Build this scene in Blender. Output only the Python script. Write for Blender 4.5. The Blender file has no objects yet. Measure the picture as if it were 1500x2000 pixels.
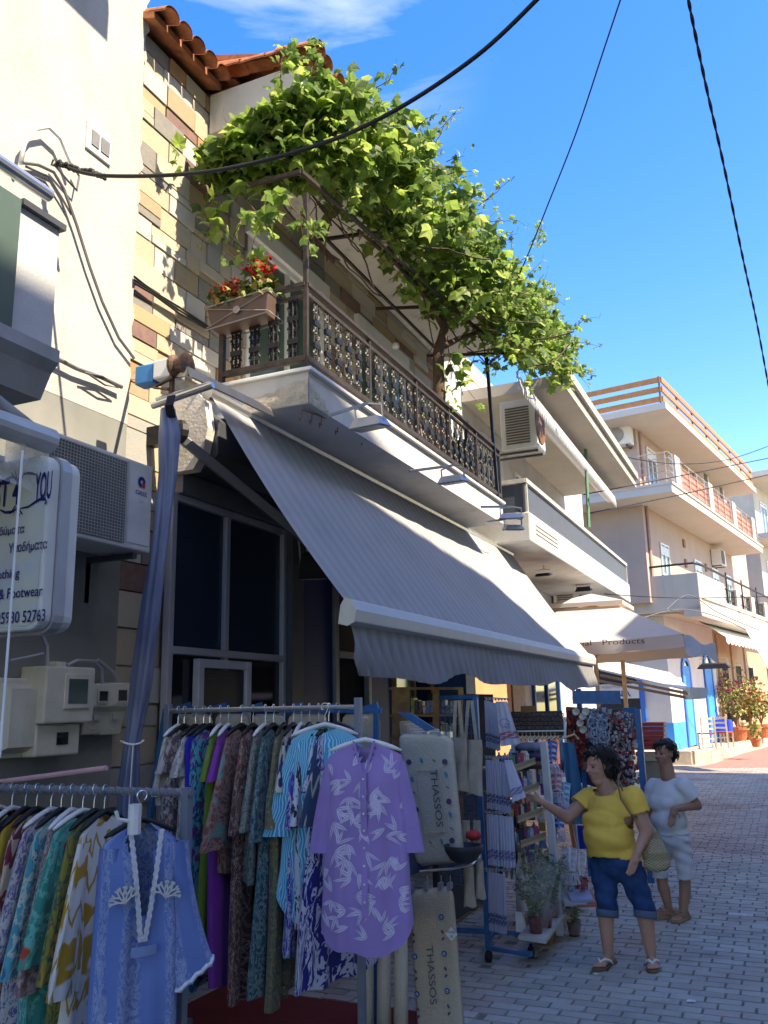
import bpy, bmesh, math, random
from mathutils import Vector, Matrix, noise
R = random.Random(7)
S = bpy.context.scene
COL = S.collection
rad = math.radians
# ---------------------------------------------------------------- camera
FOC = 1700.0; ROLL = .02; PITCH = math.atan(380/1700); YAW = rad(24); EYE = 1.8
def _basis():
    cy, sy = math.cos(YAW), math.sin(YAW)
    r = Vector((cy, sy, 0)); cp, sp = math.cos(PITCH), math.sin(PITCH)
    f = Vector((-sy*cp, cy*cp, sp)); u = Vector((sy*sp, -cy*sp, cp))
    c, s = math.cos(ROLL), math.sin(ROLL)
    return r*c-u*s, u*c+r*s, f
CR, CU, CF = _basis()
cam = bpy.data.cameras.new('camera'); camo = bpy.data.objects.new('camera', cam); COL.objects.link(camo)
camo.matrix_world = Matrix(((CR.x, CU.x, -CF.x, 0), (CR.y, CU.y, -CF.y, 0), (CR.z, CU.z, -CF.z, EYE), (0, 0, 0, 1)))
cam.sensor_fit = 'VERTICAL'; cam.sensor_height = 24; cam.sensor_width = 18; cam.lens = 24*FOC/2000
cam.clip_start = .05; cam.clip_end = 3000
S.camera = camo
# ---------------------------------------------------------------- sun, sky, exposure
SUN = Vector((1, -.17, 1.2)).normalized()          # towards the sun
sl = bpy.data.lights.new('sun', 'SUN'); sl.energy = 2.0; sl.angle = rad(.53); sl.color = (1, .99, .985)
so = bpy.data.objects.new('sun', sl); COL.objects.link(so)
so.rotation_euler = SUN.to_track_quat('Z', 'Y').to_euler(); so.location = (20, -5, 25)
W = bpy.data.worlds.new('World'); S.world = W; W.use_nodes = True
wt = W.node_tree; wt.nodes.clear()
def wn(t, **k):
    n = wt.nodes.new(t)
    for a, b in k.items(): setattr(n, a, b)
    return n
sky = wn('ShaderNodeTexSky', sky_type='NISHITA'); sky.sun_disc = False
sky.sun_elevation = math.asin(SUN.z); sky.sun_rotation = math.atan2(SUN.x, SUN.y)
sky.air_density = 1.0; sky.dust_density = .45; sky.ozone_density = 3.5; sky.altitude = 0
tc = wn('ShaderNodeTexCoord'); mp = wn('ShaderNodeMapping'); mp.inputs['Scale'].default_value = (1.1, 1.1, 4.2); mp.inputs['Rotation'].default_value = (0, .5, .4)
wt.links.new(tc.outputs['Generated'], mp.inputs[0])
nz = wn('ShaderNodeTexNoise'); nz.inputs['Scale'].default_value = 2.1; nz.inputs['Detail'].default_value = 7; nz.inputs['Roughness'].default_value = .55; nz.inputs['Distortion'].default_value = .5
wt.links.new(mp.outputs[0], nz.inputs['Vector'])
cr = wn('ShaderNodeValToRGB'); cr.color_ramp.elements[0].position = .44; cr.color_ramp.elements[1].position = .85
wt.links.new(nz.outputs[0], cr.inputs[0])
hs = wn('ShaderNodeHueSaturation'); hs.inputs['Hue'].default_value = .517; hs.inputs['Saturation'].default_value = 1.38; hs.inputs['Value'].default_value = .78
wt.links.new(sky.outputs[0], hs.inputs['Color'])
mxs = wn('ShaderNodeMix', data_type='RGBA'); mxs.inputs[7].default_value = (4.2, 4.6, 5.4, 1)
dn = wn('ShaderNodeVectorMath', operation='DOT_PRODUCT'); wt.links.new(tc.outputs['Generated'], dn.inputs[0]); dn.inputs[1].default_value = tuple((CF+CR*((470-750)/FOC)+CU*((1000-20)/FOC)).normalized())
mr_ = wn('ShaderNodeMapRange'); mr_.inputs[1].default_value = .962; mr_.inputs[2].default_value = 1.0; mr_.inputs[4].default_value = .55; mr_.interpolation_type = 'SMOOTHERSTEP'; wt.links.new(dn.outputs['Value'], mr_.inputs[0])
mu_ = wn('ShaderNodeMath', operation='MULTIPLY'); wt.links.new(cr.outputs[0], mu_.inputs[0]); wt.links.new(mr_.outputs[0], mu_.inputs[1]); wt.links.new(mu_.outputs[0], mxs.inputs[0]); wt.links.new(hs.outputs[0], mxs.inputs[6])
bg = wn('ShaderNodeBackground'); bg.inputs[1].default_value = .15
wt.links.new(mxs.outputs[2], bg.inputs[0]); wo = wn('ShaderNodeOutputWorld'); wt.links.new(bg.outputs[0], wo.inputs[0])
S.view_settings.view_transform = 'Standard'; S.view_settings.look = 'None'; S.view_settings.gamma = 1
S.view_settings.exposure = 2.4; S.view_settings.use_curve_mapping = False
S.view_settings.use_white_balance = True; S.view_settings.white_balance_temperature = 9300; S.view_settings.white_balance_tint = 8
S.cycles.max_bounces = 9; S.cycles.diffuse_bounces = 7; S.cycles.transparent_max_bounces = 12
# ---------------------------------------------------------------- surveying: a sight line from the tripod meets a plane of the place
def ray(px, py): return CF+CR*((px-750)/FOC)+CU*((1000-py)/FOC)
EY = Vector((0, 0, EYE))
def PX(px, py, x): d = ray(px, py); return EY+d*(x/d.x)
def PY(px, py, y): d = ray(px, py); return EY+d*(y/d.y)
def PZ(px, py, z): d = ray(px, py); return EY+d*((z-EYE)/d.z)
HF = Vector((-math.sin(YAW), math.cos(YAW), 0)); HR = Vector((math.cos(YAW), math.sin(YAW), 0))
def PD(px, py, dep): d = ray(px, py); return EY+d*(dep/d.dot(HF))
# ---------------------------------------------------------------- building frames: u along the facade, v out to the street
class Frame:
    def __init__(s, ox, oy, deg):
        a = rad(deg); s.o = Vector((ox, oy, 0)); s.u = Vector((math.sin(a), math.cos(a), 0)); s.v = Vector((math.cos(a), -math.sin(a), 0))
    def w(s, u, v, z): return s.o+s.u*u+s.v*v+Vector((0, 0, z))
    def on(s, px, py, v):                                   # facade plane v -> (u, z)
        d = ray(px, py); t = (v+s.o.dot(s.v))/d.dot(s.v); p = EY+d*t
        return (p-s.o).dot(s.u), p.z
    def onu(s, px, py, u):
        d = ray(px, py); t = (u+s.o.dot(s.u))/d.dot(s.u); p = EY+d*t
        return (p-s.o).dot(s.v), p.z
# ---------------------------------------------------------------- mesh builder
ROOT = {}
class MB:
    def __init__(s): s.v = []; s.f = []; s.m = []; s.uv = []; s.cm = 0
    def add(s, vs, fs, uvs=None):
        n = len(s.v); s.v.extend([Vector(p) for p in vs])
        for i, f in enumerate(fs):
            s.f.append([n+k for k in f]); s.m.append(s.cm); s.uv.append(uvs[i] if uvs else None)
        return s
    def hexa(s, p):
        return s.add(p, [(0, 3, 2, 1), (4, 5, 6, 7), (0, 1, 5, 4), (1, 2, 6, 5), (2, 3, 7, 6), (3, 0, 4, 7)])
    def box(s, x0, x1, y0, y1, z0, z1):
        return s.hexa([(x0, y0, z0), (x1, y0, z0), (x1, y1, z0), (x0, y1, z0), (x0, y0, z1), (x1, y0, z1), (x1, y1, z1), (x0, y1, z1)])
    def fbox(s, F, u0, u1, v0, v1, z0, z1):
        w = F.w
        return s.hexa([w(u0, v1, z0), w(u0, v0, z0), w(u1, v0, z0), w(u1, v1, z0), w(u0, v1, z1), w(u0, v0, z1), w(u1, v0, z1), w(u1, v1, z1)])
    def bar(s, a, b, w=.02, h=None, up=(0, 0, 1)):
        a = Vector(a); b = Vector(b); h = h or w; d = (b-a).normalized(); U = Vector(up)
        if abs(d.dot(U)) > .98: U = Vector((1, 0, 0))
        x = d.cross(U).normalized()*w/2; y = x.cross(d).normalized()*h/2
        return s.hexa([a-x-y, a+x-y, a+x+y, a-x+y, b-x-y, b+x-y, b+x+y, b-x+y])
    def tube(s, pts, r, n=6, caps=True):
        pts = [Vector(p) for p in pts]; k = len(pts); rr = r if isinstance(r, (list, tuple)) else [r]*k
        base = len(s.v); prev = None; vs = []
        for i, p in enumerate(pts):
            d = (pts[min(i+1, k-1)]-pts[max(i-1, 0)])
            d = d.normalized() if d.length > 1e-9 else Vector((0, 0, 1))
            if prev is None: x = d.cross(Vector((0, 0, 1)) if abs(d.z) < .9 else Vector((1, 0, 0))).normalized()
            else: x = (prev-d*prev.dot(d)).normalized()
            prev = x; y = d.cross(x)
            for j in range(n):
                a = 2*math.pi*j/n; vs.append(p+(x*math.cos(a)+y*math.sin(a))*rr[i])
        fs = [(i*n+j, i*n+(j+1) % n, (i+1)*n+(j+1) % n, (i+1)*n+j) for i in range(k-1) for j in range(n)]
        if caps: fs += [tuple(range(n))[::-1], tuple(range((k-1)*n, k*n))]
        return s.add(vs, fs)
    def lathe(s, c, prof, n=16, ax=None):                     # prof: (radius, height)
        c = Vector(c); vs = []; M = ax or Matrix.Identity(3)
        for r, h in prof:
            for j in range(n):
                a = 2*math.pi*j/n; vs.append(c+M@Vector((r*math.cos(a), r*math.sin(a), h)))
        k = len(prof)
        fs = [(i*n+j, i*n+(j+1) % n, (i+1)*n+(j+1) % n, (i+1)*n+j) for i in range(k-1) for j in range(n)]
        fs += [tuple(range(n))[::-1], tuple(range((k-1)*n, k*n))]
        return s.add(vs, fs)
    def grid(s, fn, nu, nv, uvf=None, close=False, skip=None):
        vs = [fn(i/nu, j/nv) for j in range(nv+1) for i in range(nu+1)]
        fs = []; uvs = []
        for j in range(nv):
            for i in range(nu):
                if skip and skip((i+.5)/nu, (j+.5)/nv): continue
                a = j*(nu+1)+i; fs.append((a, a+1, a+nu+2, a+nu+1))
                if uvf: uvs.append([uvf(i/nu, j/nv), uvf((i+1)/nu, j/nv), uvf((i+1)/nu, (j+1)/nv), uvf(i/nu, (j+1)/nv)])
        return s.add(vs, fs, uvs if uvf else None)
    def prism(s, poly, off):                                  # poly: 3d points, off: extrusion vector
        n = len(poly); off = Vector(off); p = [Vector(q) for q in poly]
        return s.add(p+[q+off for q in p], [tuple(range(n))[::-1], tuple(range(n, 2*n))]+[(i, (i+1) % n, n+(i+1) % n, n+i) for i in range(n)])
    def ell(s, c, r, n=10, k=8, M=None):
        c = Vector(c); r = Vector(r if hasattr(r, '__len__') else (r, r, r)); M = M or Matrix.Identity(3)
        vs = [c+M@Vector((r.x*math.sin(math.pi*i/k)*math.cos(2*math.pi*j/n), r.y*math.sin(math.pi*i/k)*math.sin(2*math.pi*j/n), r.z*math.cos(math.pi*i/k))) for i in range(k+1) for j in range(n)]
        return s.add(vs, [(i*n+j, (i+1)*n+j, (i+1)*n+(j+1) % n, i*n+(j+1) % n) for i in range(k) for j in range(n)])
    def build(s, name, mats, parent=None, base=None, smooth=False, bevel=0, fixn=True, sub=0, kind=None):
        me = bpy.data.meshes.new(name)
        if parent is not None: L = ROOT[parent.name]
        elif base is not None: L = Vector(base)
        else:
            xs = [p.x for p in s.v]; ys = [p.y for p in s.v]; L = Vector(((min(xs)+max(xs))/2, (min(ys)+max(ys))/2, min(p.z for p in s.v)))
        me.from_pydata([p-L for p in s.v], [], s.f)
        for m in (mats if isinstance(mats, (list, tuple)) else [mats]): me.materials.append(m)
        if any(s.m): me.polygons.foreach_set('material_index', s.m)
        if any(u is not None for u in s.uv):
            l = me.uv_layers.new(name='UVMap')
            for p, u in zip(me.polygons, s.uv):
                if u:
                    for k, li in enumerate(p.loop_indices): l.data[li].uv = u[k]
        if fixn:
            bm = bmesh.new(); bm.from_mesh(me)
            if smooth: bmesh.ops.remove_doubles(bm, verts=bm.verts, dist=1e-5)
            bmesh.ops.recalc_face_normals(bm, faces=bm.faces); bm.to_mesh(me); bm.free()
        if smooth: me.polygons.foreach_set('use_smooth', [True]*len(me.polygons))
        o = bpy.data.objects.new(name, me); COL.objects.link(o)
        if parent is not None: o.parent = parent
        else: o.location = L
        ROOT[o.name] = L
        if bevel:
            b = o.modifiers.new('bevel', 'BEVEL'); b.width = bevel; b.segments = 2; b.limit_method = 'ANGLE'; b.angle_limit = rad(40)
        if sub:
            b = o.modifiers.new('sub', 'SUBSURF'); b.levels = sub; b.render_levels = sub
        if kind: o['kind'] = kind
        return o
def tag(o, label, cat=None, group=None, kind=None):
    if label: o['label'] = label
    if cat: o['category'] = cat
    if group: o['group'] = group
    if kind: o['kind'] = kind
    return o
def thing(name, loc, label, cat, group=None):
    o = bpy.data.objects.new(name, None); COL.objects.link(o); o.location = loc; o.empty_display_size = .1
    ROOT[o.name] = Vector(loc); return tag(o, label, cat, group)
def copy_tree(o, delta, label=None, parent=None):
    c = o.copy(); COL.objects.link(c)
    if parent is None:
        c.location = o.location+Vector(delta)
        if label: c['label'] = label
    else: c.parent = parent
    ROOT[c.name] = ROOT[o.name]+Vector(delta)
    for ch in list(o.children): copy_tree(ch, delta, None, c)
    return c
def text(s, origin, right, up, height, mat, parent, name='lettering', width=None, ext=.002, align='CENTER', shear=0, bold=0):
    cu = bpy.data.curves.new('t', 'FONT'); cu.body = s; cu.size = 1; cu.extrude = 0; cu.align_x = align; cu.resolution_u = 3; cu.shear = shear; cu.offset = bold
    o = bpy.data.objects.new('t', cu); COL.objects.link(o); bpy.context.view_layer.update()
    me = bpy.data.meshes.new_from_object(o.evaluated_get(bpy.context.evaluated_depsgraph_get())); bpy.data.objects.remove(o); bpy.data.curves.remove(cu)
    r = Vector(right).normalized(); u = Vector(up).normalized(); n = r.cross(u); xs = [v.co.x for v in me.vertices]
    k = height/.73; kx = k if width is None else width/(max(xs)-min(xs))
    L = ROOT[parent.name] if parent else Vector(origin)
    for v in me.vertices:
        v.co = Vector(origin)+r*(v.co.x*kx)+u*((v.co.y)*k)+n*ext-L
    me.materials.clear(); me.materials.append(mat)
    ob = bpy.data.objects.new(name, me); COL.objects.link(ob)
    if parent: ob.parent = parent
    ROOT[ob.name] = L
    return ob
# ---------------------------------------------------------------- materials
MATS = {}
class NT:
    def __init__(s, name):
        s.m = bpy.data.materials.new(name); s.m.use_nodes = True; s.t = s.m.node_tree; s.b = s.t.nodes['Principled BSDF']; s._c = {}
    def n(s, t, **k):
        x = s.t.nodes.new(t)
        for a, b in k.items(): setattr(x, a, b)
        return x
    def l(s, a, b): s.t.links.new(a, b)
    def set(s, sock, v):
        if isinstance(v, bpy.types.NodeSocket): s.l(v, sock)
        else: sock.default_value = v
    def math(s, op, a, b=0, c=None):
        x = s.n('ShaderNodeMath', operation=op); s.set(x.inputs[0], a); s.set(x.inputs[1], b)
        if c is not None: s.set(x.inputs[2], c)
        return x.outputs[0]
    def coord(s, kind='Object', sc=(1, 1, 1), rot=(0, 0, 0), off=(0, 0, 0)):
        key = (kind, tuple(sc), tuple(rot), tuple(off))
        if key in s._c: return s._c[key]
        if kind == 'World': o = s.n('ShaderNodeNewGeometry').outputs['Position']
        else: o = s.n('ShaderNodeTexCoord').outputs[kind]
        mp = s.n('ShaderNodeMapping'); mp.inputs['Scale'].default_value = sc; mp.inputs['Rotation'].default_value = rot; mp.inputs['Location'].default_value = off
        s.l(o, mp.inputs[0]); s._c[key] = mp.outputs[0]; return mp.outputs[0]
    def noise(s, co, scale, detail=4, rough=.55, dist=0):
        x = s.n('ShaderNodeTexNoise'); s.l(co, x.inputs['Vector']); x.inputs['Scale'].default_value = scale; x.inputs['Detail'].default_value = detail
        x.inputs['Roughness'].default_value = rough; x.inputs['Distortion'].default_value = dist; return x.outputs[0]
    def vor(s, co, scale, feat='F1', out='Distance', rnd=1):
        x = s.n('ShaderNodeTexVoronoi', feature=feat); s.l(co, x.inputs['Vector']); x.inputs['Scale'].default_value = scale; x.inputs['Randomness'].default_value = rnd; return x.outputs[out]
    def ramp(s, f, lo, hi, a=0, b=1):
        x = s.n('ShaderNodeMapRange'); x.inputs[1].default_value = lo; x.inputs[2].default_value = hi; x.inputs[3].default_value = a; x.inputs[4].default_value = b
        s.l(f, x.inputs[0]); return x.outputs[0]
    def mix(s, f, a, b, mode='MIX'):
        x = s.n('ShaderNodeMix', data_type='RGBA', blend_type=mode); s.set(x.inputs[0], f)
        for i, v in ((6, a), (7, b)):
            if isinstance(v, (tuple, list)): x.inputs[i].default_value = (*v[:3], 1)
            else: s.l(v, x.inputs[i])
        return x.outputs[2]
    def rand(s):
        i = s.n('ShaderNodeObjectInfo').outputs['Random']; j = s.n('ShaderNodeNewGeometry').outputs['Random Per Island']
        return s.math('FRACT', s.math('ADD', i, j))
    def crmp(s, f, cols, const=True):
        x = s.n('ShaderNodeValToRGB'); x.color_ramp.interpolation = 'CONSTANT' if const else 'LINEAR'; e = x.color_ramp.elements
        while len(e) < len(cols): e.new(.5)
        for i, (p, c) in enumerate(cols): e[i].position = p; e[i].color = (*c, 1)
        s.l(f, x.inputs[0]); return x.outputs[0]
    def bump(s, h, st=.3, d=.01):
        x = s.n('ShaderNodeBump'); x.inputs['Strength'].default_value = st; x.inputs['Distance'].default_value = d; s.l(h, x.inputs['Height']); s.l(x.outputs[0], s.b.inputs['Normal'])
    def fin(s, col, rough=.7, metal=0, spec=.3):
        s.set(s.b.inputs['Base Color'], (*col, 1) if isinstance(col, tuple) else col)
        s.set(s.b.inputs['Roughness'], rough); s.b.inputs['Metallic'].default_value = metal; s.b.inputs['Specular IOR Level'].default_value = spec
        return s.m
def M(name, col, rough=.7, metal=0, var=.12, sc=6, bump=0, bsc=60, spec=.3, dirt=0, co='World'):
    if name in MATS: return MATS[name]
    t = NT(name); c = t.coord(co); n = t.noise(c, sc, 5); lo = tuple(x*(1-var) for x in col); hi = tuple(min(1, x*(1+var)) for x in col)
    k = t.mix(t.ramp(n, .3, .7), lo, hi)
    if dirt:
        c2 = t.coord(co, (1, 1, .18)); d = t.ramp(t.noise(c2, 5, 6, .65), .52, .78, 0, dirt)
        k = t.mix(d, k, (.2, .17, .13))
    if bump: t.bump(t.noise(t.coord(co), bsc, 4), bump)
    MATS[name] = t.fin(k, rough, metal, spec); return MATS[name]
# ---------------------------------------------------------------- shared materials
WHITEP = M('white_plaster', (.49, .47, .435), .85, var=.09, sc=1.9, bump=.6, bsc=38, dirt=.3)
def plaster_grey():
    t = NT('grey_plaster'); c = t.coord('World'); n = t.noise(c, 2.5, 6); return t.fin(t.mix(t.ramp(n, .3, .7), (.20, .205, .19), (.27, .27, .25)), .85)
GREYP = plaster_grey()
CONC = M('weathered_concrete', (.62, .59, .53), .9, var=.14, sc=3, bump=.5, bsc=40, dirt=.45)
OLDWHITE = M('old_white_paint', (.58, .56, .53), .85, var=.1, sc=2.4, bump=.35, bsc=45, dirt=.3)
MARBLE = M('marble', (.74, .73, .70), .4, var=.08, sc=9)
RUST = M('brown_iron', (.055, .042, .037), .6, .2, var=.35, sc=25, bump=.2, bsc=200)
BLACKI = M('black_iron', (.02, .02, .022), .45, .3, var=.2)
DARKGREY = M('dark_grey_metal', (.075, .08, .092), .45, .2, var=.08)
GREYAL = M('grey_aluminium', (.42, .43, .46), .4, .35, var=.06)
WHITEM = M('white_enamel', (.74, .74, .71), .4, var=.05, dirt=.1)
IVORY = M('ivory_plastic', (.60, .57, .47), .5, var=.08, sc=8, dirt=.25)
STEEL = M('galvanised_steel', (.55, .56, .57), .3, .85, var=.1)
BLUEP = M('blue_paint', (.012, .10, .30), .5, var=.15)
BLUER = M('blue_rack_paint', (.02, .13, .30), .4, .1, var=.2, sc=20)
NAVY = M('navy_panel', (.012, .045, .19), .5, var=.1)
DARKIN = M('dark_interior', (.02, .02, .022), .9)
RUBBER = M('black_rubber', (.018, .018, .018), .6)
WOOD = M('brown_wood', (.30, .16, .07), .6, var=.3, sc=14, co='Object')
PALEWOOD = M('pale_wood', (.58, .42, .24), .6, var=.2, sc=14, co='Object')
PINKP = M('pink_plaster', (.45, .345, .29), .9, var=.06, sc=1.2, bump=.3, bsc=40, dirt=.1)
CREAMP = M('cream_plaster', (.50, .455, .39), .9, var=.08, sc=1.5, bump=.3, bsc=40, dirt=.22)
SOFF = M('cream_soffit', (.58, .52, .45), .9, var=.05, sc=1.5)
OCHRE = M('ochre_plaster', (.42, .31, .20), .9, var=.12, sc=1.5, bump=.3, dirt=.25)
CAFEW = M('cafe_white', (.60, .59, .56), .8, var=.06, sc=2, dirt=.1)
CAFEB = M('cafe_blue', (.03, .30, .72), .6, var=.08, sc=4)
CAFEB2 = M('shutter_blue', (.02, .16, .55), .5, var=.1, sc=4)
TERRA = M('terracotta', (.50, .17, .07), .75, var=.2, sc=12)
RTILE = M('roof_tile_clay', (.42, .16, .08), .85, var=.35, sc=9, bump=.4, bsc=60, dirt=.3)
def glassm(name, col, rough=.06):
    t = NT(name); n = t.noise(t.coord('World'), 1.3, 2); return t.fin(t.mix(n, tuple(c*.6 for c in col), col), rough, 0, .6)
GLASS = glassm('dark_glass', (.016, .02, .028)); GLASSB = glassm('blue_black_glass', (.025, .05, .085), .12); GLASSG = glassm('green_grey_glass', (.10, .15, .13), .1)
def pavermat():
    t = NT('paver_stone'); r = t.rand(); c = t.coord('World'); n = t.noise(c, 55, 5, .7); big = t.noise(c, .55, 3)
    col = t.crmp(r, [(0, (.40, .375, .33)), (.25, (.45, .425, .375)), (.5, (.425, .40, .355)), (.72, (.48, .455, .405)), (.86, (.45, .37, .335)), (.93, (.37, .35, .315))])
    pink = t.mix(t.ramp(big, .52, .62, 0, .5), col, (.27, .175, .165))
    k = t.mix(t.ramp(n, .25, .75, 0, .35), pink, (.20, .19, .17)); st = t.ramp(t.noise(c, 1.7, 7, .72), .5, .75, 0, .5)
    t.bump(n, .5, .004); return t.fin(t.mix(st, k, (.10, .095, .09)), t.ramp(n, 0, 1, .65, .95), 0, .25)
PAVER = pavermat()
WPAVER = M('white_paver', (.47, .47, .45), .8, var=.15, sc=20, bump=.3, bsc=80, dirt=.3)
MORTAR = M('paving_joint_sand', (.19, .175, .155), .95, var=.25, sc=12)
def stonemat():
    t = NT('cladding_stone'); i = t.n('ShaderNodeObjectInfo').outputs['Random']; c = t.coord('World'); n = t.noise(c, 14, 6, .65); fine = t.noise(c, 70, 4, .6)
    col = t.crmp(i, [(0, (.45, .39, .30)), (.20, (.50, .45, .37)), (.40, (.54, .52, .48)), (.56, (.42, .32, .20)), (.64, (.22, .22, .22)), (.72, (.34, .345, .34)), (.79, (.20, .12, .12)), (.88, (.36, .29, .20)), (.95, (.40, .23, .12))])
    k = t.mix(t.ramp(n, .35, .75, 0, .4), col, t.mix(.5, col, (.66, .42, .2))); k = t.mix(t.ramp(fine, .55, .8, 0, .35), k, (.25, .2, .15))
    t.bump(t.math('ADD', n, fine), .5, .006); return t.fin(k, .8, 0, .25)
STONE = stonemat()
# ---------------------------------------------------------------- ground
g = MB(); g.box(-60, 60, -30, 160, -.5, -.045); tag(g.build('ground', M('earth', (.2, .18, .15), .95)), None, kind='structure')
street = MB(); street.box(-6, 9, -6, 60, -.044, -.014); street = tag(street.build('street', MORTAR, base=(0, 0, 0)), 'grey block paved pedestrian street', kind='structure')
ROOT[street.name] = Vector((0, 0, 0))
def vis(p):
    d = p-EY; z = d.dot(CF)
    if z < .3: return None
    return 750+FOC*d.dot(CR)/z, 1000-FOC*d.dot(CU)/z, z
pb = MB(); pb.hexa([(-.5, -.5, -1), (.5, -.5, -1), (.5, .5, -1), (-.5, .5, -1), (-.48, -.46, 0), (.48, -.46, 0), (.48, .46, 0), (-.48, .46, 0)])
tmp = pb.build('paver_source', PAVER, base=(0, 0, 0)); paver_me = tmp.data; bpy.data.objects.remove(tmp); paver_me.name = 'paver'
def inband(y): return y < 5.5 or 6.35 < y < 9.0 or 12 < y < 13.4 or 16 < y < 17.5
cand = []; rest = MB(); wrows = []
y = 2.6; row = 0
WX = [(-1.98, -1.80)]
while y < 27:
    x = -4.1+(.11 if row % 2 else 0)+R.uniform(-.02, .02)
    while x < 5.0:
        w = .215
        c = Vector((x+w/2, y+.055, 0)); q = vis(c); inside = q and -60 < q[0] < 1560 and q[1] < 2080
        if inband(y+.055) and -1.98-w*.5 < x+w/2 < -1.98+w*.5: inside = False
        if inside:
            dz = R.uniform(-.004, .003); L = (c, w-.008, .102, dz, q[2])
            cand.append(L)
        x += w
    if inband(y+.055): wrows.append(y+.055)
    y += .11; row += 1
def wide(c): return q and 0 < vis(c)[0] < 1500 and vis(c)[1] < 2000
def seen(c):
    p = vis(c); return 0 <= p[0] <= 1500 and p[1] <= 2000 and not (p[0] < 900)
cs = sorted([c for c in cand if seen(c[0])], key=lambda c: c[4]); near = set(id(c) for c in cs[:300])
def whiteband(c): return abs(c.y-8.6) < .055 and -.62 < c.x < -.40
whites = MB()
for yy_ in wrows:
    for xa in (-2.09,): whites.box(xa+.006, xa+.22, yy_-.048, yy_+.048, -.03, R.uniform(-.001, .003))
for c in cand:
    p, w, h, dz, dd = c; rz = R.uniform(-.01, .01)
    wb = whiteband(p)
    if id(c) in near:
        o = bpy.data.objects.new('paver', paver_me); COL.objects.link(o); o.parent = street; o.location = (p.x, p.y, dz); o.scale = (w, h, .03); o.rotation_euler = (R.uniform(-.012, .012), R.uniform(-.008, .008), rz)
        if wb: o.material_slots[0].link = 'OBJECT'; o.material_slots[0].material = WPAVER
    else:
        b = whites if wb else rest; a = w/2; e = h/2; m = .006
        b.hexa([(p.x-a, p.y-e, -.03), (p.x+a, p.y-e, -.03), (p.x+a, p.y+e, -.03), (p.x-a, p.y+e, -.03), (p.x-a+m, p.y-e+m, dz), (p.x+a-m, p.y-e+m, dz), (p.x+a-m, p.y+e-m, dz), (p.x-a+m, p.y+e-m, dz)])
tag(rest.build('pavers', PAVER, street, fixn=False), None, kind='stuff'); tag(whites.build('white_pavers', WPAVER, street, fixn=False), None, kind='stuff')
fr = MB(); fr.box(-4.5, 6, 27.01, 58, -.013, -.004); fr.build('far_paving', M('far_paving_mat', (.42, .36, .29), .9, var=.15, sc=5), street)
# ---------------------------------------------------------------- main stone house
H = Frame(-4.0, 0, 0)
house = thing('stone_house', (-4, 8, 0), 'house clad in cream, grey and maroon stones with a vine balcony above the striped awning', 'house')
U0, U1 = 4.56, 11.0
m = MB(); m.fbox(H, U0, U1, -.3, -.025, 0, 7.0); m.fbox(H, U0, U1, -6, -.301, 0, 7.6)
m.build('wall', M('pointing_mortar', (.50, .43, .33), .95, var=.15, sc=20), house)
sb = MB(); sb.hexa([(-.5, 0, -.5), (-.5, 1, -.5), (.5, 1, -.5), (.5, 0, -.5), (-.5, 0, .5), (-.5, 1, .5), (.5, 1, .5), (.5, 0, .5)])
t0 = sb.build('stone_source', STONE, base=(0, 0, 0)); t0.data.name = 'stone'; stone_me = t0.data; bpy.data.objects.remove(t0)
HOLES = [(5.05, 10.9, 0, 4.32), (6.05, 7.5, 4.2, 6.0), (8.3, 9.7, 4.2, 6.0)]
def stones(z0, z1, u0, u1, hs, ws, seed):
    r = random.Random(seed); z = z0; n = 0
    while z < z1-.03:
        h = min(r.choice(hs), z1-z); 
        if z1-z-h < .05: h = z1-z
        u = u0
        while u < u1-.02:
            w = min(r.uniform(*ws)*(1.25 if h < .1 else 1), u1-u)
            if u1-u-w < .07: w = u1-u
            for a, b, c, d in HOLES:
                if z+h > c+.01 and z < d-.01 and u+w > a and u < a: w = a-u
            cu = u+w/2; hit = any(z+h > c+.01 and z < d-.01 and cu > a and cu < b for a, b, c, d in HOLES)
            if hit: u = max(b for a, b, c, d in HOLES if z+h > c+.01 and z < d-.01 and cu > a and cu < b); continue
            if w > .03:
                subs = [(z, h)] if (h < .16 or r.random() < .72) else [(z, h*.38), (z+h*.38, h*.62)]
                for zz, hh in subs:
                    o = bpy.data.objects.new('stone', stone_me); COL.objects.link(o); o.parent = house
                    p = H.w(u+w/2, -.024, zz+hh/2)-ROOT[house.name]
                    o.location = p; o.rotation_euler = (r.uniform(-.012, .012), r.uniform(-.01, .01), -math.pi/2*0+r.uniform(-.01, .01))
                    o.scale = (1, 1, 1); o.matrix_local = Matrix.Translation(p)@Matrix.Rotation(rad(-90), 4, 'Z')@Matrix.Diagonal((w-.012, r.uniform(.018, .04), hh-.012, 1)); n += 1
            u += w
        z += h
    return n
ns = stones(4.33, 6.98, U0, 6.0, [.07, .10, .13, .16, .19], (.15, .44), 3)+stones(4.33, 6.98, 6.0, U1, [.10, .16, .20], (.3, .7), 8)+stones(1.2, 4.33, U0, 5.04, [.15, .2, .25], (.2, .45), 5)
print('stones', ns)
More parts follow.
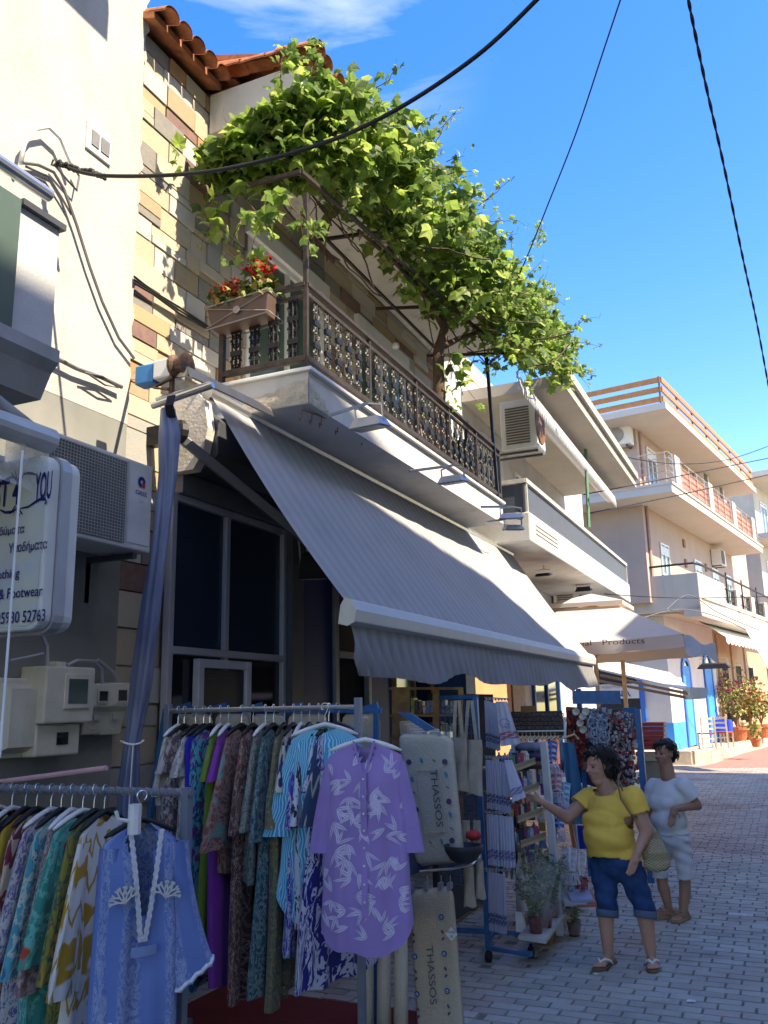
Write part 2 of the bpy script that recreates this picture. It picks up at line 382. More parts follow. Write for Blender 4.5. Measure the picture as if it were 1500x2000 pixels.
# shopfront: shutter box, frames, panes, panels
def quadpane(F, u0, u1, z0, z1, v, parent, mat, name='pane'):
    mm = MB(); mm.fbox(F, u0, u1, v-.012, v, z0, z1); return mm.build(name, mat, parent)
def frame_bars(F, parent, u0, u1, z0, z1, v, w, mat, d=.06, us=(), zs=(), name='frame', rail=None):
    mm = MB(); mm.fbox(F, u0, u0+w, v-d, v, z0, z1); mm.fbox(F, u1-w, u1, v-d, v, z0, z1); mm.fbox(F, u0+w, u1-w, v-d, v-.002, z1-w, z1); mm.fbox(F, u0+w, u1-w, v-d, v-.002, z0, z0+w)
    for k in us: mm.fbox(F, k-w/2, k+w/2, v-d, v-.004, z0+w, z1-w)
    for k in zs: mm.fbox(F, u0+w, u1-w, v-d, v+.006, k-w/2, k+w/2)
    return mm.build(name, mat, parent, bevel=.006)
m = MB(); prof = [(0.02, 4.0), (.30, 4.0), (.42, 3.88), (.42, 3.62), (.30, 3.52), (0.02, 3.52)]
m.prism([H.w(5.08, v, z) for v, z in prof], H.u*3.3); m.build('shutter_box', DARKGREY, house, bevel=.01)
m = MB(); m.prism([H.w(4.98, v, z) for v, z in [(.02, 4.1), (.28, 4.1), (.36, 4.02), (.40, 3.8), (.36, 3.62), (.28, 3.5), (.02, 3.5)]], H.u*.09); m.build('shutter_end_cap', CONC, house)
m = MB(); m.fbox(H, 5.05, 8.38, .0, .14, 3.36, 3.519); m.build('shutter_guide', M('mid_grey_metal', (.16, .165, .18), .45, .2), house, bevel=.008)
LAV = M('lilac_grey_frame', (.46, .46, .50), .4, .1, var=.05)
w1 = frame_bars(H, house, 5.0, 6.62, 0.1, 3.36, .10, .055, LAV, us=(5.72,), zs=(2.22,), name='shop_window')
for a, b in ((5.055, 5.69), (5.75, 6.565)):
    quadpane(H, a, b, 2.25, 3.30, .06, w1, GLASSB); quadpane(H, a, b, .16, 2.19, .06, w1, GLASS)
w2 = frame_bars(H, house, 5.32, 6.02, .12, 2.17, .135, .065, M('white_grey_frame', (.60, .60, .62), .4), name='small_window'); quadpane(H, 5.39, 5.95, .2, 2.1, .105, w2, M('blind_glass', (.05, .05, .055), .35))
m = MB(); m.fbox(H, 6.622, 6.82, 0, .16, 0, 3.36); m.build('grey_post', M('post_grey', (.10, .105, .12), .5, .1), house)
m = MB(); m.fbox(H, 6.822, 7.5, 0, .09, 0, 4.0); m.fbox(H, 8.3, 10.2, 0, .09, 0, 4.0); m.build('navy_panel', NAVY, house)
d = frame_bars(H, house, 7.5, 8.3, .05, 3.5, .13, .07, M('frame_grey_dark', (.22, .22, .26), .4, .1), zs=(2.3,), name='shop_door')
quadpane(H, 7.57, 8.23, 2.34, 3.43, .07, d, GLASS); quadpane(H, 7.57, 8.23, .12, 2.26, .07, d, DARKIN)
m = MB(); m.fbox(H, 10.2, 10.5, 0, .5, 0, 3.0); m.build('blue_pillar', BLUEP, house)
w3 = frame_bars(H, house, 8.9, 10.1, 1.0, 3.0, .13, .05, WOOD, us=(9.5,), name='wooden_shop_window')
quadpane(H, 8.95, 9.475, 1.05, 2.95, .10, w3, GLASSG); quadpane(H, 9.525, 10.05, 1.05, 2.95, .10, w3, GLASS)
# balcony
VB = 1.125; BU0, BU1 = 5.17, 10.0
m = MB(); m.fbox(H, BU0, BU1, .03, VB, 3.925, 4.165)
# broken plaster edge: facets on the near corner
m.build('balcony_slab', OLDWHITE, house)
m = MB(); m.grid(lambda a, b: H.w(BU0-.004-.018*math.sin(b*3.1)*abs(noise.noise(Vector((a*6, b*3, 1)))), .45+a*(VB-.45), 3.93+b*(.06+.13*a+.05*noise.noise(Vector((a*8, 2, 3))))), 14, 5)
m.grid(lambda a, b: H.w(BU0+a*.3, VB+.004+.015*math.sin(b*3.1)*abs(noise.noise(Vector((a*6, b*3, 5)))), 3.93+b*(.19-.14*a+.04*noise.noise(Vector((a*8, 7, 3))))), 10, 5)
m.build('bare_plaster_patch', M('bare_plaster', (.52, .46, .37), .95, var=.2, sc=14, bump=.8, bsc=50), house)
m = MB(); m.fbox(H, BU0-.03, BU1+.02, .03, VB+.035, 4.166, 4.196); m.build('marble_edge', MARBLE, house, bevel=.006)
rail = MB(); ZT = 4.85; v = VB-.02
def rb(a, b, w=.035, h=None): rail.bar(H.w(*a), H.w(*b), w, h)
rb((BU0, v, ZT), (BU1, v, ZT), .055, .035); rb((BU0, v, ZT-.075), (BU1, v, ZT-.075), .03); rb((BU0, v, 4.27), (BU1, v, 4.27), .045)
VI = H.onu(434, 700, BU0)[0]; rb((BU0, VI, ZT), (BU0, v, ZT), .055, .035); rb((BU0, VI, ZT-.09), (BU0, v, ZT-.09), .03); rb((BU0, VI, 4.27), (BU0, v, 4.27), .045)
rail = rail.build('balcony_railing', RUST, house, bevel=.004)
for k, uu in enumerate([BU0, 6.25, 7.3, 8.2, 9.1, BU1]):
    m = MB(); m.bar(H.w(uu, v, 4.17), H.w(uu, v, ZT+(.75 if k == 0 else 0)), .032); m.build('post', RUST, rail)
m = MB(); m.bar(H.w(BU0, VI, 4.17), H.w(BU0, VI, ZT), .04); m.build('post', RUST, rail)
def baluster():
    m = MB(); T = lambda pts, r=.009: m.tube(pts, r, 4)
    z0, z1 = 4.27, ZT-.08
    def V(x, z): return Vector((0, x, z0+(z1-z0)*z))
    for s in (-1, 1):
        T([V(s*.035, 0), V(s*.035, 1)], .008)
        for zc in (.17, .5, .83): 
            T([V(s*.035*math.cos(a), zc+.11*math.sin(a)) for a in [i*.55 for i in range(12)]], .008)
            T([V(s*(.02+.03*math.cos(a)), zc+.05*math.sin(a)) for a in [i*.8 for i in range(8)]], .007)
    T([V(0, 0), V(0, 1)], .012)
    for zc in (.3, .66): m.box(-.012, .012, -.045, .045, z0+(z1-z0)*zc-.02, z0+(z1-z0)*zc+.02)
    return m
bm0 = baluster(); t1 = bm0.build('b', BLACKI, base=(0, 0, 0)); bal_me = t1.data; bal_me.name = 'baluster'; bpy.data.objects.remove(t1)
def put_bal(p, rz):
    o = bpy.data.objects.new('baluster', bal_me); COL.objects.link(o); o.parent = rail; o.matrix_local = Matrix.Translation(p-ROOT[house.name])@Matrix.Rotation(rz, 4, 'Z')
n = 26
for i in range(n):
    uu = BU0+.16+(BU1-BU0-.3)*i/(n-1); put_bal(H.w(uu, v, 0), 0)
for i in range(4): put_bal(H.w(BU0, VI+(v-VI)*(i+.75)/4.4, 0), rad(90))
# balcony doors with curtains
for (a, b) in ((6.05, 7.5), (8.3, 9.7)):
    dr = frame_bars(H, house, a, b, 4.2, 6.0, .02, .06, WHITEM, us=((a+b)/2,), name='balcony_door')
    for q0, q1 in ((a+.06, (a+b)/2-.03), ((a+b)/2+.03, b-.06)): quadpane(H, q0, q1, 4.26, 5.94, -.015, dr, GLASSG)
    m = MB(); m.fbox(H, a-.05, b+.05, .0, .06, 6.0, 6.16); m.build('roller_box', WHITEM, dr)
# roof overhang, fascia and tiles
m = MB(); m.fbox(H, 5.42, U1+.1, .02, .92, 6.62, 7.0); m.build('roof_fascia', M('peeling_white', (.68, .66, .62), .9, var=.1, sc=3, dirt=.5), house)
m = MB(); m.prism([H.w(U0-.05, .14, 7.0), H.w(U0-.05, .14, 7.06), H.w(U0-.05, -4, 8.6), H.w(U0-.05, -4, 8.54)], H.u*.9)
m.prism([H.w(5.4, 1.0, 7.001), H.w(5.4, 1.0, 7.06), H.w(5.4, -4, 8.75), H.w(5.4, -4, 8.69)], H.u*5.8); m.build('roof', RTILE, house)
tl = MB()
for k in range(2):
    rr = .075 if k == 0 else .068
    tl.grid(lambda a, b: Vector((math.cos(math.pi*a)*(.082-.02*b), b*.40, math.sin(math.pi*a)*rr*.8-(.0 if k == 0 else .014))), 8, 2)
t2 = tl.build('tile_source', RTILE, base=(0, 0, 0), smooth=True, fixn=False); tile_me = t2.data; tile_me.name = 'roof_tile'; bpy.data.objects.remove(t2)
def tile(p, ang, tilt):
    o = bpy.data.objects.new('roof_tile', tile_me); COL.objects.link(o); o.parent = house
    o.matrix_local = Matrix.Translation(p-ROOT[house.name])@Matrix.Rotation(ang+R.uniform(-.06, .06), 4, 'Z')@Matrix.Rotation(tilt, 4, 'X')
for i in range(6):
    uu = U0+.02+i*.172
    for r_ in range(3): tile(H.w(uu, .26-r_*.33, 7.03+r_*.11), rad(90), .33)
for i in range(24):
    uu = 5.55+i*.24
    for r_ in range(3): tile(H.w(uu, 1.1-r_*.33, 7.03+r_*.115), rad(90), .33)
for i in range(6):                                       # verge tiles stepping up the near edge of the overhang
    tile(H.w(5.40, 1.12-i*.25, 7.05+i*.03), rad(90), .16)
for i in range(5): tile(H.w(U0+.9, 1.0-i*.22+.1, 7.03+i*.05), rad(90), .2)
# ---------------------------------------------------------------- left white house
LH = thing('white_plaster_house', (-4, 1, 0), 'white rendered house at the left edge with a parapet balcony and vent grille', 'house')
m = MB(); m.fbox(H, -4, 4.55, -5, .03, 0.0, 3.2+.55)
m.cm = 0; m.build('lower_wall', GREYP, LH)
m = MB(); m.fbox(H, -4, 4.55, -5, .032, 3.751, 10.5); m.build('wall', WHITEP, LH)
m = MB()
for i in range(26):                                      # ragged paint edge against the stone
    z = 3.8+i*.24+R.uniform(-.05, .05); m.add([H.w(4.548, .034, z), H.w(4.56+R.uniform(.0, .035), .034, z+.08), H.w(4.548, .034, z+.2)], [(0, 1, 2)])
m.build('ragged_render_edge', WHITEP, LH, kind='stuff')
m = MB(); m.fbox(H, -3, 3.13, .75-.12, .75, 3.62, 4.30); m.fbox(H, -3, 3.13, .035, .629, 3.62, 3.7)
m.build('balcony_parapet', M('grey_white_render', (.50, .50, .49), .85, var=.06, sc=3, bump=.3), LH)
m = MB(); m.fbox(H, 2.86, 3.15, .60, .78, 4.301, 4.335); m.build('parapet_coping', DARKGREY, LH)
m = MB(); m.prism([H.w(-3, a, z) for a, z in [(.035, 3.619), (.79, 3.619), (.79, 3.55), (.74, 3.5), (.68, 3.37), (.035, 3.37)]], H.u*6.15); m.build('balcony_slab', M('slab_grey', (.33, .33, .34), .8, var=.1, dirt=.3), LH)
m = MB(); m.fbox(H, -3, 2.85, .755, .775, 3.6, 4.32); m.build('glass_panel', GLASSG, LH)
m = MB(); m.tube([H.w(-3, .80, 4.42), H.w(3.0, .80, 4.42)], .035, 12); m.build('handrail', STEEL, LH, smooth=False)
m = MB(); m.fbox(H, -3, 3.9, .03, 1.5, 8.3, 8.55); m.fbox(H, -3, 2.7, .03, 1.2, 7.35, 7.55); m.build('roof_slab', WHITEP, LH)
u_, z_ = H.on(168, 238, .03); u2, z2 = H.on(213, 326, .03)
vent = MB(); vent.fbox(H, u_, u2, .033, .05, z2, z_+.02); vent = vent.build('vent', WHITEM, LH, bevel=.004)
for a, b in ((u_+.04, (u_+u2)/2-.01), ((u_+u2)/2+.01, u2-.03)):
    m = MB()
    for i in range(12):
        z = z2+.05+i*(z_-z2-.09)/12; m.fbox(H, a, b, .05, .058, z, z+.012)
    m.fbox(H, a, b, .049, .052, z2+.05, z_-.04); m.build('vent_grille', M('vent_grey', (.30, .30, .31), .6), vent)
# ---------------------------------------------------------------- neighbour house
N = Frame(-4.12, 0, 0); NB = thing('white_balcony_house', (-4.1, 16, 0), 'white two storey house with a long glass railed balcony beyond the stone house', 'house')
m = MB(); m.fbox(N, 11.05, 21.5, -7, 0, 0, 7.0); m.build('wall', OLDWHITE, NB)
m = MB(); m.fbox(N, 11.3, 19.8, .01, 1.24, 3.93, 4.34); m.build('balcony_slab', OLDWHITE, NB, bevel=.02)
m = MB()
for a in (0, .06, .12): m.fbox(N, 11.6, 12.9, 1.245, 1.25, 4.08+a, 4.10+a)
m.build('drip_lines', CONC, NB)
m = MB(); m.fbox(N, 11.3, 19.7, 1.16, 1.19, 4.36, 4.74); m.fbox(N, 11.32, 11.35, .1, 1.15, 4.36, 4.74)
m.build('tinted_rail_panel', M('grey_tint', (.09, .10, .12), .6, var=.06), NB)
m = MB(); m.bar(N.w(11.3, 1.2, 4.78), N.w(19.8, 1.2, 4.78), .05, .06); m.bar(N.w(11.32, .05, 4.78), N.w(11.32, 1.2, 4.78), .05, .06)
for i in (0, 11): m.bar(N.w(11.35+i*.765, 1.2, 4.34), N.w(11.35+i*.765, 1.2, 4.78), .03)
m.build('balcony_railing', M('rail_ivory', (.6, .56, .5), .6, var=.2, sc=10), NB)
m = MB(); m.fbox(N, 12.3, 19.4, .01, 1.62, 6.42, 6.6); m.fbox(N, 10.8, 21.6, -7, .009, 7.001, 7.3); m.fbox(N, 12.3, 19.4, 1.45, 1.68, 6.601, 6.75)
m.build('roof_slab', CREAMP, NB)
m = MB(); m.tube([N.w(12.5, 1.05, 6.2), N.w(19.2, 1.05, 6.2)], .09, 10); sc = m.build('rolled_awning', WHITEM, NB)
SA = [N.on(1008, 742, 1.5), N.on(1202, 982, 1.5)]; SU = lambda k: SA[0][0]+(SA[1][0]-SA[0][0])*k; SZ = lambda k: SA[0][1]+(SA[1][1]-SA[0][1])*k
m = MB()
for i in range(68):
    k = i/68; a = SU(k); b_ = SU(k+.86/68); z = SZ(k); m.add([N.w(a, 1.5, z+.12), N.w(b_, 1.5, z+.12), N.w(b_, 1.52, z-.02), N.w((a+b_)/2, 1.52, z-.13), N.w(a, 1.52, z-.02)], [(0, 1, 2, 3, 4)])
m.build('scalloped_valance', M('valance_grey', (.5, .5, .5), .8), sc)
m = MB(); m.fbox(N, 13.2, 14.4, .0, .03, 4.4, 6.2); m.build('wall_panel', M('panel_w', (.66, .66, .62), .7), NB)
for (a, b) in ((15.2, 16.4), (17.4, 18.6)):
    w = frame_bars(N, NB, a, b, 4.36, 6.0, .03, .06, WHITEM, us=((a+b)/2,), name='balcony_door'); quadpane(N, a+.06, b-.06, 4.42, 5.94, .0, w, GLASS)
m = MB(); m.fbox(N, 11.6, 14.1, .003, .05, 0.0, 3.3); m.build('peach_panel', M('peach_wall', (.62, .33, .17), .85, var=.1, sc=3), NB)
m = MB(); m.fbox(N, 14.15, 14.9, .003, .07, 0.0, 3.1); m.build('old_wooden_door', WOOD, NB)
w = frame_bars(N, NB, 15.6, 17.6, .4, 2.7, .06, .08, BLUEP, us=(16.6,), name='shop_window'); quadpane(N, 15.68, 17.52, .48, 2.62, .02, w, GLASS)
# ---------------------------------------------------------------- pink apartment house over the cafe
PK = Frame(-3.162, 28.365, 9.2)
PB = thing('pink_apartment_house', (-3.1, 34, 0), 'pink three storey apartment house with long overhanging balconies and wooden roof rail', 'apartment house')
m = MB(); m.fbox(PK, -1.3, 14.0, -9, 0, 4.7, 10.15); m.build('wall', PINKP, PB)
UE = 10.9
m = MB(); m.fbox(PK, -2.7, UE-.5, -9.5, 1.35, 10.151, 10.35); m.build('roof_slab', SOFF, PB)
m = MB(); m.fbox(PK, -2.5, UE, -9.5, 1.25, 7.7, 7.93); m.fbox(PK, -2.53, UE+.03, -9.5, 1.29, 7.931, 8.0); m.build('upper_balcony_slab', SOFF, PB)
m = MB(); m.fbox(PK, -.9, UE+1, .01, 1.35, 4.55, 4.75)
m.build('lower_balcony_slab', CREAMP, PB)
m = MB(); m.fbox(PK, -.9, 2.3, 1.2, 1.4, 4.751, 5.5); m.fbox(PK, -1.1, -.901, -3.5, 1.4, 4.4, 5.5); m.fbox(PK, -1.1, 12, .9, 1.41, 4.2, 4.549)
for a in (4.1, 6.6, 9.1, 11.4): m.fbox(PK, a, a+.55, 1.2, 1.4, 4.751, 5.5)
m.fbox(PK, 2.3, 12, 1.25, 1.38, 4.751, 4.9); m.build('balcony_parapet', CREAMP, PB, bevel=.02)
m = MB(); pts = [PK.w(-1.1, -3, 5.75), PK.w(-1.1, .8, 5.78), PK.w(-.95, 1.25, 5.8), PK.w(-.4, 1.35, 5.8), PK.w(12, 1.35, 5.78)]; m.tube(pts, .035, 6)
for a in (2.9, 5.3, 7.9, 10.4):
    m.tube([PK.w(a, 1.35, 4.9), PK.w(a, 1.35, 5.95)], .025, 5)
for a, b in ((2.3, 4.1), (4.65, 6.6), (7.15, 9.1), (9.65, 11.4)):
    m.bar(PK.w(a, 1.3, 5.4), PK.w(b, 1.3, 5.4), .04); m.bar(PK.w(a, 1.3, 5.05), PK.w(b, 1.3, 5.05), .04)
    k = 8
    for i in range(k+1): m.bar(PK.w(a+(b-a)*i/k, 1.3, 4.9), PK.w(a+(b-a)*i/k, 1.3, 5.4), .025)
m.build('black_railing', BLACKI, PB)
def planrail(name, z, u0, u1, v0, v1, mat, zs, postmat):
    for zz in zs:
        m = MB(); m.bar(PK.w(u0, v1, zz), PK.w(u1, v1, zz), .05, .16); m.bar(PK.w(u0, v0, zz), PK.w(u0, v1-.03, zz), .05, .16); m.build(name, mat, PB)
    k = 7
    for i in range(k+1): m = MB(); m.bar(PK.w(u0+(u1-u0)*i/k, v1-.06, z), PK.w(u0+(u1-u0)*i/k, v1-.06, zs[-1]+.1), .05); m.build('rail_post', postmat, PB)
    for i in range(1, 4): m = MB(); m.bar(PK.w(u0+.06, v1-(v1-v0)*i/3.2, z), PK.w(u0+.06, v1-(v1-v0)*i/3.2, zs[-1]+.1), .05); m.build('rail_post', postmat, PB)
ORW = M('orange_wood_rail', (.50, .20, .07), .6, var=.15)
planrail('roof_rail_board', 10.35, -2.6, UE-.6, -6.5, 1.25, ORW, (10.5, 10.8, 11.1), M('brown_post', (.12, .08, .06), .6))
# upper balcony railing with orange panels and white posts
for a in (-1.9, 2.2, 5.7, 9.2): m = MB(); m.fbox(PK, a, a+.55, 1.08, 1.26, 8.001, 8.95); m.build('white_pillar', CREAMP, PB)
for i, (a, b) in enumerate(((-1.35, 2.2), (2.75, 5.7), (6.25, 9.2))):
    m = MB(); m.fbox(PK, a, b, 1.15, 1.17, 8.05, 8.75); m.build('orange_railing_panel', M('orange_panel', (.50, .19, .12), .6), PB)
m = MB()
for zz in (8.15, 8.35, 8.55, 8.75, 8.93): m.tube([PK.w(-2.4, -8, zz), PK.w(-2.4, 1.2, zz), PK.w(UE-.1, 1.2, zz)], .016, 5)
for i in range(9): m.tube([PK.w(-2.4, 1.1-i, 8.0), PK.w(-2.4, 1.1-i, 8.95)], .02, 5)
for i in range(14): m.tube([PK.w(-2+i*.95, 1.2, 8.0), PK.w(-2+i*.95, 1.2, 8.95)], .02, 5)
m.build('balcony_railing', M('rail_pale_metal', (.45, .38, .33), .5, .3), PB)
def pwin(u0, u1, z0, z1, shut=.35, F=PK, par=PB, v=0.0):
    w = frame_bars(F, par, u0, u1, z0, z1, v+.05, .06, WHITEM, us=((u0+u1)/2,), name='window', d=.045); quadpane(F, u0+.06, u1-.06, z0+.06, z1-.06, v+.02, w, GLASSG)
    m = MB()
    n = int(shut*14)
    for i in range(n): zz = z1-.1-(i+1)*.07; m.fbox(F, u0+.06, u1-.06, v+.021, v+.04, zz, zz+.062)
    if n: m.build('roller_shutter', WHITEM, w)
for a in (.2, 4.4, 7.0, 9.2): pwin(a, a+.95, 5.7 if a < 1 else 4.9, 6.75)
for a in (-.4, 3.4, 6.4, 9.0): pwin(a, a+1.0, 8.05, 9.8)
m = MB()
for a, z in ((3.1, 6.3), (3.1, 7.0), (6.0, 6.5)): m.fbox(PK, a, a+.22, .001, .05, z, z+.28)
m.build('small_vents', M('vent_brown', (.28, .16, .11), .8), PB)
m = MB(); m.tube([PK.w(-1.0, .05, 4.8), PK.w(-1.0, .05, 10.1)], .05, 6); m.build('drain_pipe', M('pipe_pink', (.45, .3, .24), .7), PB)
# end face shutters of the pink house
m = MB(); m.fbox(PK, -1.36, -1.301, -3.3, -2.6, 8.3, 9.5); m.fbox(PK, -1.36, -1.301, -4.2, -3.5, 5.4, 6.6); m.build('side_window', GLASSG, PB)
# ---------------------------------------------------------------- cafe on the ground floor
CF_ = thing('white_blue_cafe', (-3.1, 29, 0), 'white cafe front with bright blue dado, arches and door under the pink house', 'cafe')
m = MB(); m.fbox(PK, 0, 6.2, -8, -.02, .3, 4.39); m.build('wall', CAFEW, CF_)
m = MB(); m.fbox(PK, 6.21, 16, -8, -.02, .3, 4.39); m.build('ochre_wall', OCHRE, CF_)
m = MB(); m.fbox(PK, -.03, -.001, -.75, .01, .35, 1.15); m.fbox(PK, 0, 1.3, -.019, .01, .35, 1.15); m.build('blue_dado', CAFEB, CF_)
m = MB(); m.fbox(PK, -.4, 16, -8, .5, 4.395, 4.54); m.build('canopy_slab', CREAMP, CF_)
def arch(F, uc, w, z0, zs, v, parent, name, mat, th=.16, on_u=None, n=10):
    def P(a, z, d): return F.w(a, v+d, z) if on_u is None else F.w(on_u-d, a, z)
    out = [(uc-w/2, z0), (uc-w/2, zs)]+[(uc-w/2*math.cos(math.pi*i/n), zs+w/2*math.sin(math.pi*i/n)) for i in range(1, n)]+[(uc+w/2, zs), (uc+w/2, z0)]
    wi = w-2*th; inn = [(uc-wi/2, z0), (uc-wi/2, zs)]+[(uc-wi/2*math.cos(math.pi*i/n), zs+wi/2*math.sin(math.pi*i/n)) for i in range(1, n)]+[(uc+wi/2, zs), (uc+wi/2, z0)]
    m = MB(); k = len(out)
    for i in range(k-1):
        m.hexa([P(*out[i], 0), P(*out[i+1], 0), P(*inn[i+1], 0), P(*inn[i], 0), P(*out[i], .06), P(*out[i+1], .06), P(*inn[i+1], .06), P(*inn[i], .06)])
    f = m.build(name, mat, parent)
    m = MB(); m.prism([P(a, z, .012) for a, z in inn], (P(uc, z0, .02)-P(uc, z0, .012))); m.build('pane', GLASS, f); return f
arch(PK, 1.95, 1.05, .35, 2.7, -.018, CF_, 'blue_door', CAFEB2)
arch(PK, 4.9, 1.2, .35, 2.9, -.018, CF_, 'blue_arch_door', CAFEB2)
m = MB(); m.fbox(PK, 1.55, 2.35, -.015, .03, .4, 2.9); m.build('blue_door_leaf', CAFEB, CF_)
m = MB(); m.fbox(PK, 4.5, 5.3, -.015, .03, .4, 3.0); m.build('blue_door_leaf', CAFEB, CF_)
arch(PK, -1.95, 2.3, .35, 2.1, 0, CF_, 'arched_shop_window', CAFEB2, .14, on_u=-.002)
m = MB(); m.fbox(PK, -.09, -.065, -2.95, -.95, 1.9, 2.35); sg = m.build('sign_board', CAFEW, CF_)
MNAVY = M('sign_navy', (.02, .03, .16), .6)
text('MARINA', PK.w(-.10, -1.85, 1.96), PK.v, (0, 0, 1), .2, MNAVY, sg, width=1.25)
text('TABEPNA', PK.w(-.10, -1.85, 2.22), PK.v, (0, 0, 1), .09, M('sign_grey', (.25, .25, .28), .6), sg, width=.8)
for i in range(9):
    m = MB(); m.fbox(PK, -.06, -.03, -2.9+i*.22, -2.74+i*.22, .6+.25*(i % 3), .95+.25*(i % 3)); m.build('poster', M('poster_%d' % i, R.choice([(.5, .2, .15), (.6, .55, .2), (.2, .35, .25), (.6, .55, .5)]), .6, var=.5, sc=16), CF_)
for a in (6.9, 9.2, 11.6):
    w = frame_bars(PK, CF_, a, a+1.2, .9, 3.2, .03, .1, M('pale_stone_frame', (.5, .38, .26), .85), name='window'); quadpane(PK, a+.1, a+1.1, 1.0, 3.1, .0, w, GLASS)
    m = MB()
    for i in range(7): m.tube([PK.w(a+.2+i*.13, .04, 1), PK.w(a+.2+i*.13, .04, 3.1)], .012, 4)
    m.build('window_bars', BLACKI, w)
    m = MB(); m.fbox(PK, a-.4, a-.15, -.02, .05, .35, 4.2); m.build('pilaster', OCHRE, CF_)
for z in (1.9, 2.1):
    for a in (1.2, 2.7, 3.9, 5.8): m = MB(); m.fbox(PK, a-.1, a+.1, .0, .015, z, z+.14); m.build('wall_notice', M('notice', (.6, .6, .6), .6, var=.4, sc=40), CF_)
# far house at the right edge
FB = thing('far_cream_house', (3, 46, 0), 'pale cream apartment house at the far right edge beyond the pink house', 'house')
F3 = Frame(-.35, 45.2, 13)
m = MB(); m.fbox(F3, 0, 14, -9, 0, 0, 12.2); m.build('wall', CREAMP, FB)
m = MB()
for z in (9.2, 6.2, 3.4, 12.201): m.fbox(F3, -1, 14, .005, 1.2, z, z+.25)
m.build('balcony_slab', SOFF, FB)
m = MB()
for z in (9.2, 6.2, 3.4):
    m.bar(F3.w(-1, 1.1, z+1.1), F3.w(14, 1.1, z+1.1), .05)
    for i in range(40): m.bar(F3.w(-1+i*.35, 1.1, z+.25), F3.w(-1+i*.35, 1.1, z+1.1), .025)
m.build('balcony_railing', BLACKI, FB)
for z in (3.8, 6.5, 9.5):
    for a in (1, 4.5, 8): pwin(a, a+1.2, z, z+1.9, .2, F3, FB)
# house across the street, out of frame, whose roof line shades the lane
OH = thing('opposite_house', (7, 5, 0), 'tall plain house across the lane with a stepped roof line', 'house')
m = MB(); prof = [(-14, 0), (-14, 13.85), (3.4, 13.85), (8.0, 12.7), (9.5, 11.3), (10.3, 10.8), (12.3, 10.8), (12.7, 11.6), (22.7, 11.6), (22.7, 0)]
m.prism([Vector((5, a, z)) for a, z in prof], (7, 0, 0)); m.build('wall', CREAMP, OH)
OF = Frame(5, 0, 0)
for z in (1, 4, 7):
    for a in (-2, 2, 6, 10, 14, 18): 
        m = MB(); m.box(4.96, 4.999, a, a+1.1, z, z+1.7); m.build('window', GLASSG, OH)
# ---------------------------------------------------------------- raised pavement and red carpet paving
m = MB(); K0 = [(-9, 27.2), (-2.6, 27.4), (-2.2, 28.2), (-1.7, 32.8), (-.9, 38), (1, 50), (-9, 60)]
m.prism([Vector((a, b, -.004)) for a, b in K0], (0, 0, .354)); kb = m.build('raised_pavement', M('limestone_pavement', (.50, .42, .32), .9, var=.15, sc=3, bump=.4, bsc=20), base=(-4, 30, 0)); tag(kb, 'stone edged raised pavement in front of the cafe', kind='structure')
KS = M('kerb_stone', (.46, .39, .29), .9, var=.25, sc=7, bump=.6, bsc=25)
for (a, b) in zip(K0[1:-2], K0[2:-1]):
    A = Vector((*a, 0)); B = Vector((*b, 0)); L = (B-A).length; n = max(1, int(L/.8)); dd = (B-A)/n
    for i in range(n):
        m = MB(); m.bar(A+dd*(i+.015)+Vector((0, 0, .18)), A+dd*(i+.985)+Vector((0, 0, .18)), .12, R.uniform(.36, .42)); m.build('kerb_stone', KS, kb, bevel=.02)
for i in range(7):
    m = MB(); m.bar((-8.9+i*.9+.02, 27.28, .18), (-8.9+(i+1)*.9-.02, 27.3, .18), .12, R.uniform(.36, .42)); m.build('kerb_stone', KS, kb, bevel=.02)
m = MB(); m.prism([Vector((*p, -.003)) for p in [(-2.5, 25.9), (-.6, 26.4), (4, 38), (6, 60), (1.2, 50), (-.75, 38), (-1.55, 32.8), (-2.05, 28.1)]], (0, 0, .007)); tag(m.build('red_paving', M('red_paving_mat', (.42, .17, .14), .9, var=.12, sc=8)), 'strip of red paving along the raised pavement', kind='structure')
# ---------------------------------------------------------------- striped awning
AY0, AY1 = 4.70, 12.1; AT = (-3.37, 3.90); AB = (-2.34, 2.40)
def awnmat(name, a, b, valance=False):
    t = NT(name); c = t.coord('UV'); sp = t.n('ShaderNodeSeparateXYZ'); t.l(c, sp.inputs[0])
    w = t.math('FRACT', t.math('MULTIPLY', sp.outputs[0], 1/.16)); w2 = t.math('FRACT', t.math('MULTIPLY', sp.outputs[0], 1/.0231))
    s1 = t.ramp(t.math('ABSOLUTE', t.math('SUBTRACT', w, .5)), .16, .30); s2 = t.ramp(t.math('ABSOLUTE', t.math('SUBTRACT', w2, .5)), .3, .4, 0, .05)
    k = t.mix(t.math('MAXIMUM', t.math('MULTIPLY', s1, .8), s2), a, b); n = t.noise(c, 3, 5)
    k = t.mix(t.ramp(n, .5, .8, 0, .2), k, (.13, .125, .12)); fw = t.noise(c, 400, 2); t.bump(fw, .1, .001)
    m = t.fin(k, .85, 0, .15); return m
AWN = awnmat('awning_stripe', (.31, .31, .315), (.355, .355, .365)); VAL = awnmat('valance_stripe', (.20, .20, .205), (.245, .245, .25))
aw = thing('striped_awning', (-3.37, 8.4, 3.9), 'large grey striped awning sloping down from the balcony over the shopfront', 'awning')
m = MB()
def awp(a, b):
    y = AY0+(AY1-AY0)*a; x = AT[0]+(AB[0]-AT[0])*b; z = AT[1]+(AB[1]-AT[1])*b-(.035+.018*math.cos(a*12.5))*math.sin(math.pi*b)+.010*noise.noise(Vector((a*26, b*1.2, 0)))+.004*math.sin(a*90)
    return Vector((x, y, z))
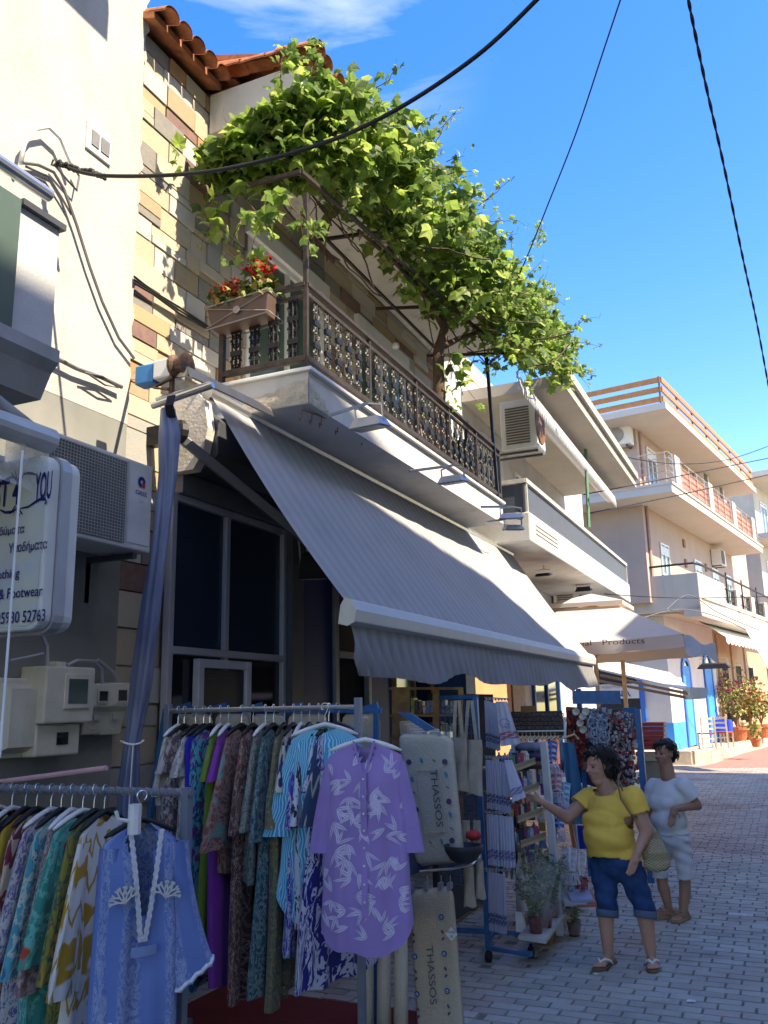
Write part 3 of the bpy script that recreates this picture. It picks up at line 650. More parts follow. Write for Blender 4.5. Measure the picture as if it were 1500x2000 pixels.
m.grid(awp, 90, 14, uvf=lambda a, b: (a*(AY1-AY0), b*1.8)); m.build('fabric', AWN, aw, smooth=True, fixn=False)
m = MB(); c = Vector((AB[0]+.005, AY0-.02, AB[1]-.03)); M90 = Matrix.Rotation(rad(-90), 3, 'X')
prof = [(-.055, -.075), (-.04, .03), (-.01, .075), (.03, .055), (.055, 0), (.045, -.07), (.0, -.09)]
m.prism([c+Vector((x, 0, z)) for x, z in prof], (0, AY1-AY0+.04, 0)); m.build('front_bar', M('bar_white_metal', (.50, .50, .50), .55, .1, var=.06), aw, bevel=.006)
m = MB(); m.prism([c+Vector((x*1.08, -.012, z*1.06)) for x, z in prof], (0, .011, 0)); m.build('end_cap', IVORY, aw)
m = MB()
def valp(a, b):
    y = AY0+.01+(AY1-AY0-.02)*a; d = b*(.30+.025*math.sin(a*17)+.012*math.sin(a*43)); u = y
    fold = .010*b*(math.sin(u*3.1+2*b)+.7*math.sin(u*7-3*b+1)+.3*math.sin(u*17+b*3))+.024*b*math.exp(-a*6)*math.sin(u*42-b*7)
    return Vector((AB[0]+.01+fold+.05*b, y, AB[1]-.115-d+.02*math.sin(a*30)*b))
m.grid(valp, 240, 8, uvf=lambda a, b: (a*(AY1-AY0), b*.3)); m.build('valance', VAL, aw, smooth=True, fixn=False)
m = MB(); m.tube([(AT[0]-.02, AY0-.03, AT[1]+.02), (AT[0]-.02, AY1, AT[1]+.02)], .045, 10); m.build('roller', STEEL, aw)
for y in (AY0+.12, 8.3):
    m = MB(); e = Vector((-3.0, y+.62, 2.95)); m.bar((-3.75, y, 3.72), e, .05, .07); m.bar(e, (AB[0]-.03, y+.1, AB[1]-.03), .04, .06); m.build('folding_arm', DARKGREY, aw, bevel=.008)
    m = MB(); m.ell((-3.72, y, 3.74), (.07, .05, .09), 8, 6); m.box(-3.99, -3.74, y-.04, y+.04, 3.66, 3.8); m.build('arm_bracket', BLACKI, aw)
bd = thing('cassette_board', (-3.5, 4.9, 4.0), 'sunlit beige board capping the left end of the awning roller', 'board')
B3 = PY(528, 796, 5.14); B2 = PX(368, 716, B3.x); B1 = PX(262, 724, -3.96); m = MB(); dn_ = Vector((.035, 0, -.075))
m.hexa([B2, B3, B3+Vector((-.02, 0, 0)), B2+Vector((-.02, 0, 0)), B2+dn_, B3+dn_, B3+dn_+Vector((-.02, 0, 0)), B2+dn_+Vector((-.02, 0, 0))]); dn_ = Vector((0, -.03, -.075)); m.hexa([B1, B2, B2+Vector((0, .02, 0)), B1+Vector((0, .02, 0)), B1+dn_, B2+dn_, B2+dn_+Vector((0, .02, 0)), B1+dn_+Vector((0, .02, 0))]); m.build('board', M('sunlit_beige', (.58, .46, .33), .8, var=.1), bd)
mo = thing('awning_motor', (-3.45, 4.28, 3.93), 'blue and white awning motor with rusty winch under the beige board', 'motor')
m = MB(); m.box(-3.62, -3.47, 4.2, 4.3, 3.86, 3.99); m.build('blue_case', M('motor_blue', (.03, .22, .5), .5), mo, bevel=.01)
m = MB(); m.box(-3.468, -3.30, 4.19, 4.31, 3.87, 4.0); m.build('white_case', WHITEM, mo, bevel=.012)
m = MB(); m.lathe((-3.26, 4.2, 3.93), [(.03, -.05), (.075, -.05), (.075, -.03), (.05, -.02), (.05, .03), (.075, .04), (.075, .06), (.03, .06)], 14, Matrix.Rotation(rad(90), 3, 'Y')); m.bar((-3.32, 4.2, 3.88), (-3.32, 4.2, 3.74), .025); m.tube([(-3.3, 4.18, 3.85), (-3.42, 4.15, 3.79), (-3.3, 4.15, 3.76)], .012, 5); m.build('winch', M('rusty_brown', (.16, .10, .07), .7, .4, var=.4, sc=40), mo)
tp = thing('rolled_tarpaulin', (-3.3, 4.1, 1.2), 'blue grey tarpaulin curtain rolled into a tall column hanging from a steel rod', 'tarpaulin')
m = MB(); m.tube([PY(298, 793, 4.15), PY(416, 752, 4.15)], .022, 8); m.tube([PY(305, 780, 4.17), PY(410, 748, 4.17)], .012, 6); m.build('steel_rod', STEEL, tp)
TP = M('tarp_blue_grey', (.13, .16, .26), .38, var=.2, sc=3, spec=.5)
ctr = [PY(x, y, 4.12+dy) for x, y, dy in ((326, 800, 0), (330, 850, .0), (328, 930, .0), (312, 1070, 0), (295, 1200, .0), (276, 1340, .0), (258, 1450, .0), (250, 1530, .0), (243, 1700, 0), (235, 1990, 0))]
wd = [.045, .062, .052, .050, .058, .062, .045, .06, .065, .065]
m = MB()
def tpf(a, b):
    k = b*(len(ctr)-1); i = min(int(k), len(ctr)-2); t = k-i; p = ctr[i].lerp(ctr[i+1], t); w = wd[i]*(1-t)+wd[i+1]*t; an = a*2*math.pi
    r_ = w*(1+.16*math.sin(3*an+b*7)+.10*math.sin(7*an-b*11)+.06*noise.noise(Vector((math.cos(an)*3, math.sin(an)*3, b*26))))
    return p+Vector((math.cos(an)*r_, math.sin(an)*r_*.8, 0))
m.grid(tpf, 40, 60); m.build('tarpaulin', TP, tp, smooth=True)
m = MB(); 
for i in range(5): m.tube([ctr[0]+Vector((.03+i*.012, -.03, .07)), ctr[0]+Vector((.035+i*.012, -.055, .0)), ctr[0]+Vector((.03+i*.012, -.02, -.07))], .008, 5)
m.build('fastening_straps', BLACKI, tp)
m = MB(); m.tube([ctr[6]+Vector((math.cos(a)*.065, math.sin(a)*.06, .01*math.sin(2*a))) for a in [i*.5 for i in range(14)]], .006, 5); m.tube([ctr[6]+Vector((.05, -.05, 0)), ctr[7]+Vector((.07, -.07, -.2))], .004, 4); m.build('white_cord', WHITEM, tp)
# ---------------------------------------------------------------- air conditioners
def ac(F, u0, u1, v0, v1, z0, z1, label, group, fan_end=False, brand=False, fl=None):
    t = thing('air_conditioner', F.w((u0+u1)/2, (v0+v1)/2, z0), label, 'air conditioner', group)
    m = MB(); m.fbox(F, u0, u1, v0, v1, z0, z1); m.build('casing', WHITEM if not brand else M('ac_white', (.60, .61, .60), .4, var=.05), t, bevel=.012)
    gu = u0+.02; ge = u0+(u1-u0)*.72; h = z1-z0
    if not fan_end:
        m = MB(); m.fbox(F, gu, ge, v1+.001, v1+.004, z0+.05*h, z1-.05*h); m.build('grille_back', M('grille_dark', (.16, .165, .165), .6), t)
        m = MB(); n = 26 if brand else 9
        for i in range(n+1): z = z0+.06*h+i*(.88*h)/n; m.fbox(F, gu, ge, v1+.004, v1+.010, z, z+(.003 if brand else .01))
        for i in range(n+1): u = gu+i*(ge-gu)/n; m.fbox(F, u, u+.003, v1+.0105, v1+.014, z0+.05*h, z1-.05*h)
        m.build('fan_grille', M('grille_mid', (.42, .43, .42), .5), t, kind='stuff')
        if not brand:
            m = MB(); uc = (gu+ge)/2; zc = (z0+z1)/2; r_ = h*.4; m.prism([F.w(uc+r_*math.cos(a), v1+.0145, zc+r_*math.sin(a)) for a in [i*math.pi/10 for i in range(20)]], F.v*.006); m.build('fan_opening', M('fan_dark', (.13, .11, .10), .7), t)
    else:                                                 # near side louvres and fan on the street side
        m = MB()
        for i in range(14): z = z0+.1*h+i*.055*h; m.fbox(F, u0-.012, u0-.001, v0+.08, v1-.1, z, z+.028*h)
        m.build('side_louvres', M('louvre_brown', (.16, .12, .10), .7), t)
        m = MB(); uc = (u0+u1)/2-.03; zc = (z0+z1)/2; r_ = h*.38; m.prism([F.w(uc+r_*math.cos(a), v1+.002, zc+r_*math.sin(a)) for a in [i*math.pi/12 for i in range(24)]], F.v*.012); m.build('fan_opening', M('fan_rust', (.20, .10, .06), .7, var=.3), t)
    m = MB()
    for u in (u0+.12, u1-.12): m = MB(); m.fbox(F, u-.02, u+.02, .0 if v0 >= 0 else v0, v1-.02, z0-.045, z0-.012); m.fbox(F, u-.02, u+.02, .0, .03, z0-.3, z0-.012); m.build('bracket', DARKGREY, t)
    return t
u0, z1_ = H.on(100, 832, .42); u1, _ = H.on(300, 905, .42); _, z0_ = H.on(296, 1082, .42)
g = ac(H, u0-.02, u1, .1, .42, z0_, z1_-.02, 'large boxy air conditioner with wire grille above the meter boxes', 'wall air conditioners', brand=True)
uc = u0+(u1-u0)*.87; zt = z1_-.02
RED = M('logo_red', (.62, .03, .03), .5); LN = M('logo_navy', (.015, .02, .20), .5)
m = MB(); rr = .036; P = lambda a, b, d=.428: H.w(uc+a, d, zt-.13+b)
ring = [i*math.pi/12+rad(-0) for i in range(19)]
outer = [(rr*math.cos(a), rr*math.sin(a)) for a in ring]; inner = [(rr*.35*math.cos(a), rr*.35*math.sin(a)) for a in ring]
for i in range(18): m.add([P(*outer[i]), P(*outer[i+1]), P(*inner[i+1]), P(*inner[i])], [(0, 1, 2, 3)])
m.build('logo_arc', LN, g, fixn=False); m = MB(); m.add([P(.004, -.034), P(.034, -.034), P(.034, .0), P(.004, .0)], [(0, 1, 2, 3)]); m.build('logo_flag', RED, g, fixn=False)
text('GREE', H.w(uc, .426, zt-.215), H.u, (0, 0, 1), .028, LN, g, width=.11)
text('Soyal', H.w(uc, .426, zt-.262), H.u, (0, 0, 1), .014, M('script_grey', (.3, .3, .35), .5), g, width=.045, shear=.4)
m = MB(); m.fbox(H, u0+(u1-u0)*.745, u1-.025, .4205, .424, z0_+.04, zt-.02); m.build('smooth_panel', M('ac_panel', (.62, .63, .62), .35), g, bevel=.004)
ua, za = N.onu(985, 795, 12.2)[0], N.onu(985, 800, 12.2)[1]
ac(N, 12.0, 12.5, ua-.02, ua+.52, N.onu(985, 880, 12.0)[1], za+.05, 'old air conditioner with side louvres on the white balcony house wall', 'wall air conditioners', fan_end=True)
ua, za = N.onu(1075, 1150, 17.5); ac(N, 17.5, 18.3, .05, .55, za-.75, za+.02, 'air conditioner under the balcony beside the umbrella top', 'wall air conditioners', fan_end=True)
# pink house units: one on the end face, three on the facade
va, za = PK.onu(1190, 838, -1.5); vb, zb = PK.onu(1236, 868, -1.5)
t = thing('air_conditioner', PK.w(-1.5, (va+vb)/2, zb), 'white air conditioner on the end wall of the pink house under the roof slab', 'air conditioner', 'wall air conditioners')
m = MB(); m.fbox(PK, -1.75, -1.35, va, vb, zb, za); m.build('casing', WHITEM, t, bevel=.02)
m = MB(); vc = va+(vb-va)*.4; zc = (za+zb)/2; r_ = (za-zb)*.38; m.prism([PK.w(-1.752, vc+r_*math.cos(a), zc+r_*math.sin(a)) for a in [i*math.pi/12 for i in range(24)]], PK.u*-.02); m.build('fan_opening', M('fan_grey', (.3, .31, .30), .6), t)
m = MB(); m.fbox(PK, -1.7, -1.301, va+.1, va+.16, zb-.08, zb-.01); m.fbox(PK, -1.7, -1.301, vb-.16, vb-.1, zb-.08, zb-.01); m.build('bracket', DARKGREY, t)
for (px, py, lab) in ((1381, 940, 'air conditioner left of two under the pink house roof balcony'), (1411, 966, 'air conditioner right of two under the pink house roof balcony'), (1414, 1089, 'air conditioner on the middle floor of the pink house')):
    ua, za = PK.on(px, py, .4); ac(PK, ua-.4, ua+.4, .02, .38, za-.3, za+.3, lab, 'wall air conditioners')
# ---------------------------------------------------------------- light box sign
sy = 2.95
A = PY(100, 885, sy); B = PY(100, 1228, sy)
sx1 = A.x; sx0 = -3.93; sz1 = A.z-.0; sz0 = B.z
sign = thing('shop_light_box', (sx0, sy+.09, sz0), 'white projecting light box sign with navy clothing and footwear lettering', 'sign')
m = MB(); r_ = .07
def rrect(y, g=0):
    pts = []
    for cx, cz, a0 in ((sx1-r_, sz0+r_, -90), (sx1-r_, sz1-r_, 0), (sx0+r_, sz1-r_, 90), (sx0+r_, sz0+r_, 180)):
        for i in range(5): a = rad(a0+i*22.5); pts.append(Vector((cx+(r_+g)*math.cos(a), y, cz+(r_+g)*math.sin(a))))
    return pts
m.prism(rrect(sy), (0, .07, 0)); m.prism(rrect(sy+.131), (0, .07, 0)); m.build('white_shell', M('sign_shell', (.62, .64, .60), .35, var=.05, dirt=.15), sign, bevel=.012)
m = MB(); m.prism(rrect(sy+.0705, .012), (0, .06, 0)); m.build('metal_band', GREYAL, sign)
m = MB(); m.prism([p+(Vector((sx0/2+sx1/2, p.y, sz0/2+sz1/2))-p)*.05 for p in rrect(sy-.004)], (0, .003, 0)); 
def signface():
    t = NT('sign_face'); n = t.noise(t.coord('World'), 4, 2); return t.fin(t.mix(t.ramp(n, .4, .62), (.60, .62, .52), (.52, .55, .60)), .4)
m.build('sign_face', signface(), sign)
SN = M('sign_ink', (.018, .018, .14), .5); yy = sy-.0075
def st(s, px, py, h, w, al='RIGHT', b=.008): text(s, PY(px, py, yy), (1, 0, 0), (0, 0, 1), h, SN, sign, width=w, align=al, bold=b)
k = (PY(0, 1000, yy)-PY(100, 1000, yy)).length/100
st('YOU', 101, 972, .135, .105, b=.02); st('BEST 4', 37, 984, .135, .25, b=.02)
st('Ενδύματα', 48, 1040, .04, .21); st('Υποδήματα', 93, 1071, .045, .24); st('Clothing', 38, 1127, .045, .19); st('& Footwear', 83, 1163, .05, .27); st('25930 52763', 90, 1212, .055, .30)
def flourish(pts, rw): 
    m = MB(); P_ = [PY(x, y, yy) for x, y in pts]; n = len(P_)
    for i in range(n-1):
        w = rw*math.sin(math.pi*(i+.6)/n)+.0015; w2 = rw*math.sin(math.pi*(i+1.6)/n)+.0015
        m.add([P_[i]+Vector((0, 0, w)), P_[i]-Vector((0, 0, w)), P_[i+1]-Vector((0, 0, w2)), P_[i+1]+Vector((0, 0, w2))], [(0, 1, 2, 3)])
    m.build('flourish', SN, sign, fixn=False)
flourish([(0, 946), (10, 938), (20, 932), (28, 932), (35, 937)], .006); flourish([(46, 926), (55, 924), (64, 925), (72, 928)], .006)
flourish([(0, 996), (10, 1001), (22, 1000), (33, 994)], .006); flourish([(40, 993), (55, 990), (68, 981), (78, 975), (88, 975), (91, 981), (86, 984)], .006)
for dx in (-14, -7, 0, 7, 12):
    flourish([(36+dx*.2, 940), (36+dx*.7, 926-abs(dx)*-.3), (36+dx, 912+abs(dx)*.8)], .005); flourish([(32+dx*.2, 988), (32+dx*.7, 1000), (32+dx, 1014-abs(dx)*.8)], .005)
m = MB(); m.tube([PY(44, 880, 2.75), PY(18, 1230, 2.7), PY(-1, 1480, 2.6)], .006, 6); tag(m.build('white_pole', WHITEM), 'thin white awning crank pole hanging in front of the light box sign', 'pole')
# rolled shop awning and clear plastic blind at the left edge
ra = thing('rolled_shop_awning', (-3.2, 2.8, 3.2), 'rolled white awning tube with crumpled clear plastic blind above the sign', 'awning')
e = PX(98, 862, -3.1); m = MB(); m.tube([e+Vector((0, -3, 0)), e], .062, 14); m.build('roller_tube', M('tube_grey_white', (.5, .51, .52), .35, .2), ra)
m = MB()
for k_ in range(3): m.tube([e+Vector((-.05-.05*k_, -3, .10+.03*k_)), e+Vector((-.05-.05*k_, -1, .11+.03*k_)), e+Vector((-.08-.06*k_, -.3, .12+.02*k_)), e+Vector((-.12-.07*k_, .02, .07+.05*k_))], [.05, .06, .055, .035], 9)
m.build('folded_tarpaulin', M('tarp_pale_grey', (.26, .27, .27), .5, var=.25, sc=12, bump=.6, bsc=20), ra, smooth=True)
def clearp(nm='clear_plastic', lo_=.12, hi_=.5):
    t = NT(nm); t.b.inputs['Base Color'].default_value = (.8, .82, .82, 1); t.b.inputs['Roughness'].default_value = .15
    tr = t.n('ShaderNodeBsdfTransparent'); mx = t.n('ShaderNodeMixShader'); n = t.noise(t.coord('World'), 9, 4); lw = t.n('ShaderNodeLayerWeight'); lw.inputs[0].default_value = .35
    t.set(mx.inputs[0], t.math('ADD', t.ramp(n, .45, .75, lo_, hi_), t.math('MULTIPLY', lw.outputs['Facing'], .22))); t.l(tr.outputs[0], mx.inputs[1]); t.l(t.b.outputs[0], mx.inputs[2]); t.l(mx.outputs[0], t.t.nodes['Material Output'].inputs[0]); return t.m
CLEAR = clearp(); CELLO = clearp('cellophane_film', .02, .22)
m = MB(); m.grid(lambda a, b: e+Vector((-.0+.06*noise.noise(Vector((a*8, b*3, 1)))+.05*b, -3*(1-a)-.03-.1*b*a, -.06-b*(.12+.10*a+.04*noise.noise(Vector((a*6, 2, 2)))))), 60, 8); m.build('clear_blind', CLEAR, ra, smooth=True, fixn=False)
# ---------------------------------------------------------------- meter boxes on the grey wall
GM = 'electricity meter boxes on the grey wall'
def wallbox(px0, py0, px1, py1, d, label, kind):
    vv = .03+d; a, zt = H.on(px0, py0, vv); b, zb = H.on(px1, py1, vv)
    t = thing('meter_box', H.w((a+b)/2, .03, zb), label, 'meter box', GM)
    if kind == 0:
        m = MB(); m.fbox(H, a, b, .031, .09, zb, zt); m.build('base', IVORY, t, bevel=.01)
        m = MB(); m.prism([H.w(x, .091, z) for x, z in ((a+.03, zb+.03), (b-.03, zb+.03), (b-.03, zt-.03), (a+.03, zt-.03))], H.v*.02)
        A_ = [H.w(x, .111, z) for x, z in ((a+.03, zb+.03), (b-.03, zb+.03), (b-.03, zt-.03), (a+.03, zt-.03))]; B_ = [H.w(x, vv, z) for x, z in ((a+.07, zb+.06), (b-.06, zb+.06), (b-.06, zt-.06), (a+.07, zt-.06))]
        m.add(A_+B_, [(0, 1, 5, 4), (1, 2, 6, 5), (2, 3, 7, 6), (3, 0, 4, 7), (4, 5, 6, 7)]); m.build('raised_lid', IVORY, t)
        m = MB()
        for x in (a+.015, b-.015):
            for z in (zb+.015, zt-.015): m.fbox(H, x-.006, x+.006, .09, .094, z-.006, z+.006)
        m.build('screws', BLACKI, t)
    elif kind == 1:
        zm = zb+(zt-zb)*.36
        m = MB(); m.fbox(H, a, b, .031, vv, zm, zt); m.build('upper_case', IVORY, t, bevel=.012)
        m = MB(); m.fbox(H, a+.0, b-.05, .031, vv-.05, zb, zm-.002); m.build('lower_case', IVORY, t, bevel=.012)
        m = MB(); w = (b-a); m.fbox(H, a+w*.35, b-w*.12, vv, vv+.012, zm+.08, zt-.04); f = m.build('window_rim', IVORY, t, bevel=.005)
        quadpane(H, a+w*.42, b-w*.19, zm+.11, zt-.07, vv+.015, f, GLASSG, 'pane'); 
        m = MB(); m.fbox(H, a+w*.4, a+w*.62, vv-.05, vv-.044, zb+.06, zb+.13); m.build('dial_window', GLASS, t)
        m = MB(); m.fbox(H, a+w*.3, a+w*.5, vv-.1, vv-.05, zt, zt+.03); m.build('seal_tab', IVORY, t)
    else:
        zm = zb+(zt-zb)*.45
        m = MB(); m.prism([H.w(a, v_, z) for v_, z in ((.031, zb), (.10, zb), (.13, zm), (vv, zm+.03), (vv, zt), (.031, zt))], H.u*(b-a)); m.build('case', IVORY, t, bevel=.008)
        w = b-a; m = MB(); m.fbox(H, a+w*.3, b-w*.12, vv, vv+.008, zm+.05, zt-.03); f = m.build('window_rim', IVORY, t); quadpane(H, a+w*.38, b-w*.2, zm+.065, zt-.045, vv+.011, f, GLASS, 'pane')
        m = MB(); m.fbox(H, a+w*.35, a+w*.65, .131, .136, zm-.05, zm-.015); m.build('number_plate', M('plate', (.4, .4, .38), .5), t)
        m = MB(); m.tube([H.w(a+w*.5+.03*math.cos(q), .105, zb+.06+.03*math.sin(q)) for q in [i*.5 for i in range(14)]], .005, 5); m.build('pull_ring', IVORY, t)
wallbox(5, 1322, 87, 1478, .14, 'flat ivory meter box with raised lid, leftmost of the row', 0)
wallbox(92, 1300, 179, 1472, .20, 'largest ivory meter box with a deep glazed upper case', 1)
wallbox(179, 1335, 212, 1434, .13, 'small meter box with ring pull just right of the large one', 2)
wallbox(216, 1333, 250, 1434, .13, 'small meter box beside the blue grey tarpaulin, rightmost of the row', 2)
m = MB()
def cabx(pts, x, r_=.008, m=m): m.tube([PX(a, b, x) for a, b in pts], r_, 6)
cabx([(130, 1300), (150, 1290), (185, 1292), (198, 1308), (200, 1335)], -3.9, .012); cabx([(190, 1288), (205, 1300), (222, 1315), (232, 1333)], -3.9, .012); cabx([(82, 1240), (92, 1262), (92, 1300)], -3.9, .012); cabx([(20, 1290), (50, 1284), (85, 1276)], -3.9, .008)
tag(m.build('meter_conduits', GREYAL), 'grey conduits looping between the meter boxes', 'conduit')
# ---------------------------------------------------------------- cables
CB = M('cable_black', (.02, .02, .022), .6); CG = M('cable_grey', (.13, .13, .14), .6)
def cable(label, pts, r_, mat=CB, sub=8, twist=0):
    P_ = [Vector(p) for p in pts]; out = []
    n = len(P_)
    for i in range(n-1):
        p0 = P_[max(i-1, 0)]; p1 = P_[i]; p2 = P_[i+1]; p3 = P_[min(i+2, n-1)]
        for k in range(sub):
            t = k/sub; out.append(.5*((2*p1)+(p2-p0)*t+(2*p0-5*p1+4*p2-p3)*t*t+(3*p1-p0-3*p2+p3)*t**3))
    out.append(P_[-1]); m = MB()
    if twist:
        for s in (0, math.pi):
            m.tube([p+Vector((math.cos(i*.42+s), 0, math.sin(i*.42+s)))*r_*.6 for i, p in enumerate(out)], r_*.75, 5)
    else: m.tube(out, r_, 6)
    o = m.build('overhead_cable', mat, smooth=True); return tag(o, label, 'cable', 'cables strung over the lane')
cable('thick black cable swinging up from the white house wall across the vine', [PD(118, 322, 4.9), PD(200, 343, 4.8), PD(400, 336, 4.6), PD(600, 290, 4.4), PD(760, 222, 4.1), PD(930, 110, 3.8), PD(1060, -12, 3.5)], .012, sub=10)
cable('thin dark cable dropping steeply from the sky into the vine tips', [PD(1215, -10, 6.5), PD(1180, 95, 7.0), PD(1125, 260, 7.8), PD(1070, 400, 8.6), PD(1030, 500, 9.2), PD(990, 590, 9.6)], .008, M('cable_violet', (.04, .035, .07), .6))
cable('thick twisted cable falling down the right side of the sky', [PD(1342, -12, 4.2), PD(1375, 150, 4.9), PD(1415, 330, 5.9), PD(1450, 500, 7.1), PD(1478, 630, 8.3), PD(1502, 760, 9.6)], .0085, sub=40, twist=1)
cable('upper thin cable from the white balcony house to the right edge', [PD(1075, 850, 15), PD(1200, 888, 17), PD(1320, 906, 20), PD(1420, 898, 22), PD(1510, 868, 24)], .012)
cable('straight black cable crossing below the pink roof slab', [PD(1140, 966, 17), PD(1300, 935, 19), PD(1510, 893, 22)], .014)
cable('long cable crossing the pink house balcony fascia', [PD(1148, 1003, 16), PD(1320, 968, 19), PD(1510, 925, 22)], .014)
cable('thin cable in front of the pink house parapet', [PD(1180, 1160, 17), PD(1330, 1168, 19), PD(1510, 1165, 22)], .010)
cable('sagging cables along the cafe canopy', [PD(1300, 1192, 24), PD(1345, 1162, 25), PD(1400, 1195, 26), PD(1460, 1222, 27), PD(1510, 1240, 28)], .014, CG)
cable('lower cable along the cafe canopy edge', [PD(1240, 1212, 24), PD(1330, 1190, 25), PD(1420, 1212, 26), PD(1510, 1262, 27)], .014, CG)
m = MB(); m.tube([PX(x, y, -3.93) for x, y in ((45, 318), (75, 322), (105, 336), (125, 370), (150, 440), (175, 520), (200, 590), (232, 660), (262, 700))], .011, 6); m.tube([PX(x, y, -3.94) for x, y in ((50, 325), (95, 345), (120, 385), (140, 420))], .008, 5); m.tube([PX(x, y, -3.92) for x, y in ((105, 320), (130, 350), (150, 372), (155, 345), (148, 332))], .008, 5)
tag(m.build('wall_cable', CG), 'grey service cable running down the white plaster wall', 'cable')
m = MB(); m.tube([PX(x, y, -3.9) for x, y in ((40, 320), (48, 280), (70, 252), (95, 248), (118, 270), (135, 310), (142, 330))], .014, 8); tag(m.build('conduit_arch', WHITEM, smooth=True), 'white plastic conduit bent in an arch above the cable joint', 'conduit')
m = MB()
for i in range(60):
    t = i/60; m.ell(PD(112+95*t, 319+26*t, 4.88)+Vector((R.uniform(-.012, .012), R.uniform(-.01, .01), R.uniform(-.012, .012))), .015, 5, 4)
m.tube([PD(104, 312, 4.9), PD(100, 322, 4.9), PD(112, 326, 4.9), PD(116, 316, 4.9)], .007, 5)
tag(m.build('cable_binding', CB), 'lumpy black tape binding at the cable anchor', 'cable joint')
m = MB(); m.tube([PX(x, y, -3.92) for x, y in ((107, 698), (150, 720), (200, 738), (238, 756))], .014, 6); m.tube([PX(x, y, -3.9) for x, y in ((165, 728), (200, 735), (232, 758), (205, 752), (172, 730))], .007, 5)
tag(m.build('wall_cable', CG), 'looped cable end on the wall above the boxy air conditioner', 'cable')
m = MB()
for d in (0, .025, .05): m.tube([PX(262, 540, -3.95)+Vector((0, 0, -d)), PX(300, 570, -3.95)+Vector((0, 0, -d*.4)), PX(350, 600, -3.95)+Vector((0, 0, -d)), PX(410, 640, -3.95)+Vector((0, 0, -d*.5))], .009, 5)
tag(m.build('wall_cable', CB), 'bundle of dark cables sagging across the stone wall towards the flower box', 'cable')
m = MB(); m.tube([PX(1142, 845, -2.9), PX(1146, 935, -2.9), PX(1150, 1030, -2.9)], .03, 8); tag(m.build('green_pole', M('faded_green', (.12, .27, .17), .6)), 'faded green pole in front of the white balcony house', 'pole')
# ---------------------------------------------------------------- floodlights
def flood(px, py, dep, w, d, h, label, ang=0, arm=None, up=False, tilt=.15):
    c = PD(px, py, dep); t = thing('floodlight', c, label, 'floodlight', 'floodlights')
    Mx = Matrix.Rotation(ang, 3, 'Z')@Matrix.Rotation(tilt, 3, 'X')
    def q(x, y, z): return c+Mx@Vector((x, y, z))
    m = MB(); m.hexa([q(-w/2, -d/2, -h/2), q(w/2, -d/2, -h/2), q(w/2, d/2, -h/2), q(-w/2, d/2, -h/2), q(-w*.36, -d*.36, h/2), q(w*.36, -d*.36, h/2), q(w*.36, d*.36, h/2), q(-w*.36, d*.36, h/2)]); m.build('housing', GREYAL if not up else BLACKI, t, bevel=.006)
    m = MB(); m.hexa([q(a*w*.44, b*d*.42, z) for z in (-h/2-.008, -h/2-.001) for a, b in ((-1, -1), (1, -1), (1, 1), (-1, 1))]); m.build('lens', M('lens_grey', (.22, .24, .26), .2), t)
    m = MB(); m.tube([q(-w*.42, 0, 0), q(-w*.42, 0, h*1.6), q(0, 0, h*2.0), q(w*.42, 0, h*1.6), q(w*.42, 0, 0)], .009, 5)
    if arm: m.tube([q(0, 0, h*2), PD(*arm)], .013, 5)
    m.build('mounting_arm', STEEL, t); return t
flood(722, 826, 5.75, .26, .17, .07, 'grey floodlight on an arm under the near end of the balcony', rad(-5), arm=(640, 812, 5.6))
flood(885, 936, 7.3, .25, .17, .06, 'dark floodlight under the middle of the balcony', rad(-5), arm=(800, 920, 7.1))
flood(998, 1008, 8.8, .26, .18, .05, 'upper floodlight of the pair at the far end of the balcony', rad(20), arm=(940, 990, 8.6))
flood(1002, 1030, 8.9, .22, .16, .05, 'lower floodlight of the pair at the far end of the balcony', rad(30), arm=(950, 1020, 8.7))
flood(1062, 1122, 13.2, .26, .18, .04, 'black floodlight under the white house balcony soffit', 0, arm=(1062, 1105, 13.4), up=True)
flood(1140, 1150, 16, .3, .2, .08, 'small black floodlight above the umbrella top', 0, arm=(1140, 1140, 16.4), up=True)
flood(612, 1105, 7.1, .25, .09, .20, 'dark floodlight inside the shopfront under the awning', rad(20), arm=(600, 1075, 7.3), up=True, tilt=.5)
m = MB(); P0 = [PX(a, b, -2.93) for a, b in ((590, 800), (640, 818), (760, 880), (850, 935), (930, 985), (990, 1025))]
m.tube([p+Vector((0, 0, 0)) for p in P0], .008, 5)
for i in range(14):
    t = i/13; k = t*(len(P0)-1); j = min(int(k), len(P0)-2); p = P0[j].lerp(P0[j+1], k-j); m.tube([p, p+Vector((-.03, .04, -.05)), p+Vector((-.06, .07, -.02)), p+Vector((-.08, .11, -.04))], .005, 4)
tag(m.build('wire_run', M('rusty_wire', (.25, .14, .10), .7)), 'rusty wire run with loose twisted ends under the balcony soffit', 'wire')
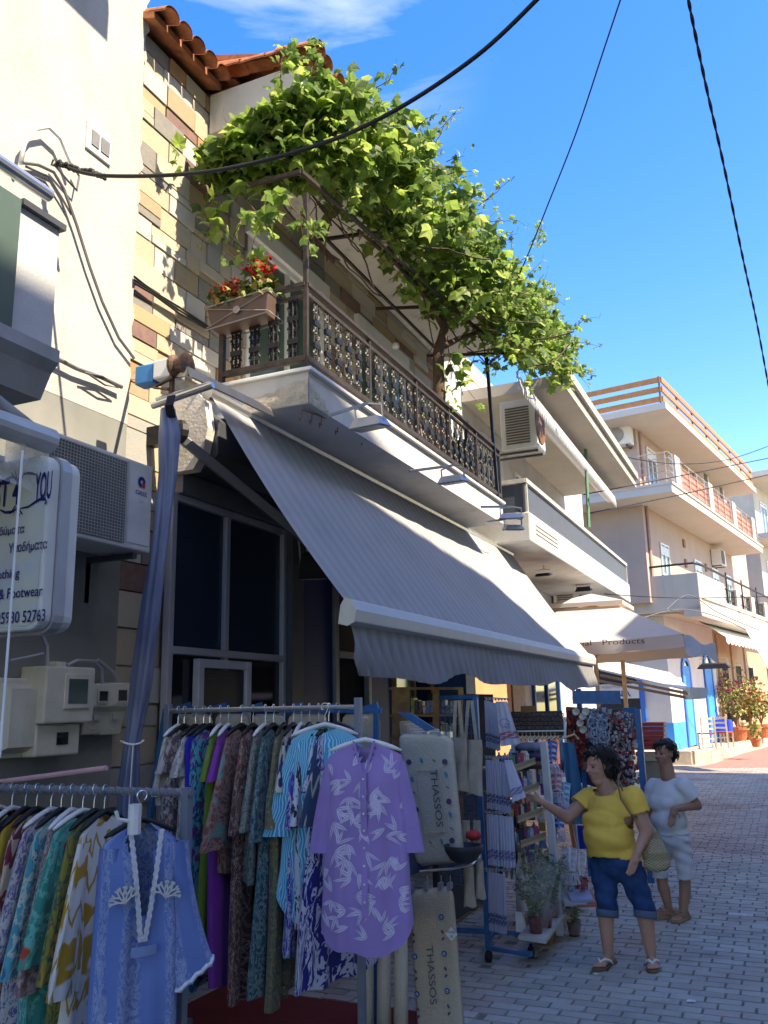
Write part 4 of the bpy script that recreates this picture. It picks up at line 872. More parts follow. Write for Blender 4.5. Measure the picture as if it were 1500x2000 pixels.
# ---------------------------------------------------------------- printed fabrics
def fab(name, base, layers=(), rough=.9, sat=1):
    if name in MATS: return MATS[name]
    t = NT(name); uv = t.coord('UV'); nn = t.n('ShaderNodeTexNoise'); t.l(uv, nn.inputs['Vector']); nn.inputs['Scale'].default_value = 9; nn.inputs['Detail'].default_value = 2
    vm = t.n('ShaderNodeVectorMath', operation='MULTIPLY_ADD'); t.l(nn.outputs['Color'], vm.inputs[0]); vm.inputs[1].default_value = (.06, .06, 0); t.l(uv, vm.inputs[2]); D = vm.outputs[0]
    sp = t.n('ShaderNodeSeparateXYZ'); t.l(D, sp.inputs[0]); k = t.mix(t.ramp(t.noise(uv, 4, 4), .3, .7), tuple(c*.88 for c in base), tuple(min(1, c*1.1) for c in base))
    def mp(src, sc, rot, off=0):
        q = t.n('ShaderNodeMapping'); q.inputs['Scale'].default_value = (*sc, 1); q.inputs['Rotation'].default_value = (0, 0, rot); q.inputs['Location'].default_value = (off, off, 0); t.l(src, q.inputs[0]); return q.outputs[0]
    for kind, col, s, th in layers:
        if kind == 'floral': m = t.ramp(t.vor(D, s), th, th*.85)
        elif kind == 'dots': m = t.ramp(t.vor(uv, s, rnd=.3), th, th*.85)
        elif kind == 'squig': m = t.ramp(t.math('ABSOLUTE', t.math('SUBTRACT', t.noise(D, s, 5, .6), .5)), th, th*.7)
        elif kind == 'coral': m = t.ramp(t.math('ABSOLUTE', t.math('SUBTRACT', t.noise(mp(D, (1, .45), 0), s, 3, .75, 1.5), .5)), th, th*.7)
        elif kind == 'paisley': m = t.ramp(t.math('SINE', t.math('MULTIPLY', t.vor(D, s, 'SMOOTH_F1'), 34)), th, th+.3)
        elif kind == 'stripe': m = t.ramp(t.math('SINE', t.math('MULTIPLY', sp.outputs[0], s)), th, th+.2)
        elif kind == 'hstripe': m = t.ramp(t.math('SINE', t.math('MULTIPLY', sp.outputs[1], s)), th, th+.2)
        elif kind == 'ikat':
            tri = t.math('PINGPONG', sp.outputs[0], .05); m = t.ramp(t.math('SINE', t.math('MULTIPLY', t.math('ADD', sp.outputs[1], t.math('MULTIPLY', tri, 1.6)), s)), th, th+.25)
        elif kind == 'patch': m = t.ramp(t.noise(D, s, 2, .5), th, th+.03)
        elif kind == 'leaf':
            m = None
            for r_, o in ((.5, 0), (-.7, 3.3), (1.5, 7.7), (2.4, 5.1)):
                d_ = t.ramp(t.vor(mp(D, (1, .30), r_, o), s, rnd=.9), th, th*.86); m = d_ if m is None else t.math('MAXIMUM', m, d_)
            vn = t.ramp(t.math('ABSOLUTE', t.math('SUBTRACT', t.noise(uv, 60, 2), .5)), .0, .06, .4, 1); m = t.math('MULTIPLY', m, vn)
        elif kind == 'band':                                     # only below v=s (metres from the top)
            m = t.ramp(sp.outputs[1], s, s+.01)
        k = t.mix(m, k, col)
    t.bump(t.noise(uv, 260, 2), .15, .001)
    m = t.fin(k, rough, 0, .15); t.b.inputs['Sheen Weight'].default_value = .15; MATS[name] = m; return m
HW = M('hanger_white', (.68, .68, .66), .4); HBk = M('hanger_black', (.02, .02, .022), .4)
def hanger(t, hook, w, hw, mat, wood=False):
    n = Vector((-w.y, w.x, 0)); m = MB(); s = hook
    m.tube([s+n*.0+w*(.02*math.cos(a)-.0)+Vector((0, 0, .02*math.sin(a)+.005)) for a in [rad(-60+i*30) for i in range(9)]]+[s+Vector((0, 0, -.04)), s+Vector((0, 0, -.085))], .0028, 5)
    m.build('hook', STEEL, t); m = MB()
    pts = [s+w*(hw*k)+Vector((0, 0, -.085-.055*abs(k)**1.3)) for k in (-1, -.75, -.5, -.25, -.08, 0, .08, .25, .5, .75, 1)]
    m.tube(pts, [.006, .012, .013, .012, .013, .014, .013, .012, .013, .012, .006], 6); m.build('hanger', mat, t, smooth=True)
def sm(t): t = max(0, min(1, t)); return t*t*(3-2*t)
def garment(hook, ang, L, label, mat, cat='dress', hm=None, sh=.20, hem=.24, dep=.03, sleeve=None, smat=None, tails=0, seed=0, folds=.012, group=None, name='dress', thick=True, neck=.07, waist=None, open_v=None):
    hook = Vector(hook); a = rad(ang); w = Vector((math.sin(a), -math.cos(a), 0)); n = Vector((math.cos(a), math.sin(a), 0)); r = random.Random(seed+11)
    t = thing(name, hook, label, cat, group); hanger(t, hook, w, sh*.95, hm or HBk); ph = [r.uniform(0, 6) for _ in range(6)]; T0 = -.10
    def prof(b):
        z = b*L; sl = sm(z/.07)
        W = neck+(sh-neck)*(min(1, (z/.07))**.8) if z < .07 else sh
        if z >= .07:
            q = (z-.07)/(L-.07); W = sh*(1-.10*math.sin(min(1, q*3)*math.pi))+(hem-sh)*q
            if waist: W -= waist*math.exp(-((q-.38)/.12)**2)
        return W, z
    def fn(u, b):
        W, z = prof(b); th = u*2*math.pi; c_, s_ = math.cos(th), math.sin(th); q = z/L
        ss = W*math.copysign(abs(c_)**.8, c_); D = (.012+dep*sm(z/.2))*math.copysign(abs(s_)**.7, s_)
        f = folds*sm((z-.05)/.4)*(math.sin(ss*34+ph[0]+q*1.5)+.7*math.sin(ss*61+ph[1]-q*2)+.5*math.sin(ss*15+ph[2]))
        zz = T0-z
        if tails: zz += tails*(abs(c_)**4)*sm((q-.7)/.3)
        zz += .01*math.sin(ss*25+ph[3])*q
        if s_ > 0 and z < .05: zz -= (.03)*(1-abs(ss)/(neck+.01)) if abs(ss) < neck else 0
        return hook+w*ss+n*(D+f+.02*math.sin(q*3+ph[4])*q)+Vector((0, 0, zz))
    m = MB(); sk = None
    if open_v: 
        def sk(u, b):
            W, z = prof(b); th = u*2*math.pi; return math.sin(th)*open_v[2] > 0 and z < open_v[1] and abs(W*math.cos(th)) < open_v[0]*(1-z/open_v[1])
    m.grid(fn, 60, int(L*26)+6, uvf=lambda u, b: (u*2.2*hem*2, b*L), skip=sk); m.build('garment_body', mat, t, smooth=True)
    if sleeve:
        sl, flare, drop = sleeve
        for sg in (-1, 1):
            m = MB(); base = hook+w*(sg*(sh-.02))+Vector((0, 0, T0-.12)); d = (w*sg*drop+Vector((0, 0, -1))).normalized()
            def sf(u, b, sg=sg, base=base, d=d):
                th = u*2*math.pi; rw = (.085+(flare-.085)*b)*(1-.55*math.exp(-b*9)*.0); x = w*math.cos(th)*rw*(.62+.2*b); y = n*math.sin(th)*(.018+.012*b)
                f = n*(.006*math.sin(th*5+ph[5]+b*3)*(b+.2)); return base+d*(sl*b)-Vector((0, 0, -.03*(1-b)))+x+y+f+w*sg*(-.03*(1-b)**2)
            m.grid(sf, 22, 12, uvf=lambda u, b: (u*.5+sg, b*sl)); m.build('sleeve', smat or mat, t, smooth=True)
    global LASTFN; LASTFN = (fn, prof, L)
    return t, w, n
UPZ = Vector((0, 0, 1)); NTH = ('first', 'second', 'third', 'fourth', 'fifth', 'sixth', 'seventh', 'eighth', 'ninth', 'tenth', 'eleventh', 'twelfth')
# ---------------------------------------------------------------- clothes rails
BZ = 1.80; BY = 4.3
def hx(px): return PY(px, 1400, BY).x
rk = thing('clothes_rail', (-2.4, 3.8, 0), 'grey steel clothes rail with the long row of dresses in front of the shop window', 'clothes rail')
GP = M('rail_grey_paint', (.20, .22, .27), .45, .3, var=.1)
m = MB(); m.tube([(hx(322), BY, BZ), (hx(702), BY, BZ)], .014, 10); m.build('top_rail', STEEL, rk)
m = MB(); m.box(hx(700)-.018, hx(700)+.018, BY-.018, BY+.018, .03, BZ+.05); m.build('upright', GP, rk, bevel=.003)
m = MB(); m.box(hx(328)-.018, hx(328)+.018, BY-.018, BY+.018, .03, BZ+.04); m.build('upright', GP, rk, bevel=.003)
m = MB(); m.bar((hx(328), BY, .08), (hx(700), BY, .08), .03); m.build('lower_bar', BLUER, rk)
for x in (328, 700): m = MB(); m.bar((hx(x), BY-.3, .045), (hx(x), BY+.3, .045), .04, .03); m.build('foot_bar', GP, rk)
OR1 = (.45, .14, .09)
P_ = dict
rows = [
 (338, 1.0, 'cream lace blouse at the far left end of the long dress rail', 'blouse', fab('lace_cream', (.55, .52, .46), [('coral', (.32, .30, .27), 26, .03)]), .42, (.24, .10, 0.12), HW),
 (350, .7, 'coral and grey floral cap sleeved dress second on the long rail', 'dress', fab('coral_floral', (.42, .36, .33), [('floral', OR1, 12, .32), ('squig', (.12, .1, .1), 12, .05), ('floral', (.6, .56, .5), 20, .2)]), .95, (.12, .12, 0.24), HBk),
 (372, .7, 'grey and orange flower print dress with white shoulder ruffle', 'dress', fab('grey_orange_floral', (.30, .28, .26), [('floral', (.5, .2, .12), 9, .26), ('squig', (.55, .52, .48), 10, .05)]), .78, (.14, .12, 0.28), HBk),
 (388, .7, 'plain royal blue sleeveless maxi dress', 'dress', fab('royal_blue', (.012, .02, .38)), 1.2, None, HBk),
 (400, .7, 'turquoise maxi dress with magenta flowers', 'dress', fab('turq_magenta', (.05, .38, .42), [('floral', (.32, .01, .24), 14, .38), ('squig', (.02, .05, .2), 9, .04)]), 1.33, None, HBk),
 (420, .7, 'lime green ruffle sleeved maxi dress', 'dress', fab('lime_green', (.14, .22, .03)), 1.22, (.16, .11, 0.32), HW),
 (436, .7, 'bright purple ruffle sleeved maxi dress', 'dress', fab('bright_purple', (.24, .04, .32)), 1.30, (.16, .12, 0.32), HW),
 (462, .7, 'brown and turquoise bordered paisley kaftan', 'kaftan', fab('brown_turq', (.19, .07, .06), [('paisley', (.30, .16, .12), 9, .2), ('patch', (.08, .28, .25), 5, .58), ('squig', (.35, .22, .18), 20, .03)]), .74, (.5, .18, 0.20), HBk),
 (484, .7, 'long brown paisley dress reaching near the ground', 'dress', fab('brown_paisley', (.13, .055, .05), [('paisley', (.26, .13, .10), 7, .3), ('squig', (.42, .30, .24), 14, .02)]), 1.36, (.42, .12, 0.12), HBk),
 (508, .7, 'grey green paisley dress with teal edging', 'dress', fab('greygreen_paisley', (.09, .13, .12), [('paisley', (.17, .23, .20), 9, .2), ('squig', (.30, .26, .2), 22, .03)]), .78, (.4, .13, 0.14), HW),
 (524, .7, 'long dark teal paisley dress', 'dress', fab('teal_paisley', (.03, .09, .12), [('paisley', (.07, .18, .19), 8, .1), ('squig', (.20, .26, .22), 18, .03)]), 1.32, (.45, .12, 0.12), HBk),
 (545, .7, 'long olive gold dotted paisley dress', 'dress', fab('olive_gold', (.20, .17, .08), [('paisley', (.10, .12, .08), 8, .2), ('dots', (.38, .33, .2), 30, .2)]), 1.36, (.38, .12, 0.14), HBk),
 (563, .7, 'cream and navy ogee print short sleeved top', 'tunic', fab('cream_ogee', (.52, .49, .40), [('ikat', (.02, .035, .12), 42, .2), ('floral', (.02, .03, .1), 11, .25)]), .40, (.2, .12, 0.12), HBk),
 (578, .7, 'royal blue dress with white coral print and orange cuff', 'dress', fab('blue_coral', (.04, .05, .30), [('coral', (.52, .52, .60), 15, .035)]), 1.10, (.38, .12, 0.12), HW),
 (594, .7, 'black and white feather stroke dress with a red hem line', 'dress', fab('bw_stroke', (.03, .04, .055), [('coral', (.50, .55, .62), 5, .07), ('squig', (.5, .55, .6), 5, .03)]), .98, (.36, .13, 0.12), HBk),
 (612, .7, 'white and pale blue brushstroke tunic', 'tunic', fab('white_brush', (.50, .56, .62), [('patch', (.03, .07, .16), 4, .56), ('ikat', (.05, .12, .25), 25, .6)]), .60, (.30, .14, 0.12), HBk),
 (632, .7, 'navy tunic with cream diamond lattice', 'tunic', fab('navy_lattice', (.015, .055, .12), [('ikat', (.46, .43, .33), 32, .72), ('floral', (.015, .05, .11), 9, .33)]), .66, (.36, .16, 0.16), HBk),
 (650, .7, 'indigo skirted dress with big white coral trees at the hem', 'dress', fab('indigo_coral', (.02, .02, .17), [('coral', (.50, .50, .60), 9, .05)]), 1.24, (.2, .12, 0.12), HBk),
 (645, .7, 'turquoise pinstriped shirt dress behind the lilac one', 'shirt dress', fab('turq_stripe', (.02, .33, .52), [('stripe', (.32, .66, .74), 380, .35)]), .95, (.42, .12, 0.14), HW),
]
for i, (px, sc_, lab, cat, mt, L, slv, hm) in enumerate(rows):
    garment((hx(px+10), BY-(.12 if 'turq_stripe' in mt.name else 0), BZ), -62 if 'turq_stripe' in mt.name else (-12 if 'indigo' in mt.name else R.uniform(4, 18)), L, lab, mt, cat, hm, sh=.185, hem=(.34 if 'indigo' in mt.name else .25) if L > .9 else .21, dep=.026, sleeve=slv, seed=i, folds=.010, tails=.12 if 'shirt' in cat else 0, group='garments on the long clothes rail', name=cat.replace(' ', '_'))
LIL = fab('lilac_plain', (.33, .22, .50)); LILP = M('pale_leaf_print', (.62, .55, .72), .9, var=.08, sc=30)
lz = 1.80; hk = PY(712, 1418, 4.08); hk.z = 1.725
t, w, n = garment(hk, -72+180, .97, 'lilac button front tunic dress with pale leaf print hanging at the rail end', LIL, 'dress', HW, sh=.195, hem=.225, dep=.04, sleeve=(.40, .085, .10), tails=.13, seed=77, folds=.010, neck=.055, open_v=(.045, .14, -1))
fr_ = -n if n.y > 0 else n
fnL, prL, LL = LASTFN; m = MB(); rl = random.Random(4)
sgn = 1 if (fnL(.25, .5)-fnL(.75, .5)).dot(fr_) > 0 else -1
def onf(s_, z_):
    b = max(0, min(1, z_/LL)); W_ = prL(b)[0]; c_ = max(-.97, min(.97, s_/W_)); th = math.acos(math.copysign(abs(c_)**1.25, c_)); return fnL((th if sgn > 0 else 2*math.pi-th)/(2*math.pi), b)+fr_*.004
def leafp(s0, z0, ang, l, wd_):
    P2 = [(0, 0), (.25, .75), (.5, 1), (.75, .8), (1, 0)]; up_ = []; dn_ = []
    for k in range(7):
        q_ = k/6; wv = wd_*math.sin(math.pi*q_**.8)**.8 if 0 < q_ < 1 else 0
        for sg_, ls in ((1, up_), (-1, dn_)):
            x = q_*l; y = sg_*wv; y0 = sg_*.0012
            ls.append((onf(s0+x*math.cos(ang)-y*math.sin(ang), z0+x*math.sin(ang)+y*math.cos(ang)), onf(s0+x*math.cos(ang)-y0*math.sin(ang), z0+x*math.sin(ang)+y0*math.cos(ang))))
    for ls in (up_, dn_):
        for k in range(6): m.add([ls[k][0], ls[k+1][0], ls[k+1][1], ls[k][1]], [(0, 1, 2, 3)])
for i in range(60):
    s0 = -.19+.38*((i % 5)+rl.uniform(.1, .9))/5; z0 = .09+(LL-.16)*((i//5)+rl.uniform(.1, .9))/12; a0 = rl.uniform(0, 6.28)
    for k in range(rl.choice((2, 3, 3, 4))): leafp(s0, z0, a0+(k-1.5)*.62+rl.uniform(-.15, .15), rl.uniform(.055, .09), rl.uniform(.0065, .010))
m.build('leaf_print', LILP, t, fixn=False, kind='stuff')
m = MB(); c0 = hk+fr_*.056
for s_ in (-1, 1):
    m.grid(lambda a, b, s_=s_: hk+w*(s_*(.052-.045*b+.012*(a-.5)))+fr_*(.038+.02*b)+Vector((0, 0, -.09-.16*b)), 2, 8)
m.build('collar_band', LIL, t, smooth=True, fixn=False)
m = MB(); m.grid(lambda a, b: hk+w*((a-.5)*.03)+fr_*(.075+.012*math.sin(b*9))+Vector((0, 0, -.24-.66*b)), 2, 20, uvf=lambda a, b: (a*.03, b)); m.build('button_placket', LIL, t, smooth=True, fixn=False)
for i in range(8):
    m = MB(); m.ell(hk+fr_*(.082+.012*math.sin((.04+i*.13)*9))+Vector((0, 0, -.27-.08*i)), .006, 6, 5); m.build('button', HW, t)
# left rail
LY = 3.10; LZ = 1.468
lk = thing('clothes_rail', (-2.9, LY, 0), 'low grey clothes rail running out from the grey wall at the lower left', 'clothes rail')
m = MB(); m.tube([(-3.9, LY, LZ), (-2.27, LY, LZ)], .016, 10); m.build('top_rail', GP, lk)
m = MB(); m.box(-2.315, -2.28, LY-.018, LY+.018, 0.03, LZ+.02); m.build('upright', GP, lk)
m = MB()
for i in range(34): x = -3.6+i*.039; m.lathe((x, LY, LZ), [(.019, -.004), (.019, .004)], 10, Matrix.Rotation(rad(90), 3, 'Y'))
m.build('sizing_rings', STEEL, lk, kind='stuff')
def lx(px): return PY(px, 1530, LY).x
m = MB(); m.tube([PY(-5, 1528, 3.2), PY(208, 1500, 3.2)], .012, 8); tag(m.build('curtain_rod', M('pink_rod', (.62, .35, .36), .4)), 'thin pink rod lying above the low clothes rail', 'rod')
left = [
 (-60, 'pale cyan patterned kaftan at the left border', fab('pale_cyan', (.38, .55, .56), [('squig', (.08, .25, .3), 12, .04)]), .9, HW),
 (-38, 'white and aqua print kaftan near the left border', fab('white_aqua', (.50, .56, .55), [('floral', (.1, .35, .38), 10, .3)]), .95, HBk),
 (-15, 'brown and orange ethnic print kaftan', fab('brown_orange', (.16, .07, .06), [('floral', (.40, .16, .07), 14, .3), ('squig', (.3, .27, .35), 16, .04)]), 1.25, HW),
 (12, 'black and cream ikat kaftan', fab('black_ikat', (.012, .014, .035), [('ikat', (.50, .43, .34), 38, .35), ('patch', (.35, .24, .15), 5, .62)]), 1.2, HW),
 (38, 'mustard yellow plain dress between patterned kaftans', fab('mustard', (.42, .27, .03)), 1.3, HBk),
 (60, 'maroon and cream block print dress', fab('maroon_block', (.20, .025, .05), [('patch', (.50, .42, .30), 9, .52), ('ikat', (.55, .45, .33), 24, .6)]), 1.25, HBk),
 (88, 'lavender kaftan with cream scroll print', fab('lav_scroll', (.12, .11, .24), [('squig', (.50, .46, .42), 13, .05), ('coral', (.45, .42, .45), 20, .03)]), .98, HW),
 (108, 'turquoise floral dress on the low rail', fab('turq_floral', (.04, .30, .36), [('floral', (.02, .12, .25), 9, .3), ('squig', (.40, .5, .42), 12, .05)]), 1.3, HBk),
 (128, 'dark rose and grey patterned dress', fab('rose_grey', (.20, .13, .14), [('squig', (.42, .32, .28), 18, .05), ('floral', (.3, .08, .08), 12, .25)]), 1.2, HW),
 (150, 'sea green kaftan with orange red starfish', fab('seagreen_star', (.02, .26, .21), [('squig', (.10, .42, .36), 10, .05), ('patch', (.46, .06, .03), 5.5, .61)]), .82, HW),
 (172, 'olive and orange leaf dress', fab('olive_orange', (.22, .20, .04), [('floral', (.5, .22, .03), 9, .32), ('squig', (.05, .1, .06), 12, .04)]), 1.2, HBk),
 (192, 'white kaftan with gold baroque scrolls and white pompon tassels', fab('white_gold', (.66, .63, .58), [('patch', (.48, .25, .02), 6, .55), ('ikat', (.42, .24, .03), 45, .7)]), .98, HBk),
]
for i, (px, lab, mt, L, hm) in enumerate(left):
    t, w, n = garment((lx(px+14), LY, LZ), R.uniform(6, 20), L, lab, mt, 'kaftan' if 'kaftan' in lab else 'dress', hm, sh=.20, hem=.28, dep=.024, sleeve=(.42+.05*(i % 3), .13, .15), seed=40+i, folds=.011, group='garments on the low clothes rail', name='kaftan' if 'kaftan' in lab else 'dress')
    if 'pompon' in lab:
        for k in range(9):
            p = Vector((lx(px+14)+R.uniform(.02, .06), LY-.30+k*.05, LZ-1.10-.05*(k % 3)))
            m = MB(); m.ell(p, .024, 8, 6); m.tube([p, p+Vector((0, 0, .06))], .004, 4); m.tube([p, p-Vector((0, 0, .05))], [.012, .02], 6); m.build('pompon', M('pompon_white', (.62, .60, .66), .95, bump=.8), t)
# blue kaftan on the end of the low rail
def kafmat():
    t = NT('blue_kaftan'); uv = t.coord('UV'); sp = t.n('ShaderNodeSeparateXYZ'); t.l(uv, sp.inputs[0])
    n = t.noise(t.coord('UV', (1, .5, 1)), 30, 4, .8, 1.2); lace = t.ramp(t.math('ABSOLUTE', t.math('SUBTRACT', n, .5)), .05, .03)
    band = t.ramp(t.math('SINE', t.math('MULTIPLY', sp.outputs[0], 46)), -.2, .25); k = t.mix(t.ramp(t.noise(uv, 3, 3), .3, .7), (.09, .17, .40), (.14, .23, .50))
    t.bump(t.noise(uv, 150, 3), .2, .001); return t.fin(t.mix(t.math('MULTIPLY', t.math('MULTIPLY', lace, band), .55), k, (.42, .48, .55)), .9, 0, .1)
KAF = kafmat(); LACE = M('white_lace', (.60, .61, .66), .9, var=.15, sc=60, bump=.6, bsc=150)
hk = PD(278, 1538, 3.62); hk.z = LZ-.0
t, w, n = garment(hk, 150, 1.22, 'blue embroidered kaftan with white coral motifs and lace V neck, nearest on the low rail', KAF, 'kaftan', HBk, sh=.15, hem=.185, dep=.04, sleeve=None, seed=91, folds=.013, neck=.05, open_v=(.052, .40, -1))
fr_ = -n if n.dot(HF) > 0 else n; rt = w if w.dot(HR) > 0 else -w
def kp(x, d, z): return hk+rt*x+fr_*d+Vector((0, 0, -.10-z))
for sg, L_, fl in ((-1, .60, .0), (1, .50, .075)):
    m = MB()
    def sf(u, b, sg=sg, L_=L_, fl=fl):
        th = u*2*math.pi; c = kp(sg*((.14 if sg > 0 else .11)+fl*b*b), .0+.02*b, .08+L_*b); w_ = .06+.035*b; return c+rt*math.cos(th)*w_*(1 if sg > 0 else .8)+Vector((0, 0, 1))*math.cos(th)*w_*(.55 if sg > 0 else .2)*b+fr_*(math.sin(th)*(.028+.012*b)+.005*math.sin(5*th+4*b))
    m.grid(sf, 26, 16, uvf=lambda u, b: (u*.5, b*.6)); m.build('sleeve', KAF, t, smooth=True)
    m = MB(); m.tube([sf(i/26, 1)+Vector((0, 0, -.008*(i % 2))) for i in range(27)], .010, 5); m.build('cuff_lace', LACE, t)
for sg in (-1, 1):
    m = MB(); m.grid(lambda a, b, sg=sg: kp(sg*(.054*(1-b)+.004)+sg*(a-.3)*.02+.002*math.sin(b*90), .062+.012*math.sin(b*3), .02+.40*b), 3, 60); m.build('neck_lace', LACE, t, smooth=True, fixn=False)
    m = MB(); rr = random.Random(5+sg); root = kp(sg*.080, .080, .27)
    def br(p, a, L, d):
        q = p+rt*math.sin(a)*L+Vector((0, 0, 1))*math.cos(a)*L
        m.bar(p, q, .006, .004, up=fr_)
        if d: 
            for k in (-1, 1): br(q, a+k*rr.uniform(.25, .6), L*.72, d-1)
    for a in (-1.1, -.5, 0.0, .5, 1.1): br(root, a+sg*.3, .028, 2)
    m.build('coral_embroidery', M('embroidery_cream', (.60, .58, .52), .9), t, kind='stuff')
m = MB(); m.grid(lambda a, b: kp((a-.5)*.10, .080+.01*math.sin(a*3.1), .43+b*.035), 6, 2); m.build('neck_tab', KAF, t, fixn=False)
m = MB(); m.grid(lambda a, b: kp((a-.5)*.06, -.015, .02+b*.025), 4, 2); m.build('pink_label', M('pink_label_mat', (.60, .03, .2), .6), t, fixn=False)
m = MB(); m.tube([kp(-.045, .05, -.08), kp(-.045, .05, .03)], .026, 10); m.tube([kp(-.07, .05, -.02), kp(-.11, .05, -.03), kp(-.12, .05, -.06)], .008, 6); tag(m.build('hook_clamp', HW, smooth=False), 'white plastic display hook clipped beside the blue kaftan', 'hook')
# ---------------------------------------------------------------- bath mats
def matm(name, c):
    t = NT(name); n = t.noise(t.coord('World'), 90, 3, .7); n2 = t.noise(t.coord('World'), 22, 3); t.bump(t.math('ADD', n, n2), .8, .008); return t.fin(t.mix(n, tuple(x*.8 for x in c), c), .97, 0, .05)
MATC = matm('mat_cream', (.60, .54, .43)); MATB = matm('mat_beige', (.52, .43, .31)); INK = M('mat_ink_grey', (.10, .10, .12), .9); MPUR = M('mat_purple', (.10, .06, .14), .9); MTEA = M('mat_teal', (.05, .25, .30), .9); MBLU = M('mat_blue', (.03, .10, .24), .9)
def bathmat(c4, y, th, mat, label, roll=.03):
    TL, TR, BR, BL = [PY(a, b, y) for a, b in c4]; t = thing('bath_mat', (TL+TR)/2, label, 'bath mat', 'bath mats for sale')
    def q(a, b, d=0): return TL.lerp(TR, a).lerp(BL.lerp(BR, a), b)+Vector((0, -d, 0))
    m = MB(); 
    def f(a, b, s):
        e = min(min(a, 1-a)*8, min(b, 1-b)*10, 1); cr = 0
        aa = a; 
        if b < .08 or b > .92:
            k = (1-math.sqrt(max(0, 1-((.08-min(b, 1-b))/.08)**2)))*.12; aa = k+a*(1-2*k)
        return q(aa, b, s*th*math.sqrt(max(0, e*(2-e)))+.006*math.sin(a*5+b*4))
    m.grid(lambda a, b: f(a, b, 1), 24, 30); m.grid(lambda a, b: f(a, b, -.3), 24, 30); m.build('pile', mat, t, smooth=True)
    return t, q
t, q = bathmat(((776, 1432), (884, 1434), (909, 1682), (812, 1694)), 5.15, .022, MATC, 'cream bath mat with purple dots and teal leaves, upper one')
R90 = q(.5, 1)-q(.5, 0)
text('THASSOS', q(.56, .5, .034), R90, q(1, .5)-q(0, .5), .045, INK, t, width=.33)
def blob(t, c, r_, mat, name, q=None, sx=1, rot=0):
    m = MB(); m.prism([c+Vector((math.cos(rot)*math.cos(a)*r_*sx-math.sin(rot)*math.sin(a)*r_, 0, math.sin(rot)*math.cos(a)*r_*sx+math.cos(rot)*math.sin(a)*r_)) for a in [i*math.pi/7 for i in range(14)]], (0, -.003, 0)); m.build(name, mat, t)
for i, (a, b) in enumerate(((.18, .22), (.42, .21), (.65, .21), (.84, .22), (.84, .32), (.84, .42), (.84, .53), (.84, .63), (.84, .74), (.82, .83), (.62, .83), (.40, .83), (.2, .83), (.2, .35), (.2, .45), (.2, .58), (.2, .7))):
    if i % 3 == 1: blob(t, q(a, b, .030), .018, MTEA, 'leaf_motif', sx=.5, rot=.4)
    elif i % 3 == 0: blob(t, q(a, b, .030), .017, MPUR, 'dot_motif')
    else: blob(t, q(a, b, .030), .014, M('mat_taupe', (.25, .21, .19), .9), 'star_motif', sx=.35, rot=1)
m = MB()
for (a, b, c, d) in ((.3, .28, .74, .29), (.3, .75, .74, .76)): m.prism([q(a, b, .028), q(c, b, .028), q(c, d, .028), q(a, d, .028)], (0, -.006, 0))
for (a, b, c, d) in ((.3, .28, .32, .76), (.72, .28, .74, .76)): m.prism([q(a, b, .0285), q(c, b, .0285), q(c, d, .0285), q(a, d, .0285)], (0, -.006, 0))
m.build('stitched_border', MATC, t)
t, q = bathmat(((800, 1738), (884, 1730), (915, 2075), (820, 2085)), 4.95, .022, MATB, 'beige bath mat with blue eye motifs, lower one')
text('THASSOS', q(.36, .49, .036), q(.5, 1)-q(.5, 0), q(1, .5)-q(0, .5), .042, INK, t, width=.30)
for i in range(8):
    for s_ in (.08, .73):
        b = .17+i*.105; 
        if s_ < .5 and i < 1: continue
        if i % 2 == 0: blob(t, q(s_, b, .030), .016, MBLU, 'eye_motif'); blob(t, q(s_, b, .034), .008, MATC, 'eye_motif'); blob(t, q(s_, b, .037), .004, MBLU, 'eye_motif')
        else: blob(t, q(s_, b-.02, .030), .011, MPUR, 'scroll_motif', sx=.5, rot=.6); blob(t, q(s_, b+.02, .030), .011, MPUR, 'scroll_motif', sx=.5, rot=-.6)
m = MB(); c = q(.94, .27, .042); k = .036; m.prism([c+Vector((-k, 0, 0)), c+Vector((0, 0, k)), c+Vector((k, 0, 0)), c+Vector((0, 0, -k))], (0, -.003, 0)); pl = m.build('price_label', HW, t)
text('50x80', c+Vector((0, -.006, .006)), (1, 0, 0), (0, 0, 1), .013, SN, t, width=.05); text('10', c+Vector((0, -.006, -.018)), (1, 0, 0), (0, 0, 1), .015, SN, t, width=.018)
m = MB(); m.prism([PY(x, y, 5.0) for x, y in ((775, 1392), (800, 1392), (850, 1424), (832, 1428))], (0, .02, 0)); 
mr = thing('mat_rack', (-2.0, 4.9, 0), 'blue tiered wire rack holding the bath mats', 'rack'); m.build('blue_arm', BLUER, mr)
m = MB()
for px in (735,): m.bar(PY(px, 1392, 4.95), PY(px, 2060, 4.95), .03)
m.bar(PY(300, 1385, 5.1), PY(745, 1388, 4.95), .03); m.bar(PY(325, 1385, 4.9), PY(292, 1600, 4.9), .035); m.bar(PY(292, 1600, 4.9), PY(270, 2050, 4.9), .035)
m.build('blue_frame', BLUER, mr)
for i, px in enumerate((370, 440, 510, 590, 660, 735)):
    m = MB(); m.prism([PY(px-45, 1386, 5.0), PY(px, 1371, 5.0), PY(px+4, 1384, 5.0)], (0, .015, 0)); m.build('blue_gusset', BLUER, mr)
for i, (a, b) in enumerate(((335, 415), (420, 487), (492, 558), (562, 640), (668, 742))):
    t, q = bathmat(((a, 1394), (b, 1394), (b+2, 1640), (a+2, 1640)), 5.2, .015, MATC, ('first', 'second', 'third', 'fourth', 'fifth')[i]+' cream mat from the left behind the dress hangers')
